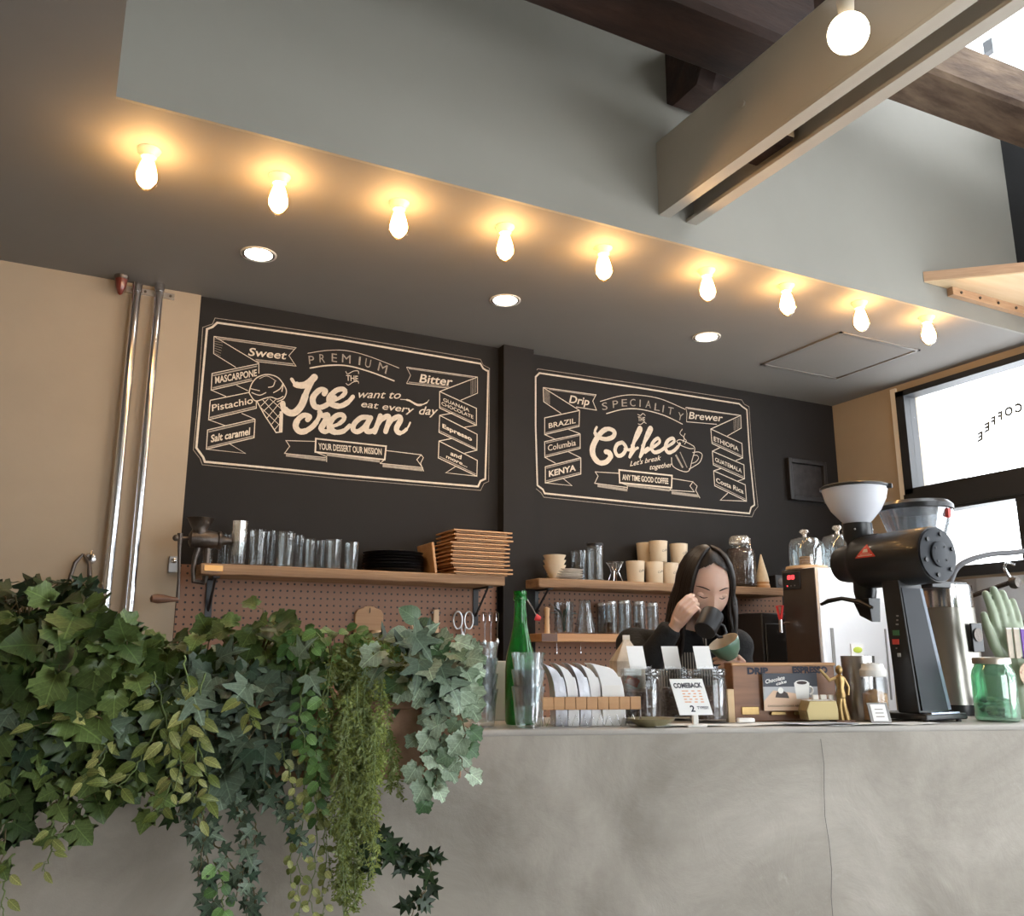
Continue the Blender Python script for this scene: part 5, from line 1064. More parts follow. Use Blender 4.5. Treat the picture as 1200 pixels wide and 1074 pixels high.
MB().lathe([(13*sh, h0), (18*sh, h0+(h1-h0)*.12), (28*sh, h0+(h1-h0)*.40), (34*sh, h0+(h1-h0)*.70), (37*sh, h1), (36*sh, h1), (33*sh, h0+(h1-h0)*.70), (27*sh, h0+(h1-h0)*.42), (17*sh, h0+(h1-h0)*.14), (12*sh, h0)], 40, Tm, cap=False).build('funnel_hopper', M['hopper_w'], t)
MB().lathe([(36*sh, h1+.0005), (39*sh, h1+.001), (39*sh, h1+.007), (37*sh, h1+.010), (0, h1+.010)], 40, Tm).build('hopper_lid', M['gblack'], t)
MB().box((39*sh*.5, hy_-39*sh*.85, h1+.002), (.02, .016, .014), rz=-1).build('lid_latch', M['gblack'], t, bevel=.003)
# badge on the side of the barrel (faces -x)
M['badge'] = mat('red_badge', (.70, .05, .03), .4); bp_ = gP(1036, 650); by = bp_.y
def ob(u, v, lift=.0012): th_ = v/rr; return (-(rr+lift)*math.cos(th_), by-u, zc_+(rr+lift)*math.sin(th_))
mb = MB(); N_ = 8
for i in range(N_+1):
    v = i/N_; w3 = .036*(1-v)
    for sx_ in (-1, 1): mb.v.append(ob(sx_*max(w3, .0005), .004+.040*v))
mb.f = [(2*i, 2*i+1, 2*i+3, 2*i+2) for i in range(N_)]; mb.build('red_badge', M['badge'], t, smooth=0)
for nm_, pts in (('badge_emblem', [(-.010, .018), (.010, .018), (.006, .028), (-.006, .028)]), ('badge_line', [(-.026, .008), (.026, .008), (.024, .0105), (-.024, .0105)]), ('badge_line', [(-.018, .013), (.018, .013), (.017, .0145), (-.017, .0145)])):
    mb = MB(); mb.v = [ob(a_, b_, .0022) for a_, b_ in pts]; mb.f = [(0, 1, 2, 3)]; mb.build(nm_, mat('pale_badge_print', (.85, .6, .5), .5), t, smooth=0)
# spout, lever
sp_ = gP(1014, 695); yy = sp_.y; TS = Matrix.Translation((0, yy, 0)); sq = mpp(O_+sp_)
zl = lambda py: gP(1014, py).z
MB().lathe([(.016, zl(712)), (.026, zl(706)), (.032, zl(694)), (.032, zc_-rr*.5), (0, zc_-rr*.4)], 20, TS).build('spout_collar', M['gblack'], t)
MB().add([(-.025, yy-.03, zl(702)), (.025, yy-.03, zl(702)), (.025, yy+.03, zl(702)), (-.025, yy+.03, zl(702)), (-.018, yy-.030, zl(730)), (.018, yy-.030, zl(730)), (.018, yy+.012, zl(722)), (-.018, yy+.012, zl(722))], [(0, 1, 2, 3), (7, 6, 5, 4), (0, 4, 5, 1), (1, 5, 6, 2), (2, 6, 7, 3), (3, 7, 4, 0)]).build('spout', M['gblack'], t, bevel=.002, smooth=0)
q = [gP(972, 709), gP(980, 705), gP(996, 702), gP(1018, 706), gP(1032, 713)]
MB().tube([(-.034, v.y, v.z) for v in q], [.005, .007, .006, .007, .005], 8).build('lever', M['gblack'], t)
# controls on the dark side face (faces -x); the face leans with the taper
def side_x(z): return -(hw+(tw_-hw)*(z-.022)/(zt_+.008))-.0012
for py, c_, nm_ in ((742, (.05, .16, .07), 'green_button'), (752.5, (.62, .07, .05), 'red_button')):
    v = onX(1049, py, XC-hw*.93)-O_; MB().box((side_x(v.z), v.y, v.z), (.004, .020, .014)).build(nm_, mat(nm_, c_, .4), t)
v = onX(1053, 768, XC-hw*.95)-O_; MB().box((side_x(v.z), v.y, v.z), (.004, .010, .010)).build('power_light', M['steel'], t, bevel=.001)
for py, h_ in ((722, .006), (727, .004), (732, .007), (760, .003)):
    v = onX(1050, py, XC-hw*.93)-O_; MB().box((side_x(v.z), v.y, v.z), (.003, h_, .004)).build('side_marking', M['alu'], t)
# ------------------------------------------------------------ silver grinder with a clear hopper behind
M['smoke'] = glass('clear_hopper', (.80, .84, .88), gl=.15, rough=.08, edge=.7, dense=.12)
t, P, s = cth('steel_coffee_grinder', 'tall brushed steel coffee grinder with a clear lidded hopper behind the black one', 'grinder', 1124, .38, rz=-CANG)
def gz(py): return zat(P, py)-CZ
M['steel2'] = mat('satin_steel_body', (.40, .38, .34), .36, 1, bump=.03, bscale=80)
z0, z1, z2 = 0.03, gz(713), gz(687); W0 = 31*s
mb = MB()
def ring(r, z, n=20, e=.7, dx=0): return [(dx+r*math.copysign(abs(math.cos(2*PI*k/n))**e, math.cos(2*PI*k/n)), r*.9*math.copysign(abs(math.sin(2*PI*k/n))**e, math.sin(2*PI*k/n)), z) for k in range(n)]
def rings(rs): 
    m_ = MB(); n = len(rs[0]); m_.v = [p for r in rs for p in r]
    for i in range(len(rs)-1): m_.f += [(i*n+k, i*n+(k+1) % n, (i+1)*n+(k+1) % n, (i+1)*n+k) for k in range(n)]
    m_.f += [tuple(range(n-1, -1, -1)), tuple((len(rs)-1)*n+k for k in range(n))]; return m_
rings([ring(W0*1.05, z0), ring(W0*.98, z0+.05), ring(W0*.9, z1)]).build('body', M['steel2'], t, smooth=50)
rings([ring(W0*.9, z1+.001), ring(W0*.89, z2)]).build('polished_top', M['chrome'], t, smooth=50)
rings([ring(W0*1.2, 0), ring(W0*1.2, z0)]).build('base', M['gblack'], t, smooth=30)
MB().box((.015, -W0*.9-.0045, gz(748)), (.05, .006, .085)).build('front_window', M['gblack'], t, bevel=.002); MB().lathe([(.018, 0), (.02, .004), (0, .004)], 20, Matrix.Translation((.015, -W0*.9-.007, gz(745))) @ Matrix.Rotation(PI/2, 4, 'X')).build('gauge', M['iron'], t)
MB().tube([(-.03, -.09, .05), (.02, -.12, .045), (.05, -.13, .04)], [.007, .008, .009], 8).build('portafilter_handle', M['gblack'], t)
hc = -40*s
MB().lathe([(20*s, gz(686)), (22*s, gz(655)), (36*s, gz(618)), (41*s, gz(603)), (40*s, gz(603)), (35*s, gz(617)), (21*s, gz(654))], 36, Matrix.Translation((hc, .0, 0)), cap=False).build('hopper', M['smoke'], t)
MB().lathe([(39*s, gz(603)+.001), (42.5*s, gz(602)), (42.5*s, gz(597)), (38*s, gz(593)), (0, gz(591))], 36, Matrix.Translation((hc, 0, 0))).build('hopper_lid', M['gblack'], t)
MB().lathe([(0, gz(625)), (24*s, gz(628)), (28*s, gz(640)), (20*s, gz(654)), (0, gz(655))], 24, Matrix.Translation((hc, 0, 0))).build('beans', M['bean_body'], t) if 0 else None
MB().box((hc+.01, -40*s, gz(609)), (.01, .012, .028)).build('lid_clip', M['badge'], t)
MB().box((hc*.5, 0, gz(688)+.0), (abs(hc)+.06, .11, .02)).build('top_deck', M['gblack'], t, bevel=.003)
# ------------------------------------------------------------ green mason jar, green hand, hose
M['mason'] = glass('green_jar_glass', (.60, .84, .70), gl=.07, rough=.04, edge=.55, dense=.12)
t, P, s = cth('green_mason_jar', 'green glass screw top jar of dark and pale green pebbles by the right edge', 'jar', 1170, .10); r = 24*s; H_ = zat(P, 770)-CZ
MB().lathe([(.001, 0), (r*.9, 0), (r, .008), (r*1.0, H_*.70), (r*.92, H_*.80), (r*.80, H_*.86), (r*.80, H_*.90), (r*.77, H_*.90), (r*.88, H_*.79), (r*.95, H_*.70), (r*.95, .012), (.001, .008)], 36, cap=False).build('jar_body', M['mason'], t)
M['zinc'] = mat('zinc_lid', (.62, .56, .48), .35, .9); MB().lathe([(r*.82, H_*.885), (r*.87, H_*.89), (r*.87, H_*.965), (r*.84, H_*.985), (0, H_)], 32).build('lid', M['zinc'], t)
random.seed(4); M['pebble'] = mat('pale_green_pebble', (.25, .30, .16), .4, var=.3, scale=15); M['pebble_d'] = mat('dark_pebble', (.03, .05, .035), .35)
for k in range(26):
    a_ = random.uniform(0, 2*PI); q = r*.72*math.sqrt(random.random()); MB().ball((q*math.cos(a_), q*math.sin(a_), .016+random.uniform(0, .045)), (random.uniform(.009, .014), random.uniform(.008, .012), .006), 8, 6).build('pebble', M['pebble' if random.random() < .5 else 'pebble_d'], t)
def jar_curve(pts): return [((r+.0008)*math.cos(math.radians(-90)+x/r), (r+.0008)*math.sin(math.radians(-90)+x/r), H_*.62+z) for x, z in pts]
M['glass_emboss'] = mat('raised_glass_script', (.45, .72, .58), .15, coat=.4)
MB().tube(jar_curve(smooth_path([(-.006, .02), (.0, .034), (.004, .012), (.006, .0), (.008, .022), (.013, .016), (.016, .004), (.02, .018), (.024, .012), (.028, .022)], 3)), .0011, 5).tube(jar_curve([(.002, -.006), (.014, -.002), (.03, .008)]), .0011, 5).build('raised_script', M['glass_emboss'], t)

# green ceramic hand holding packets, at the right edge
M['celadon'] = mat('sage_green_ceramic', (.30, .36, .25), .45, coat=.2, var=.05)
t, P, s = cth('ceramic_hand', 'sage green ceramic hand standing upright at the right edge of the counter', 'ornament', 1196, .20)
def hz(py): return zat(P, py)-CZ
def hxx(px): return (px-1196)*s
mb = MB()
mb.tube([(0, 0, 0), (0, 0, hz(800)), (0, 0, hz(770))], [.050, .040, .042], 16)
mb.ball((.004, 0, hz(752)), (.050, .024, .065), 16, 12)
for (bx, by_, tx, ty, r) in [(1180, 742, 1170, 694, .0125), (1190, 740, 1181, 689, .0130), (1200, 740, 1192, 693, .0125), (1210, 744, 1204, 702, .011)]:
    mb.tube([(hxx(bx), 0, hz(by_+6)), (hxx((bx+tx)/2), -.004, hz((by_+ty)/2)), (hxx(tx), 0, hz(ty)-.004)], [r*1.1, r, r*.85], 12); mb.ball((hxx(tx), 0, hz(ty)-.006), r*.86, 12, 8)
mb.tube([(hxx(1186), 0, hz(778)), (hxx(1172), -.006, hz(757)), (hxx(1165), -.008, hz(735)), (hxx(1163), -.006, hz(722))], [.017, .015, .013, .010], 12); mb.ball((hxx(1163), -.006, hz(721)), .0105, 12, 8)
o = mb.build('hand_body', M['celadon'], t); rm = o.modifiers.new('rm', 'REMESH'); rm.mode = 'VOXEL'; rm.voxel_size = .0035; rm.use_smooth_shade = True; sm_ = o.modifiers.new('sm', 'SMOOTH'); sm_.iterations = 5; sm_.factor = .6
M['clear_pack'] = mat('beige_packet', (.58, .50, .40), .3, var=.1, scale=40); M['purple'] = mat('purple_packet', (.20, .08, .42), .4)
for i, (px, m_, lab) in enumerate([(1183, 'clear_pack', 'beige packet held in the palm of the ceramic hand, left one'), (1191, 'clear_pack', 'beige packet held in the palm of the ceramic hand, middle one'), (1199, 'purple', 'purple packet held in the palm of the ceramic hand')]):
    q = thing('small_packet', lab, 'packet', tuple(P - CN*(.036+.004*i) + CD*hxx(px) + Vector((0, 0, hz(770)))), CANG, 'packets held by the ceramic hand')
    MB().box((0, 0, .038), (.017, .005, .085)).build('packet', M[m_], q, bevel=.0015); MB().box((0, -.0028, .078), (.017, .0012, .004)).build('seal', M['tagw'], q)
t2 = thing('round_cookie_tag', 'round beige patterned paper tag hanging on the ceramic hand wrist', 'tag', tuple(P - CN*.058 + CD*hxx(1197) + Vector((0, 0, hz(790)))), CANG)
M['cookie'] = mat('patterned_tag', (.66, .50, .36), .6, col2=(.45, .20, .14), scale=90, thr=(.58, .62))
MB().lathe([(.034, 0), (.034, .003), (0, .003)], 26, Matrix.Rotation(PI/2, 4, 'X')).build('tag_disc', M['cookie'], t2); MB().tube([(0, .0, .034), (-.01, .02, .05), (0, .03, .056)], .0012, 5).build('string', M['marker'], t2)
# ------------------------------------------------------------ stainless boiler with red display, cake domes
Yb = 2.72; c_ = onY(957, 664, Yb); Xb = c_.x; zb = c_.z; wB = onY(1037, 664, Yb).x-Xb; dB = onX(916, 672, Xb).y-Yb; dB = min(dB, 3.36-Yb)
zbase = .93
t = thing('water_boiler', 'large stainless steel water boiler with a red digital display on its dark side', 'boiler', (Xb, Yb, zbase)); H_ = zb-zbase
M['boiler'] = mat('glare_white_stainless', (.88, .88, .90), .38, .55, bump=.02, bscale=60); M['boiler_side'] = mat('dark_stainless', (.12, .10, .09), .35, .85, var=.1, scale=8)  # front steel whitened to stand in for the bright room it reflects
MB().box((wB/2, dB/2, H_/2+.01), (wB, dB, H_-.02)).build('case', M['boiler'], t, bevel=.012)
MB().span((-.004, .012, .03), (.001, dB-.005, H_-.004)).build('side_panel', M['boiler_side'], t, bevel=.001)
for a_ in (.04, wB-.04):
    for b_ in (.04, dB-.04): MB().cyl((a_, b_, 0), (a_, b_, .012), .014, n=12).build('rubber_foot', M['black'], t)
def bP(px, py): return onX(px, py, Xb)-Vector((Xb, Yb, zbase))
v = bP(929, 681); MB().box((-.007, v.y, v.z), (.006, .10, .075)).build('display_panel', M['black'], t, bevel=.002)
M['led'] = mat('red_led', (1, .05, .06), .4, emit=3.0)
vs, fs = glyphs('88', .02); xs_ = max(q[0] for q in vs); MB().add([(-.0105, v.y+.022-q[0]/xs_*.044+.0, v.z+.006+q[1]*.026) for q in vs], fs).build('red_digits', M['led'], t, smooth=0)
for k in range(3): MB().box((-.0105, v.y+.024-.022*k, v.z-.022), (.001, .005, .005)).build('indicator', M['led'] if k == 0 else M['alu'], t)
v = bP(925, 731); M['red_pl'] = mat('red_plastic', (.60, .03, .03), .35)
MB().tube([(-.0, v.y, v.z), (-.05, v.y, v.z)], .008, 10).tube([(-.05, v.y, v.z+.015), (-.05, v.y, v.z-.04)], [.010, .009], 12).build('tap', M['chrome'], t)
MB().tube([(-.05, v.y-.004, v.z+.015), (-.05, v.y-.018, v.z+.075), (-.05, v.y+.018, v.z+.075), (-.05, v.y+.004, v.z+.015)], .0055, 8, closed=True).build('red_lever', M['red_pl'], t)
v = onY(985, 742, Yb)-Vector((Xb, Yb, zbase))
MB().span((wB*.12, -.003, .12), (wB*.16, 0, H_*.62)).build('door_seam', M['alu'], t); MB().span((wB*.90, -.003, .12), (wB*.92, 0, H_*.62)).build('door_seam', M['alu'], t)
v = onY(1004, 762, Yb)-Vector((Xb, Yb, zbase)); MB().box((v.x, -.003, v.z), (.075, .004, .05)).build('white_label', M['tagw'], t); MB().ball((v.x, -.006, v.z), (.028, .002, .013), 16, 6).build('green_print', mat('lime_print', (.55, .65, .08), .5), t)
# boards and domes
for i, (px, py0, w_, top, Yd, lab) in enumerate([(945, 662, 44, 621, 3.02, 'glass cake dome with a round knob on a pale wooden board, left one'), (984, 660, 46, 616, 3.12, 'glass cake dome behind the white hopper, right one')]):
    Yd = min(Yd, Yb+dB-.07+.0*i); Pq = onY(px, py0, Yd); s = mpp(Pq); Pz = Vector((Pq.x, Yd, zb)); 
    if i == 0: Pz.x = max(Pz.x, Xb+.045)
    b_ = thing('cake_board', 'round pale wooden board under the %s cake dome' % ['left', 'right'][i], 'board', tuple(Pz), 0, 'round cake boards'); rB = w_*s/2
    MB().lathe([(0, 0), (rB*1.05, 0), (rB*1.08, .006), (rB*1.05, .014), (0, .014)], 32).build('board', M['wood3'], b_)
    dm = thing('cake_dome', lab, 'dome', (Pz.x, Pz.y, zb+.0145), 0, 'glass cake domes'); hh = zat(Pz, top)-zb-.0145; r = rB*.86
    MB().lathe([(r, 0), (r, hh*.45), (r*.96, hh*.62), (r*.82, hh*.74), (r*.4, hh*.79), (r*.12, hh*.80), (r*.39, hh*.77), (r*.8, hh*.72), (r*.94, hh*.6), (r*.98, hh*.44), (r*.98, 0)], 32, cap=False).build('dome_glass', M['glass_b'], dm)
    MB().lathe([(0, hh*.785), (r*.14, hh*.80), (r*.11, hh*.86), (r*.30, hh*.93), (r*.22, hh*.99), (0, hh)], 20).build('knob', M['speck'], dm)
    if i == 0:
        cn = thing('biscuit_stack', 'small stack of brown biscuits under the left cake dome', 'biscuits', (Pz.x, Pz.y, zb+.0146), 0)
        for k in range(4): MB().lathe([(0, k*.011), (.028, k*.011), (.030, k*.011+.005), (.027, k*.011+.010), (0, k*.011+.0105)], 16).build('biscuit', M['wood2'], cn)
# dark appliance between the shelf end and the boiler
Pq = onY(908, 740, 3.1); t = thing('black_cabinet', 'dark appliance cabinet left of the boiler behind the woman', 'cabinet', (Pq.x, 3.12, .93))
MB().box((0, .1, .25), (.15, .24, .50)).build('case', M['black'], t, bevel=.006); MB().box((0, -.024, .30), (.12, .006, .30)).build('door_panel', M['gblack'], t, bevel=.004)
t3 = thing('cup_saucer_pile', 'pale ribbed plate edge just above the wooden sign box', 'plate', tuple(ctr(912, .36))); H3 = zat(ctr(912, .36), 778)-CZ
MB().lathe([(0, 0), (.03, 0), (.032, H3-.02), (.062, H3-.004), (.060, H3), (0, H3-.006)], 30).build('plate_body', M['cream2'], t3)
# steam hose and knob near the window
t = thing('steam_hose', 'thin grey hose arching in front of the lower window to the right edge', 'hose', (3.3, 2.2, 1.3))
P_ = [_C+ray(x, y)*2.75 for x, y in [(1112, 690), (1120, 668), (1135, 657), (1160, 650), (1185, 648), (1215, 646), (1240, 655), (1250, 700)]]
g0 = P_[0]; t.location = g0
MB().tube(smooth_path([tuple(p-g0) for p in P_], 5), .0085, 10).build('hose', mat('grey_hose', (.16, .16, .17), .4), t)
P_ = _C+ray(1189, 683)*2.75; t = thing('valve', 'dark round valve knob with a curved pipe by the right edge', 'valve', tuple(P_))
MB().lathe([(.0, -.012), (.018, -.01), (.020, .0), (.016, .012), (0, .015)], 20, Matrix.Rotation(PI/2, 4, 'X')).build('knob', M['iron'], t); MB().tube(smooth_path([(.0, .01, .01), (-.012, .02, .045), (.005, .02, .065), (.04, .02, .06)], 4), .005, 8).build('curved_pipe', M['chrome'], t)
MB().tube([(0, .02, 0), (.08, .30, -.05), (.12, .50, -.05)], .008, 8).build('supply_pipe', M['iron'], t)
# ------------------------------------------------------------ woman behind the counter
def voxel(o, v, it=6, f=.5):
    rm = o.modifiers.new('rm', 'REMESH'); rm.mode = 'VOXEL'; rm.voxel_size = v; rm.use_smooth_shade = True
    sm_ = o.modifiers.new('sm', 'SMOOTH'); sm_.iterations = it; sm_.factor = f; return o
WA = math.radians(39.4); WD = 2.86
W0_ = _H*WD; W0_ = Vector((0, 0, 0)) + _H*WD + _R*(WD/math.cos(PITCH)*0 + (825-600)/FPX*(WD*math.cos(PITCH)+.25*math.sin(PITCH)))
wm = thing('person', 'person with long dark hair in a black top and pinstripe apron, sniffing a black cup', 'person', (W0_.x, W0_.y, 0), -WA)
WM = Matrix.Translation((W0_.x, W0_.y, 0)) @ Matrix.Rotation(-WA, 4, 'Z'); WI = WM.inverted()
_vn = (WM.to_3x3() @ Vector((0, 1, 0)))
def WL(px, py, dy=0):
    o = Vector((W0_.x, W0_.y, 0)) + _vn*dy; d = ray(px, py); k = (o-_C).dot(_vn)/d.dot(_vn); return WI @ (_C+d*k)
M['skin'] = mat('skin', (.66, .43, .33), .48, subs=.15, var=.05, scale=20); M['hair'] = mat('dark_hair', (.008, .005, .004), .46, col2=(.020, .012, .009), scale=40, stretch=(6, 6, .4), spec=.4)
M['blackcloth'] = mat('black_knit', (.010, .010, .011), .85, bump=.3, bscale=120); M['trouser'] = mat('dark_trousers', (.02, .02, .025), .8)
M['lip'] = mat('lip', (.42, .13, .11), .4); M['brow'] = mat('brow_hair', (.03, .018, .014), .6)
# --- head
HC = WL(826, 689, -.05)
HMx = Matrix.Translation(HC) @ Matrix.Rotation(.30, 4, 'Z') @ Matrix.Rotation(.42, 4, 'X') @ Matrix.Rotation(.05, 4, 'Y') @ Matrix.Scale(1.07, 4)
def headpt(d):
    x, y, z = d
    X = .071*x; Z = .112*z; Y = (.088 if y < 0 else .098)*y
    if z < 0:
        X *= 1-.36*(-z)**1.7; Y *= (1-.10*(-z)**2) if y < 0 else (1-.42*(-z))
    g = lambda a, b: math.exp(-(a/b)**2)
    f = max(0, -y)
    if y < 0:
        Y += .006*g(abs(X)-.031, .016)*g(Z-.006, .012)                       # eye sockets
        Y -= .003*g(Z-.030, .012)*g(X, .05)                                  # brow
        nz_ = max(0, min(1, (.012-Z)/.046)); Y -= (.004+.019*nz_**1.3)*g(X, .0085+.005*nz_)*(1 if Z > -.034 else g(Z+.034, .006))*g(Z-.012 if Z > .012 else 0, .02)
        Y -= .006*g(Z+.060, .010)*g(X, .022); Y += .003*g(Z+.0495, .004)*g(X, .02)
        Y -= .008*g(Z+.096, .018)*g(X, .026)                                 # chin
        Y -= .004*g(abs(X)-.040, .018)*g(Z+.022, .022)                       # cheeks
    return Vector((X, Y, Z))
hb = MB(); n, m_ = 72, 56
for j in range(m_+1):
    th_ = -PI/2+PI*j/m_
    for k in range(n):
        a_ = 2*PI*k/n; hb.v.append(tuple(headpt((math.cos(th_)*math.cos(a_), math.cos(th_)*math.sin(a_), math.sin(th_)))))
for j in range(m_):
    for k in range(n): hb.f.append((j*n+k, j*n+(k+1) % n, (j+1)*n+(k+1) % n, (j+1)*n+k))
from mathutils.bvhtree import BVHTree
bv = BVHTree.FromPolygons([Vector(v) for v in hb.v], hb.f)
def face(x, z, off=.0008):
    r = bv.ray_cast(Vector((x, -.3, z)), Vector((0, 1, 0))); return Vector((x, (r[0].y if r[0] else -.08)-off, z))
def ftube(pts, r, name, m): MB().tube([face(x, z) for x, z in pts], r, 8, HMx).build(name, m, wm)
# neck, torso and arms: one continuous body; head joined to it by the neck
chest = WL(800, 775, .06); chest = Vector((chest.x, chest.y, 1.18))
nb = Vector((chest.x+.010, chest.y+.005, 1.325)); 
shL = Vector((chest.x-.155, chest.y+.01, 1.275)); shR = Vector((chest.x+.165, chest.y+.01, 1.27))
wrL = WL(791, 729, -.20); elL = WL(742, 806, -.13); wrR = WL(862, 792, -.24); elR = Vector((shR.x+.04, shR.y-.02, 1.0))
jaw = HMx @ Vector((0, .02, -.07))
bd = MB(); bd.v += [tuple(HMx @ Vector(v)) for v in hb.v]; bd.f += hb.f
bd.tube([nb+Vector((0, 0, -.06)), nb, jaw], [.056, .050, .048], 20)
o = bd.build('head_and_neck', M['skin'], wm)
hm_ = o
for s_ in (-1, 1):
    e = MB().ball((0, 0, 0), (.0155, .007, .0085), 16, 10, HMx @ Matrix.Translation(face(s_*.0305, .0025, -.0052))); e.build('eyelid', M['skin'], wm)
    ftube([(s_*(.017+.0035*i), .0005-.0045*math.sin(PI*i/7)) for i in range(8)], [.0006, .0010, .0013, .0015, .0016, .0015, .0014, .0009], 'lashes', M['brow'])
    ftube([(s_*(.014+.005*i), .022+.005*math.sin(PI*i/7*.8)) for i in range(8)], [.0010, .0017, .0020, .0020, .0019, .0016, .0012, .0006], 'eyebrow', M['brow'])
    MB().ball((0, 0, 0), (.005, .014, .028), 12, 10, HMx @ Matrix.Translation((s_*.070, .012, -.005)) @ Matrix.Rotation(s_*.3, 4, 'Z')).build('ear', M['skin'], wm)
    MB().ball((0, 0, 0), (.0022, .0018, .0012), 8, 6, HMx @ Matrix.Translation(face(s_*.0055, -.0375, .0))).build('nostril', M['brow'], wm)
MB().tube([face((i-4)*.0052, -.0545+.0012*math.cos((i-4)*1.1), .0) for i in range(9)], [.0008, .0022, .0032, .0036, .0032, .0036, .0032, .0022, .0008], 8, HMx).build('upper_lip', M['lip'], wm)
MB().tube([face((i-4)*.0046, -.0615-.0012*math.cos((i-4)*.5), .0) for i in range(9)], [.0008, .0028, .0040, .0044, .0046, .0044, .0040, .0028, .0008], 8, HMx).build('lower_lip', M['lip'], wm)
# --- clothes: one continuous top
tp = MB()
tp.tube([Vector((chest.x, chest.y+.03, .86)), Vector((chest.x, chest.y+.02, 1.02)), chest, Vector((chest.x, chest.y, 1.25)), nb+Vector((0, 0, .0))], [.150, .135, .150, .130, .060], 28)
for a_, b_, c2, w_ in ((shL, elL, wrL, -1), (shR, elR, wrR, 1)):
    tp.ball(tuple(a_), (.068, .062, .060), 16, 10); tp.tube([Vector((chest.x+w_*.05, a_.y, 1.26)), a_, a_.lerp(b_, .5), b_], [.060, .062, .056, .050], 18); tp.ball(tuple(b_), .051, 16, 10)
    tp.tube([b_, b_.lerp(c2, .5), b_.lerp(c2, .93)], [.050, .044, .036], 18)
voxel(tp.build('black_top', M['blackcloth'], wm), .009, 8, .6)
lg = MB()
for w_ in (-1, 1): lg.tube([(chest.x+w_*.07, chest.y+.03, .92), (chest.x+w_*.085, chest.y+.03, .5), (chest.x+w_*.09, chest.y+.05, .09)], [.105, .07, .045], 16)
lg.ball((chest.x, chest.y+.03, .88), (.155, .12, .11), 18, 12); voxel(lg.build('trousers', M['trouser'], wm), .012, 4)
for w_ in (-1, 1): voxel(MB().ball((chest.x+w_*.09, chest.y+.0, .04), (.045, .115, .04), 16, 10).ball((chest.x+w_*.09, chest.y+.06, .06), (.04, .05, .055), 14, 8).build('shoe', M['black'], wm), .008, 3)
# pinstripe apron
def pinstripe():
    m = bpy.data.materials.new('pinstripe_apron'); m.use_nodes = True; nt = m.node_tree; b = nt.nodes['Principled BSDF']; tc = nt.nodes.new('ShaderNodeTexCoord'); wv = nt.nodes.new('ShaderNodeTexWave'); wv.inputs['Scale'].default_value = 38; wv.bands_direction = 'X'; wv.inputs['Distortion'].default_value = .4
    nt.links.new(tc.outputs['Object'], wv.inputs['Vector']); r = nt.nodes.new('ShaderNodeValToRGB'); r.color_ramp.elements[0].position = .62; r.color_ramp.elements[1].position = .75; r.color_ramp.elements[0].color = (.02, .018, .018, 1); r.color_ramp.elements[1].color = (.30, .26, .22, 1)
    nt.links.new(wv.outputs[0], r.inputs[0]); nt.links.new(r.outputs[0], b.inputs['Base Color']); b.inputs['Roughness'].default_value = .85; return m
M['apron'] = pinstripe()
ap = MB(); N_ = 14
rows = [(1.25, .085), (1.18, .10), (1.10, .115), (1.0, .145), (.86, .165), (.6, .17), (.45, .175)]
for z, w_ in rows:
    for i in range(N_+1):
        u = (i/N_-.5)*2; a_ = u*w_/.15; ap.v.append((chest.x+.162*math.sin(a_), chest.y+.02-.166*math.cos(a_)-(.01 if z < 1.1 else 0), z))
for j in range(len(rows)-1):
    for i in range(N_): q = j*(N_+1)+i; ap.f.append((q, q+1, q+N_+2, q+N_+1))
o = ap.build('apron', M['apron'], wm); so = o.modifiers.new('so', 'SOLIDIFY'); so.thickness = .004; so.offset = 1
MB().tube([(chest.x-.08, chest.y-.125, 1.25), (chest.x-.062, chest.y-.09, 1.32), (chest.x-.05, chest.y-.0, 1.35)], .006, 8).tube([(chest.x+.08, chest.y-.125, 1.25), (chest.x+.07, chest.y-.09, 1.32), (chest.x+.06, chest.y, 1.35)], .006, 8).build('apron_strap', M['apron'], wm)
# --- hands
def hand(name, wrist, knuck, side, nrm, curls, thumb, label=None, sc=1.0):
    # wrist -> knuckle line is the hand axis; side = direction index to little finger; nrm = back-of-hand normal
    W = Vector(wrist); K_ = Vector(knuck); ax_ = (K_-W).normalized(); sd = (Vector(side)-ax_*Vector(side).dot(ax_)).normalized(); nr = ax_.cross(sd); nr = nr if nr.dot(Vector(nrm)) > 0 else -nr
    mb = MB(); L = (K_-W).length
    for i in range(4):
        o_ = (i-1.5)*.0185*sc; mb.tube([W+sd*o_*.45, W.lerp(K_, .5)+sd*o_*.8+nr*.002, K_+sd*o_], [.015*sc, .0125*sc, .0105*sc], 10)
    mb.tube([W-ax_*.05, W, W.lerp(K_, .3)], [.025*sc, .023*sc, .024*sc], 14)
    for i in range(4):
        p = K_+sd*(i-1.5)*.0185*sc; ln = [.040, .044, .041, .032][i]*sc; c_ = curls[i]; d_ = ax_; pts = [p]; ang = 0
        for k, f_ in enumerate((1, .68, .52)):
            ang += c_[k]; d_ = (ax_*math.cos(ang)-nr*math.sin(ang)); p = p+d_*ln*f_; pts.append(p)
        mb.tube(pts, [.0100*sc, .0092*sc, .0083*sc, .0066*sc], 10); mb.ball(tuple(pts[-1]), .0067*sc, 8, 6)
        for q in pts[:-1]: mb.ball(tuple(q), .0095*sc, 8, 6)
    th_ = [W.lerp(K_, .25)-sd*.018*sc] + [W+ax_*t_[0]+sd*t_[1]+nr*t_[2] for t_ in thumb]
    mb.tube(th_, [.015*sc, .0125*sc, .0105*sc, .0075*sc][:len(th_)], 10); mb.ball(tuple(th_[-1]), .0077*sc, 8, 6)
    o = mb.build(name, M['skin'], wm, label=label); voxel(o, .0026, 4, .5); return o
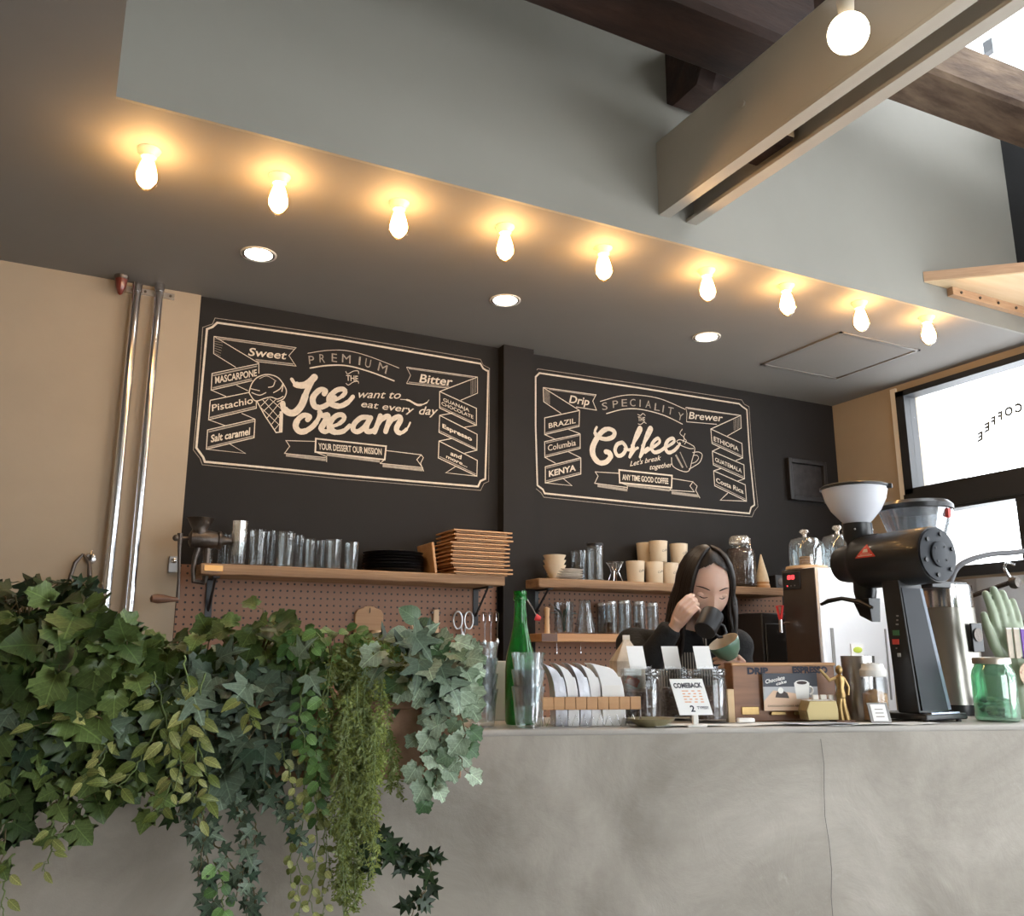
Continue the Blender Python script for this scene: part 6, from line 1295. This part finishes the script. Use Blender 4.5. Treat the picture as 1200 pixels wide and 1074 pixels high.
# hand raised to the mouth, back of the hand towards the camera, fingers curling round the black cup
K1 = WL(803, 714, -.23)
hand('raised_hand', WL(793, 731, -.205), K1, WL(810, 731, -.235)-WL(801, 709, -.235), (-.5, -1, .5), [(.75, .65, .3), (.85, .8, .4), (.9, .9, .5), (1.0, .9, .5)], [(.040, -.026, -.020), (.058, -.018, -.034), (.068, -.006, -.044)], sc=.80)
rimc = WL(846.5, 750.5, -.285); axg = Vector((-.41, -.34, .85)).normalized()
hand('lower_hand', WL(870, 800, -.235), WL(867, 781, -.262), (-.25, -1, .1), (1, 0, -.25), [(1.05, .35, .3), (1.1, .35, .3), (1.1, .4, .3), (1.15, .4, .3)], [(.030, -.024, .002), (.055, -.022, .006), (.078, -.012, -.002)], sc=.82)
# --- hair: scalp cap and long locks
cap_ = MB(); n, m_ = 96, 60; idx = {}
for j in range(m_+1):
    th_ = -.35+ (PI/2+.35)*j/m_
    for k in range(n):
        a_ = 2*PI*k/n; d = Vector((math.cos(th_)*math.cos(a_), math.cos(th_)*math.sin(a_), math.sin(th_))); p = headpt(d)*1.09
        if d.y < 0: p.y = (-.088*1.03)*abs(d.y)
        idx[(j, k)] = len(cap_.v); cap_.v.append(tuple(HMx @ p))
for j in range(m_):
    th_ = -.35+(PI/2+.35)*(j+.5)/m_
    for k in range(n):
        a_ = 2*PI*(k+.5)/n; d = Vector((math.cos(th_)*math.cos(a_), math.cos(th_)*math.sin(a_), math.sin(th_)))
        if d.y < -.30 and d.z < .80-.35*abs(d.x): continue
        cap_.f.append((idx[(j, k)], idx[(j, (k+1) % n)], idx[(j+1, (k+1) % n)], idx[(j+1, k)]))
cap_.build('scalp_hair', M['hair'], wm, smooth=80)
random.seed(11)
lk = MB()
def lock(a_, lay, r=.0075):
    # a_: direction round the head, 0 = face (-y), +-pi = back; starts at the parting near the top
    sgx = 1 if a_ > 0 else -1; dx, dy = math.sin(a_), -math.cos(a_)
    part_ = Vector((.008+random.uniform(-.004, .004), -.055+.13*min(1, abs(a_)/PI)+random.uniform(-.01, .01), 0))
    pts = []; k_ = 1.07+lay*.06
    for i in range(8):
        u = i/7; el = (1-u)*1.25+u*(-.05)
        d = Vector((math.cos(el)*dx, math.cos(el)*dy, math.sin(el)))
        d = Vector((d.x*u**.7 + .05*(1-u)*sgx, d.y*(u**.7)+(-.35+1.0*abs(a_)/PI)*(1-u)*.6, d.z)).normalized()
        p = headpt(d)*k_
        if d.y < 0: p.y = -.088*abs(d.y)*k_*.98
        pts.append(HMx @ p)
    end = pts[-1]; out = Vector((dx, 0, 0)); fall = (1.255 if sgx > 0 else 1.20)+random.uniform(-.03, .03)
    spread = (.004 if sgx > 0 else -.075)*abs(dx)
    if abs(a_) > 2.0: fall -= .02
    zt = end.z
    for i in range(1, 9):
        u = i/8; z = zt+(fall-zt)*u
        pts.append(Vector((end.x+spread*u+.006*math.sin(u*6+lay*9+a_*3), end.y+.02*u*(1 if abs(a_) < 1.6 else .4)+.004*math.cos(u*5+a_*5), z)))
    N = len(pts); rad = [r*(.5+.6*min(1, i/4))*(1 if i < N-3 else (N-1-i)/3+.08) for i in range(N)]
    lk.tube(pts, rad, 6)
for lay in range(3):
    for i in range(44):
        a_ = .92+(PI-.92)*i/43+random.uniform(-.03, .03)
        for sg_ in (1, -1): lock(sg_*a_ if not (sg_ > 0) else a_*1.0+.04, lay/2)
tag(lk.build('hair', M['hair'], wm, smooth=80), kind='stuff')
# --- black cup at her lips and the green cup
rc = WL(835, 721, -.215); bc = WL(823, 745, -.275); axc = (rc-bc).normalized(); hC = .072
Mc = WM @ Matrix.Translation(rc-axc*hC) @ axc.to_track_quat('Z', 'Y').to_matrix().to_4x4()
M['matte_black'] = mat('matte_black_ceramic', (.022, .023, .026), .42)
t = thing('black_cup', 'matte black cup with a handle held at the mouth of the woman', 'cup'); t.matrix_world = Mc
rC = .034
MB().lathe([(.001, 0), (rC*.9, 0), (rC*.97, .004), (rC, hC), (rC-.003, hC), (rC*.9, .007), (.001, .006)], 30, cap=False).build('cup_body', M['matte_black'], t)
MB().tube([(-rC*.95*math.cos(.9)-.0, -rC*.95*math.sin(.9), .058), (-rC*1.3*math.cos(.9), -rC*1.3*math.sin(.9), .060), (-rC*1.7*math.cos(.9), -rC*1.7*math.sin(.9), .045), (-rC*1.7*math.cos(.9), -rC*1.7*math.sin(.9), .025), (-rC*1.3*math.cos(.9), -rC*1.3*math.sin(.9), .012), (-rC*.93*math.cos(.9), -rC*.93*math.sin(.9), .014)], .0045, 8).build('handle', M['matte_black'], t)
cc = rimc-axg*.058
Mg = WM @ Matrix.Translation(cc) @ axg.to_track_quat('Z', 'Y').to_matrix().to_4x4()
M['celad'] = mat('green_glaze', (.10, .19, .13), .3, coat=.3); M['cream_in'] = mat('cream_inside', (.66, .56, .43), .35)
t = thing('green_cup', 'green cup with a cream inside, tilted in the lower hand of the woman', 'cup'); t.matrix_world = Mg
MB().lathe([(.001, 0), (.020, 0), (.022, .004), (.034, .016), (.043, .036), (.046, .052), (.0455, .054)], 32, cap=False).build('cup_outside', M['celad'], t)
MB().lathe([(.0455, .054), (.0435, .053), (.0405, .036), (.031, .018), (.001, .008)], 32, cap=False).build('cup_inside', M['cream_in'], t, label='cream glazed inside')
# ------------------------------------------------------------ planters hung on the counter front, and their plants
M['planter'] = mat('terracotta_brown_planter', (.20, .105, .06), .7, col2=(.34, .20, .125), scale=8, bump=.2, bscale=30)
M['soil'] = mat('dark_soil', (.03, .02, .014), .95, bump=.8, bscale=60)
def PL(px, py, d):
    o = ca+CN*d; dr = ray(px, py); return _C+dr*((o-_C).dot(CN)/dr.dot(CN))
PD0, PD1 = -.175, -.006
for i, (x0, x1, lab) in enumerate([(-90, 148, 'brown planter trough hung on the counter, left one under the big leaves'), (152, 338, 'brown planter trough hung on the counter, middle one'), (342, 541, 'brown planter trough hung on the counter, right one beside the tumblers')]):
    a_ = PL(x0, 850, PD0); b_ = PL(x1, 850, PD0); t = thing('planter_box', lab, 'planter', (a_.x, a_.y, CZ-.085), CANG, 'planter troughs on the counter front')
    L = (b_-a_).dot(CD); dp = PD1-PD0; h = .165; w_ = .012
    MB().span((0, 0, 0), (L, w_, h)).build('front_board', M['planter'], t, bevel=.003); MB().span((0, dp-w_, 0), (L, dp, h)).build('rear_board', M['planter'], t, bevel=.003)
    for q in (0, L-w_): MB().span((q, w_+.0005, 0), (q+w_, dp-w_-.0005, h)).build('end_board', M['planter'], t, bevel=.003)
    MB().span((w_, w_, .005), (L-w_, dp-w_, h-.03)).build('soil', M['soil'], t)
    MB().span((-.004, -.006, h-.02), (L+.004, -.0005, h-.002)).build('rim', M['planter'], t, bevel=.002)
    for q in (.12, L-.12): MB().span((q-.012, dp, h-.03), (q+.012, dp+.005, h-.09)).build('hanging_strap', M['iron'], t)
def leafmat(name, c1, c2, rough=.45):
    m = bpy.data.materials.new(name); m.use_nodes = True; nt = m.node_tree; b = nt.nodes['Principled BSDF']; oi = nt.nodes.new('ShaderNodeObjectInfo'); L = nt.links.new
    r = nt.nodes.new('ShaderNodeValToRGB'); r.color_ramp.elements[0].color = (*c1, 1); r.color_ramp.elements[1].color = (*c2, 1); e = r.color_ramp.elements.new(.5); e.color = (*[(p+q)/2.4 for p, q in zip(c1, c2)], 1)
    L(oi.outputs['Random'], r.inputs[0]); tc = nt.nodes.new('ShaderNodeTexCoord'); n = nt.nodes.new('ShaderNodeTexNoise'); n.inputs['Scale'].default_value = 14; n.inputs['Detail'].default_value = 4; L(tc.outputs['Object'], n.inputs[0])
    mr = nt.nodes.new('ShaderNodeMapRange'); mr.inputs['To Min'].default_value = .55; mr.inputs['To Max'].default_value = 1.45; L(n.outputs[0], mr.inputs[0])
    mx = nt.nodes.new('ShaderNodeMix'); mx.data_type = 'RGBA'; mx.blend_type = 'MULTIPLY'; mx.inputs[0].default_value = 1
    sx = nt.nodes.new('ShaderNodeSeparateXYZ'); L(tc.outputs['Object'], sx.inputs[0])
    def mth(op, a, q=None):
        k = nt.nodes.new('ShaderNodeMath'); k.operation = op
        for i_, z_ in enumerate((a, q)):
            if z_ is None: continue
            if isinstance(z_, (int, float)): k.inputs[i_].default_value = z_
            else: L(z_, k.inputs[i_])
        return k.outputs[0]
    ax_ = mth('ABSOLUTE', sx.outputs[0]); mid_ = mth('LESS_THAN', ax_, .018)
    diag = mth('FRACT', mth('MULTIPLY', mth('SUBTRACT', sx.outputs[1], mth('MULTIPLY', ax_, .8)), 5.5)); side_ = mth('LESS_THAN', diag, .10)
    vein = mth('MAXIMUM', mid_, mth('MULTIPLY', side_, .6)); gain = mth('ADD', mr.outputs[0], mth('MULTIPLY', vein, .75))
    L(r.outputs[0], mx.inputs[6]); L(gain, mx.inputs[7]); L(mx.outputs[2], b.inputs['Base Color'])
    b.inputs['Roughness'].default_value = rough; tl = nt.nodes.new('ShaderNodeBsdfTranslucent'); L(mx.outputs[2], tl.inputs[0]); ms = nt.nodes.new('ShaderNodeMixShader'); ms.inputs[0].default_value = .22
    L(b.outputs[0], ms.inputs[1]); L(tl.outputs[0], ms.inputs[2]); L(ms.outputs[0], nt.nodes['Material Output'].inputs[0]); return m
LM = {'grape': leafmat('grape_ivy_leaf', (.035, .070, .018), (.18, .26, .075)), 'star': leafmat('blue_green_ivy_leaf', (.035, .07, .04), (.20, .27, .19)), 'yellow': leafmat('yellow_green_leaf', (.12, .16, .03), (.46, .47, .17)),
      'small': leafmat('small_bright_leaf', (.04, .11, .025), (.19, .34, .10)), 'dark': leafmat('dark_and_shade_ivy_leaf', (.010, .024, .010), (.04, .075, .028)), 'pale': leafmat('pale_heart_leaf', (.06, .13, .05), (.42, .52, .38)), 'fern': leafmat('olive_fern_leaf', (.14, .17, .035), (.34, .38, .11)), 'brownish': leafmat('dull_grey_leaf', (.07, .07, .045), (.22, .21, .15))}  # dark ivy leaf also darkened to imitate shade in the foliage gaps
M['stem'] = mat('brown_stem', (.09, .06, .03), .7, col2=(.17, .15, .06), scale=30); M['stem_g'] = mat('green_stem', (.14, .19, .06), .6)
def leafmesh(kind, seed):
    random.seed(seed); P = []
    if kind in ('star', 'grape', 'dark'):
        tips = [(0, 1), (.62, .55), (.55, -.12), (-.55, -.12), (-.62, .55)] if kind != 'grape' else [(0, 1), (.66, .62), (.70, .02), (-.70, .02), (-.66, .62)]
        nt_ = [(.24, .45), (.30, .16), (.10, -.15), (-.10, -.15), (-.30, .16), (-.24, .45)] if kind != 'grape' else [(.34, .66), (.50, .36), (.16, -.20), (-.16, -.20), (-.50, .36), (-.34, .66)]
        sh_ = [(.10, .75), (.42, .56), (.50, .05)] if kind != 'grape' else [(.20, .84), (.60, .48), (.62, -.14)]
        half = [tips[0], sh_[0], nt_[0], sh_[1], tips[1], nt_[1], sh_[2], tips[2], nt_[2]]
        P = half + [(0, -.02)] + [(-x, y) for x, y in reversed(half[1:])]
    elif kind == 'gera':
        for i in range(28):
            a_ = 2*PI*i/28-PI/2+.001; r_ = .46*(1+.13*math.cos(5*(a_-PI/2)))*(1+.07*(1 if i % 2 else -1)); r_ *= .55 if i == 0 else 1
            P.append((r_*math.cos(a_)*1.08, .42+r_*math.sin(a_)))
    elif kind == 'heart': P = [(0, 1), (.22, .86), (.42, .62), (.52, .34), (.48, .08), (.30, -.10), (.10, -.08), (0, .0), (-.10, -.08), (-.30, -.10), (-.48, .08), (-.52, .34), (-.42, .62), (-.22, .86)]
    elif kind == 'oval': P = [(0, 1), (.14, .82), (.25, .55), (.24, .28), (.12, .06), (0, 0), (-.12, .06), (-.24, .28), (-.25, .55), (-.14, .82)]
    else: P = [(0, 1), (.3, .85), (.42, .5), (.3, .15), (0, 0), (-.3, .15), (-.42, .5), (-.3, .85)]
    fold = random.uniform(.15, .35); cur = random.uniform(.15, .45)
    def zz(x, y): return fold*abs(x) - cur*y*y + random.uniform(-.03, .03)
    vs = [(x, y, zz(x, y)) for x, y in P]; n = len(P); mid = [(0, .12, -.01), (0, .45, -cur*.2), (0, .75, -cur*.56)]
    vs += mid; fs = []
    for i in range(n):
        j = (i+1) % n; my = (P[i][1]+P[j][1])/2; k = 0 if my < .3 else (1 if my < .66 else 2)
        fs.append((i, j, n+k))
        k2 = min(range(3), key=lambda q: abs(mid[q][1]-P[j][1]))
        ka = k; kb = 0 if ((P[j][1]+P[(j+1) % n][1])/2) < .3 else (1 if ((P[j][1]+P[(j+1) % n][1])/2) < .66 else 2)
        if ka != kb: fs.append((j, n+kb, n+ka))
    me = MB().add(vs, fs).mesh('leaf', 0); me.polygons.foreach_set('use_smooth', [True]*len(me.polygons)); return me
LK = {}
for kd, ms_ in (('grape', ('grape', 'star')), ('star', ('star',)), ('dark', ('dark', 'grape')), ('gera', ('pale', 'grape', 'star')), ('heart', ('pale', 'grape', 'brownish')), ('oval', ('yellow', 'star', 'fern')), ('round', ('small', 'fern', 'yellow'))):
    for mm in ms_:
        LK[(kd, mm)] = []
        for q in range(4): me = leafmesh(kd, q*7+3); me.materials.append(LM[mm]); LK[(kd, mm)].append(me)
def put_leaf(t, key, P, T, Nn, size):
    T = Vector(T).normalized(); Nn = Vector(Nn); Nn = (Nn-T*Nn.dot(T)).normalized(); X = T.cross(Nn)
    o = bpy.data.objects.new('leaf', random.choice(LK[key])); COL.objects.link(o); o.parent = t
    R3 = Matrix((X, T, Nn)).transposed().to_4x4()
    o.matrix_local = Matrix.Translation(P-t.location) @ R3 @ Matrix.Scale(size, 4); return o
OUTW = -CN
def jit(v, a): return Vector((v[0]+random.uniform(-a, a), v[1]+random.uniform(-a, a), v[2]+random.uniform(-a, a)))
class Plant:
    def __init__(s, name, lab, cat, px, py, d, seed): s.t = thing(name, lab, cat, tuple(PL(px, py, d))); s.n = 0; s.stems = MB(); random.seed(seed); s.root = s.t.location.copy()
    def mound(s, key, n, boxes, size, dr=(-.26, -.03), up=.35, petiole=True):
        tot = sum(b[2]*b[3] for b in boxes)
        for b in boxes:
            for i in range(max(1, int(n*b[2]*b[3]/tot))):
                if s.n >= 300: return
                a_ = random.uniform(0, 2*PI); q = math.sqrt(random.random()); px = b[0]+b[2]*q*math.cos(a_); py = b[1]+b[3]*q*math.sin(a_); d = random.uniform(*dr)
                P = PL(px, py, d); sz = random.uniform(*size)*mpp(P)
                side = CD*(q*math.cos(a_))
                T = jit(Vector((0, 0, -.55))+side*.9+OUTW*.5+Vector((0, 0, up*(-math.sin(a_))*q*2)), .45); Nn = jit(OUTW*1.0+Vector((0, 0, .75)), .45)
                put_leaf(s.t, key, P, T, Nn, sz); s.n += 1
                if petiole and random.random() < .55:
                    r_ = PL(b[0]+(px-b[0])*.4, min(b[1]+b[3]*.6, 850), max(d+.04, -.12)); mid = (P+r_)/2+Vector((0, 0, .02)); s.stems.tube([P-s.root, mid-s.root, r_-s.root], [.0012, .0016, .002], 4)
    def vine(s, key, pts, step, size, d0=-.20, d1=-.24, r=.0018, face=.5):
        ds = [d0+(d1-d0)*i/(len(pts)-1) for i in range(len(pts))]
        W = smooth_path([tuple(PL(p[0], p[1], d)) for p, d in zip(pts, ds)], 8); W = [jit(Vector(w), .004) for w in W]
        s.stems.tube([w-s.root for w in W], [r*(1.3-.8*i/len(W)) for i in range(len(W))], 5); acc = 0; sd = 1
        for i in range(1, len(W)):
            acc += (W[i]-W[i-1]).length
            while acc > step:
                acc -= step*random.uniform(.8, 1.2); sd = -sd
                if s.n >= 300: return
                u = i/len(W); P = jit(W[i], .004); sz = random.uniform(*size)*mpp(P)*(1-.3*u); dr = (W[i]-W[i-1]).normalized()
                T = jit(CD*sd*.8+dr*.55+OUTW*.35+Vector((0, 0, -.15)), .3); Nn = jit(OUTW*1.0+Vector((0, 0, face)), .4)
                Q = P+T.normalized()*sz*.25; s.stems.tube([P-s.root, Q-s.root], .0009, 4); put_leaf(s.t, key, Q, T, Nn, sz); s.n += 1
    def done(s, m='stem'): tag(s.stems.build('stems', M[m], s.t, smooth=80), kind='stuff') if s.stems.v else None
# 1 big-leaved ivy far left
p = Plant('grape_ivy', 'big leaved trailing ivy at the far left end of the planters', 'plant', 60, 830, -.09, 1)
p.mound(('grape', 'grape'), 105, [(60, 775, 85, 68), (150, 800, 45, 45), (20, 840, 50, 40), (60, 875, 90, 40)], (26, 50), (-.28, -.02))
p.mound(('gera', 'grape'), 70, [(70, 750, 75, 48), (150, 775, 45, 40), (110, 800, 80, 40)], (28, 52), (-.30, -.10))
p.vine(('oval', 'yellow'), [(130, 850), (90, 830), (50, 850)], .05, (26, 38), -.29, -.3)
for pts in ([(30, 840), (20, 900), (8, 960), (2, 1020)], [(60, 860), (75, 910), (60, 950)], [(110, 860), (130, 900), (100, 940), (70, 975)], [(150, 860), (165, 900), (180, 950)], [(95, 850), (120, 900), (150, 935)]): p.vine(('grape', 'grape'), pts, .036, (26, 42), -.2, -.25)
p.done()
# 2 small dark scrambling leaves along the top left
p = Plant('small_ivy', 'dark small leaved plant rising at the top left edge against the beige wall', 'plant', 30, 800, -.03, 2)
p.mound(('dark', 'dark'), 70, [(30, 706, 55, 24), (85, 690, 30, 14), (110, 735, 40, 25)], (18, 30), (-.10, .0))
p.vine(('dark', 'dark'), [(30, 780), (15, 730), (0, 690), (-10, 682)], .03, (14, 22), -.05, -.03); p.vine(('dark', 'dark'), [(70, 780), (80, 720), (92, 690), (100, 684)], .03, (16, 24), -.05, -.03); p.done()
# 3 heart leaves centre back
p = Plant('heart_leaf_vine', 'plant with broad heart shaped leaves standing up before the left pegboard', 'plant', 270, 830, -.05, 3)
p.mound(('gera', 'grape'), 95, [(235, 768, 50, 24), (298, 748, 32, 26), (330, 775, 40, 26), (190, 765, 30, 18)], (20, 36), (-.18, .0))
p.mound(('star', 'brownish') if ('star', 'brownish') in LK else ('gera', 'star'), 50, [(270, 830, 45, 45), (245, 880, 30, 40)], (26, 44), (-.24, -.10)); p.vine(('gera', 'grape'), [(310, 790), (315, 745), (308, 712)], .03, (22, 32), -.08, -.05); p.vine(('gera', 'grape'), [(270, 780), (262, 750), (252, 728)], .03, (20, 28), -.08, -.05); p.done()
# 4 blue green star ivy in the middle
p = Plant('star_ivy', 'blue green star leaved ivy trailing down left of the fine fern', 'plant', 300, 840, -.1, 4)
p.mound(('star', 'star'), 90, [(330, 815, 60, 50), (260, 800, 40, 40), (330, 870, 45, 30)], (20, 40), (-.28, -.08))
for pts in ([(290, 840), (300, 900), (330, 940), (350, 955)], [(310, 860), (325, 930), (340, 950), (352, 990)], [(250, 860), (270, 930), (300, 970), (290, 1010), (275, 1050)], [(240, 860), (230, 940), (240, 1000), (250, 1060), (262, 1090)], [(262, 850), (275, 940), (290, 1000), (300, 1085)], [(230, 930), (240, 980), (232, 1030)], [(200, 900), (225, 960), (262, 1000), (290, 1050), (285, 1090)]): p.vine(('star', 'star'), pts, .024, (14, 28), -.21, -.26)
p.done()
# 5 yellow-green pointed leaves
p = Plant('variegated_vine', 'yellow green vine with pointed oval leaves hanging over the middle planter', 'plant', 220, 830, -.15, 5)
for pts in ([(215, 770), (225, 830), (232, 890), (225, 940)], [(180, 790), (195, 850), (200, 910), (190, 955)], [(240, 790), (232, 860), (245, 920), (238, 960)], [(150, 830), (130, 870), (110, 905), (95, 910)], [(200, 830), (170, 880), (145, 915), (120, 925)], [(280, 810), (290, 830), (300, 850)], [(160, 820), (120, 840), (60, 820)], [(60, 960), (62, 990), (50, 1020)], [(15, 1000), (5, 1040), (2, 1080)], [(210, 800), (212, 870), (205, 930)]): p.vine(('oval', 'yellow'), pts, .021, (16, 30), -.25, -.29)
p.done('stem_g')
# 6 small bright creeper
p = Plant('baby_leaf_creeper', 'bright small round leaved creeper above and left of the fern', 'plant', 390, 830, -.1, 6)
p.mound(('round', 'small'), 170, [(395, 765, 50, 28), (350, 755, 28, 16), (440, 765, 22, 18)], (12, 20), (-.22, -.04))
for pts in ([(372, 800), (376, 860), (372, 920), (374, 960)], [(380, 810), (368, 870), (380, 920)], [(360, 780), (352, 840), (360, 890)], [(250, 1010), (262, 1040), (258, 1080)]): p.vine(('round', 'small'), pts, .014, (13, 20), -.24, -.27)
p.done('stem_g')
# 7 fine fern curtain: leaves far too many and small to count
p = Plant('string_fern', 'fine olive green feathery fern hanging as a long curtain before the counter', 'plant', 425, 850, -.15, 7)
fm = MB(); sm2 = MB()
def frond_leaf(P, T, l):
    X = T.cross(jit(OUTW, .5)).normalized()*l*.22; fm.add([P, P+T*l*.5+X, P+T*l, P+T*l*.5-X], [(0, 1, 2, 3)])
for k in range(46):
    x0 = random.choice([random.uniform(376, 464), random.gauss(425, 22), random.gauss(408, 16)]); top = random.uniform(748, 860)
    bot = random.choice([random.uniform(900, 1000), random.uniform(960, 1078), random.uniform(1000, 1085)])
    if x0 > 448: bot = min(bot, random.uniform(880, 975))
    x1 = x0+random.uniform(-26, 10)*(1 if bot < 1000 else .7); d = random.uniform(-.30, -.17)
    if bot > 1000: x1 = 385+(x0-376)*.75
    wv = lambda: random.uniform(-7, 7)
    pts = [PL(x0+(425-x0)*.25, top+25, -.10), PL(x0, top, d+.03), PL(x0+(x1-x0)*.3+wv(), top+(bot-top)*.25, d), PL(x0+(x1-x0)*.5+wv(), top+(bot-top)*.5, d-.01), PL(x0+(x1-x0)*.7+wv(), top+(bot-top)*.75, d), PL(x1, bot, d-.01)]
    W = [Vector(w) for w in smooth_path([tuple(q) for q in pts], 7)]; sm2.tube([w-p.root for w in W], .0009, 3); n_ = len(W)
    for i in range(4, n_):
        for h_ in range(2):
            if random.random() < .25: continue
            P = W[i-1].lerp(W[i], h_/2)-p.root; sd = random.choice((-1, 1)); T = jit(CD*sd*.8+Vector((0, 0, -.9))+OUTW*.35, .5).normalized(); tl = random.uniform(.008, .036)*(1-.6*i/n_)
            E3 = P+T*tl+Vector((0, 0, -tl*.35)); sm2.tube([P, (P+E3)/2+Vector((0, 0, .003)), E3], .0006, 3)
            m_ = max(3, int(tl/.0048))
            for q in range(1, m_+1):
                B = P.lerp(E3, q/m_)
                for s2 in (-1, 1): frond_leaf(B, jit(T*.7+CD*s2*.7, .45).normalized(), random.uniform(.005, .011))
for k in range(220):                                          # frizzy tufts on top of the fern
    a_ = random.uniform(0, PI); rr_ = random.uniform(.4, 1); B = PL(435+random.uniform(-35, 40), 800, -.13); E3 = PL(435+58*math.cos(a_)*rr_, 795-48*math.sin(a_)*rr_, random.uniform(-.26, -.08))
    for q in range(1, 9):
        P = B.lerp(E3, .45+.55*q/8)-p.root
        for sd in (-1, 1):
            T = jit((E3-B).normalized()*.5+CD*sd*.7, .5).normalized(); l = random.uniform(.006, .015); X = T.cross(jit(OUTW, .5)).normalized()*l*.2; fm.add([P, P+T*l*.5+X, P+T*l, P+T*l*.5-X], [(0, 1, 2, 3)])
tag(fm.build('fronds', LM['fern'], p.t, smooth=0), kind='stuff'); tag(sm2.build('frond_stems', M['stem_g'], p.t, smooth=0), kind='stuff')
# 8 dark ivy strand at the bottom
p = Plant('dark_ivy_strand', 'dark ivy strand trailing out right of the fern near the bottom of the counter', 'plant', 440, 930, -.2, 8)
for pts in ([(436, 950), (452, 985), (470, 1000), (480, 1020)], [(452, 985), (478, 1002), (500, 1005), (512, 1010)], [(505, 1008), (500, 1040), (485, 1065), (480, 1085)], [(436, 950), (440, 1000), (430, 1010)]): p.vine(('dark', 'dark'), pts, .018, (17, 27), -.24, -.25, r=.0014)
p.done()
# 9 pale heart leaves on the right
p = Plant('pale_leaf_vine', 'pale grey green leaved plant spilling over the right planter end by the tumblers', 'plant', 505, 840, -.1, 9)
p.mound(('gera', 'pale'), 75, [(500, 790, 36, 42), (525, 780, 26, 30), (470, 770, 26, 24), (530, 810, 16, 26)], (22, 38), (-.26, -.04)); p.mound(('star', 'star'), 30, [(490, 780, 36, 34), (520, 800, 24, 34)], (26, 40), (-.28, -.1)); p.mound(('dark', 'dark'), 40, [(478, 800, 28, 38), (460, 775, 22, 24)], (22, 36), (-.16, -.06))
for pts in ([(505, 840), (515, 880), (510, 920)], [(525, 830), (530, 870), (545, 900)], [(500, 850), (495, 890), (505, 935)], [(520, 800), (545, 850), (535, 880)]): p.vine(('gera', 'pale'), pts, .024, (20, 36), -.22, -.25)
p.vine(('heart', 'pale'), [(480, 760), (488, 738), (494, 732)], .03, (22, 30), -.1, -.08); p.done()
# 10 undergrowth below the big leaves, its dark leaves painting the shade between them
p = Plant('shade_ivy', 'ivy undergrowth with leaves coloured dark to imitate shade, below the left planter', 'plant', 100, 870, -.15, 10)
p.mound(('star', 'star'), 30, [(60, 850, 80, 60), (190, 830, 50, 60)], (26, 40), (-.27, -.2)); p.mound(('grape', 'grape'), 50, [(50, 870, 60, 35), (150, 875, 60, 40), (90, 830, 110, 30)], (30, 52), (-.22, -.17)); p.mound(('dark', 'dark'), 150, [(60, 800, 90, 60), (190, 850, 60, 50), (270, 880, 40, 60)], (24, 42), (-.17, -.06))
for pts in ([(210, 880), (215, 920), (205, 960)], [(20, 880), (40, 930), (20, 990)]): p.vine(('dark', 'dark'), pts, .025, (20, 32), -.2, -.22)
p.done()
# 11 trailing green-and-yellow leaflets left of the fern
p = Plant('bead_vine', 'thin vines of tiny yellow leaves hanging low left of the fern curtain', 'plant', 350, 870, -.15, 11)
for pts in ([(355, 840), (358, 920), (350, 1000), (352, 1085)], [(372, 850), (378, 940), (380, 1010), (378, 1085)], [(330, 870), (345, 940), (340, 1000), (345, 1060)], [(365, 900), (372, 960), (365, 1040), (368, 1085)]): p.vine(('round', 'yellow'), pts, .017, (9, 15), -.24, -.25, r=.0012)
p.done('stem_g')

# details that belong to a part rather than to the whole thing become its children
SUB = {'bolt': 'end_plate', 'badge_emblem': 'red_badge', 'badge_line': 'red_badge', 'red_digits': 'display_panel', 'indicator': 'display_panel', 'lid_latch': 'hopper_lid', 'lid_clip': 'hopper_lid', 'gauge': 'front_window',
       'rubber_foot': 'base_plate', 'cup_rim_print': 'cup_print', 'coffee_print': 'cup_print', 'cream_print': 'cake_print', 'wire_clip': 'lid', 'print': 'cup_body', 'red_lever': 'tap', 'handle': 'crank', 'clamp_screw': 'clamp',
       'green_print': 'white_label', 'screw': 'hopper_neck', 'label_print': 'paper_label', 'seal': 'packet', 'knob': 'dome_glass', 'top_seam': 'carton_body', 'edge_trim': 'column', 'printed_line': 'white_top', 'card_clip': 'box', 'green_button': 'column', 'red_button': 'column', 'power_light': 'column', 'side_marking': 'column'}
base = lambda o: o.name.split('.')[0]
for top in [o for o in COL.objects if o.parent is None and o.type == 'EMPTY']:
    kids = list(top.children); by = {}
    for k in kids: by.setdefault(base(k), k)
    for k in kids:
        q = SUB.get(base(k))
        if q and q in by and by[q] is not k: k.parent = by[q]
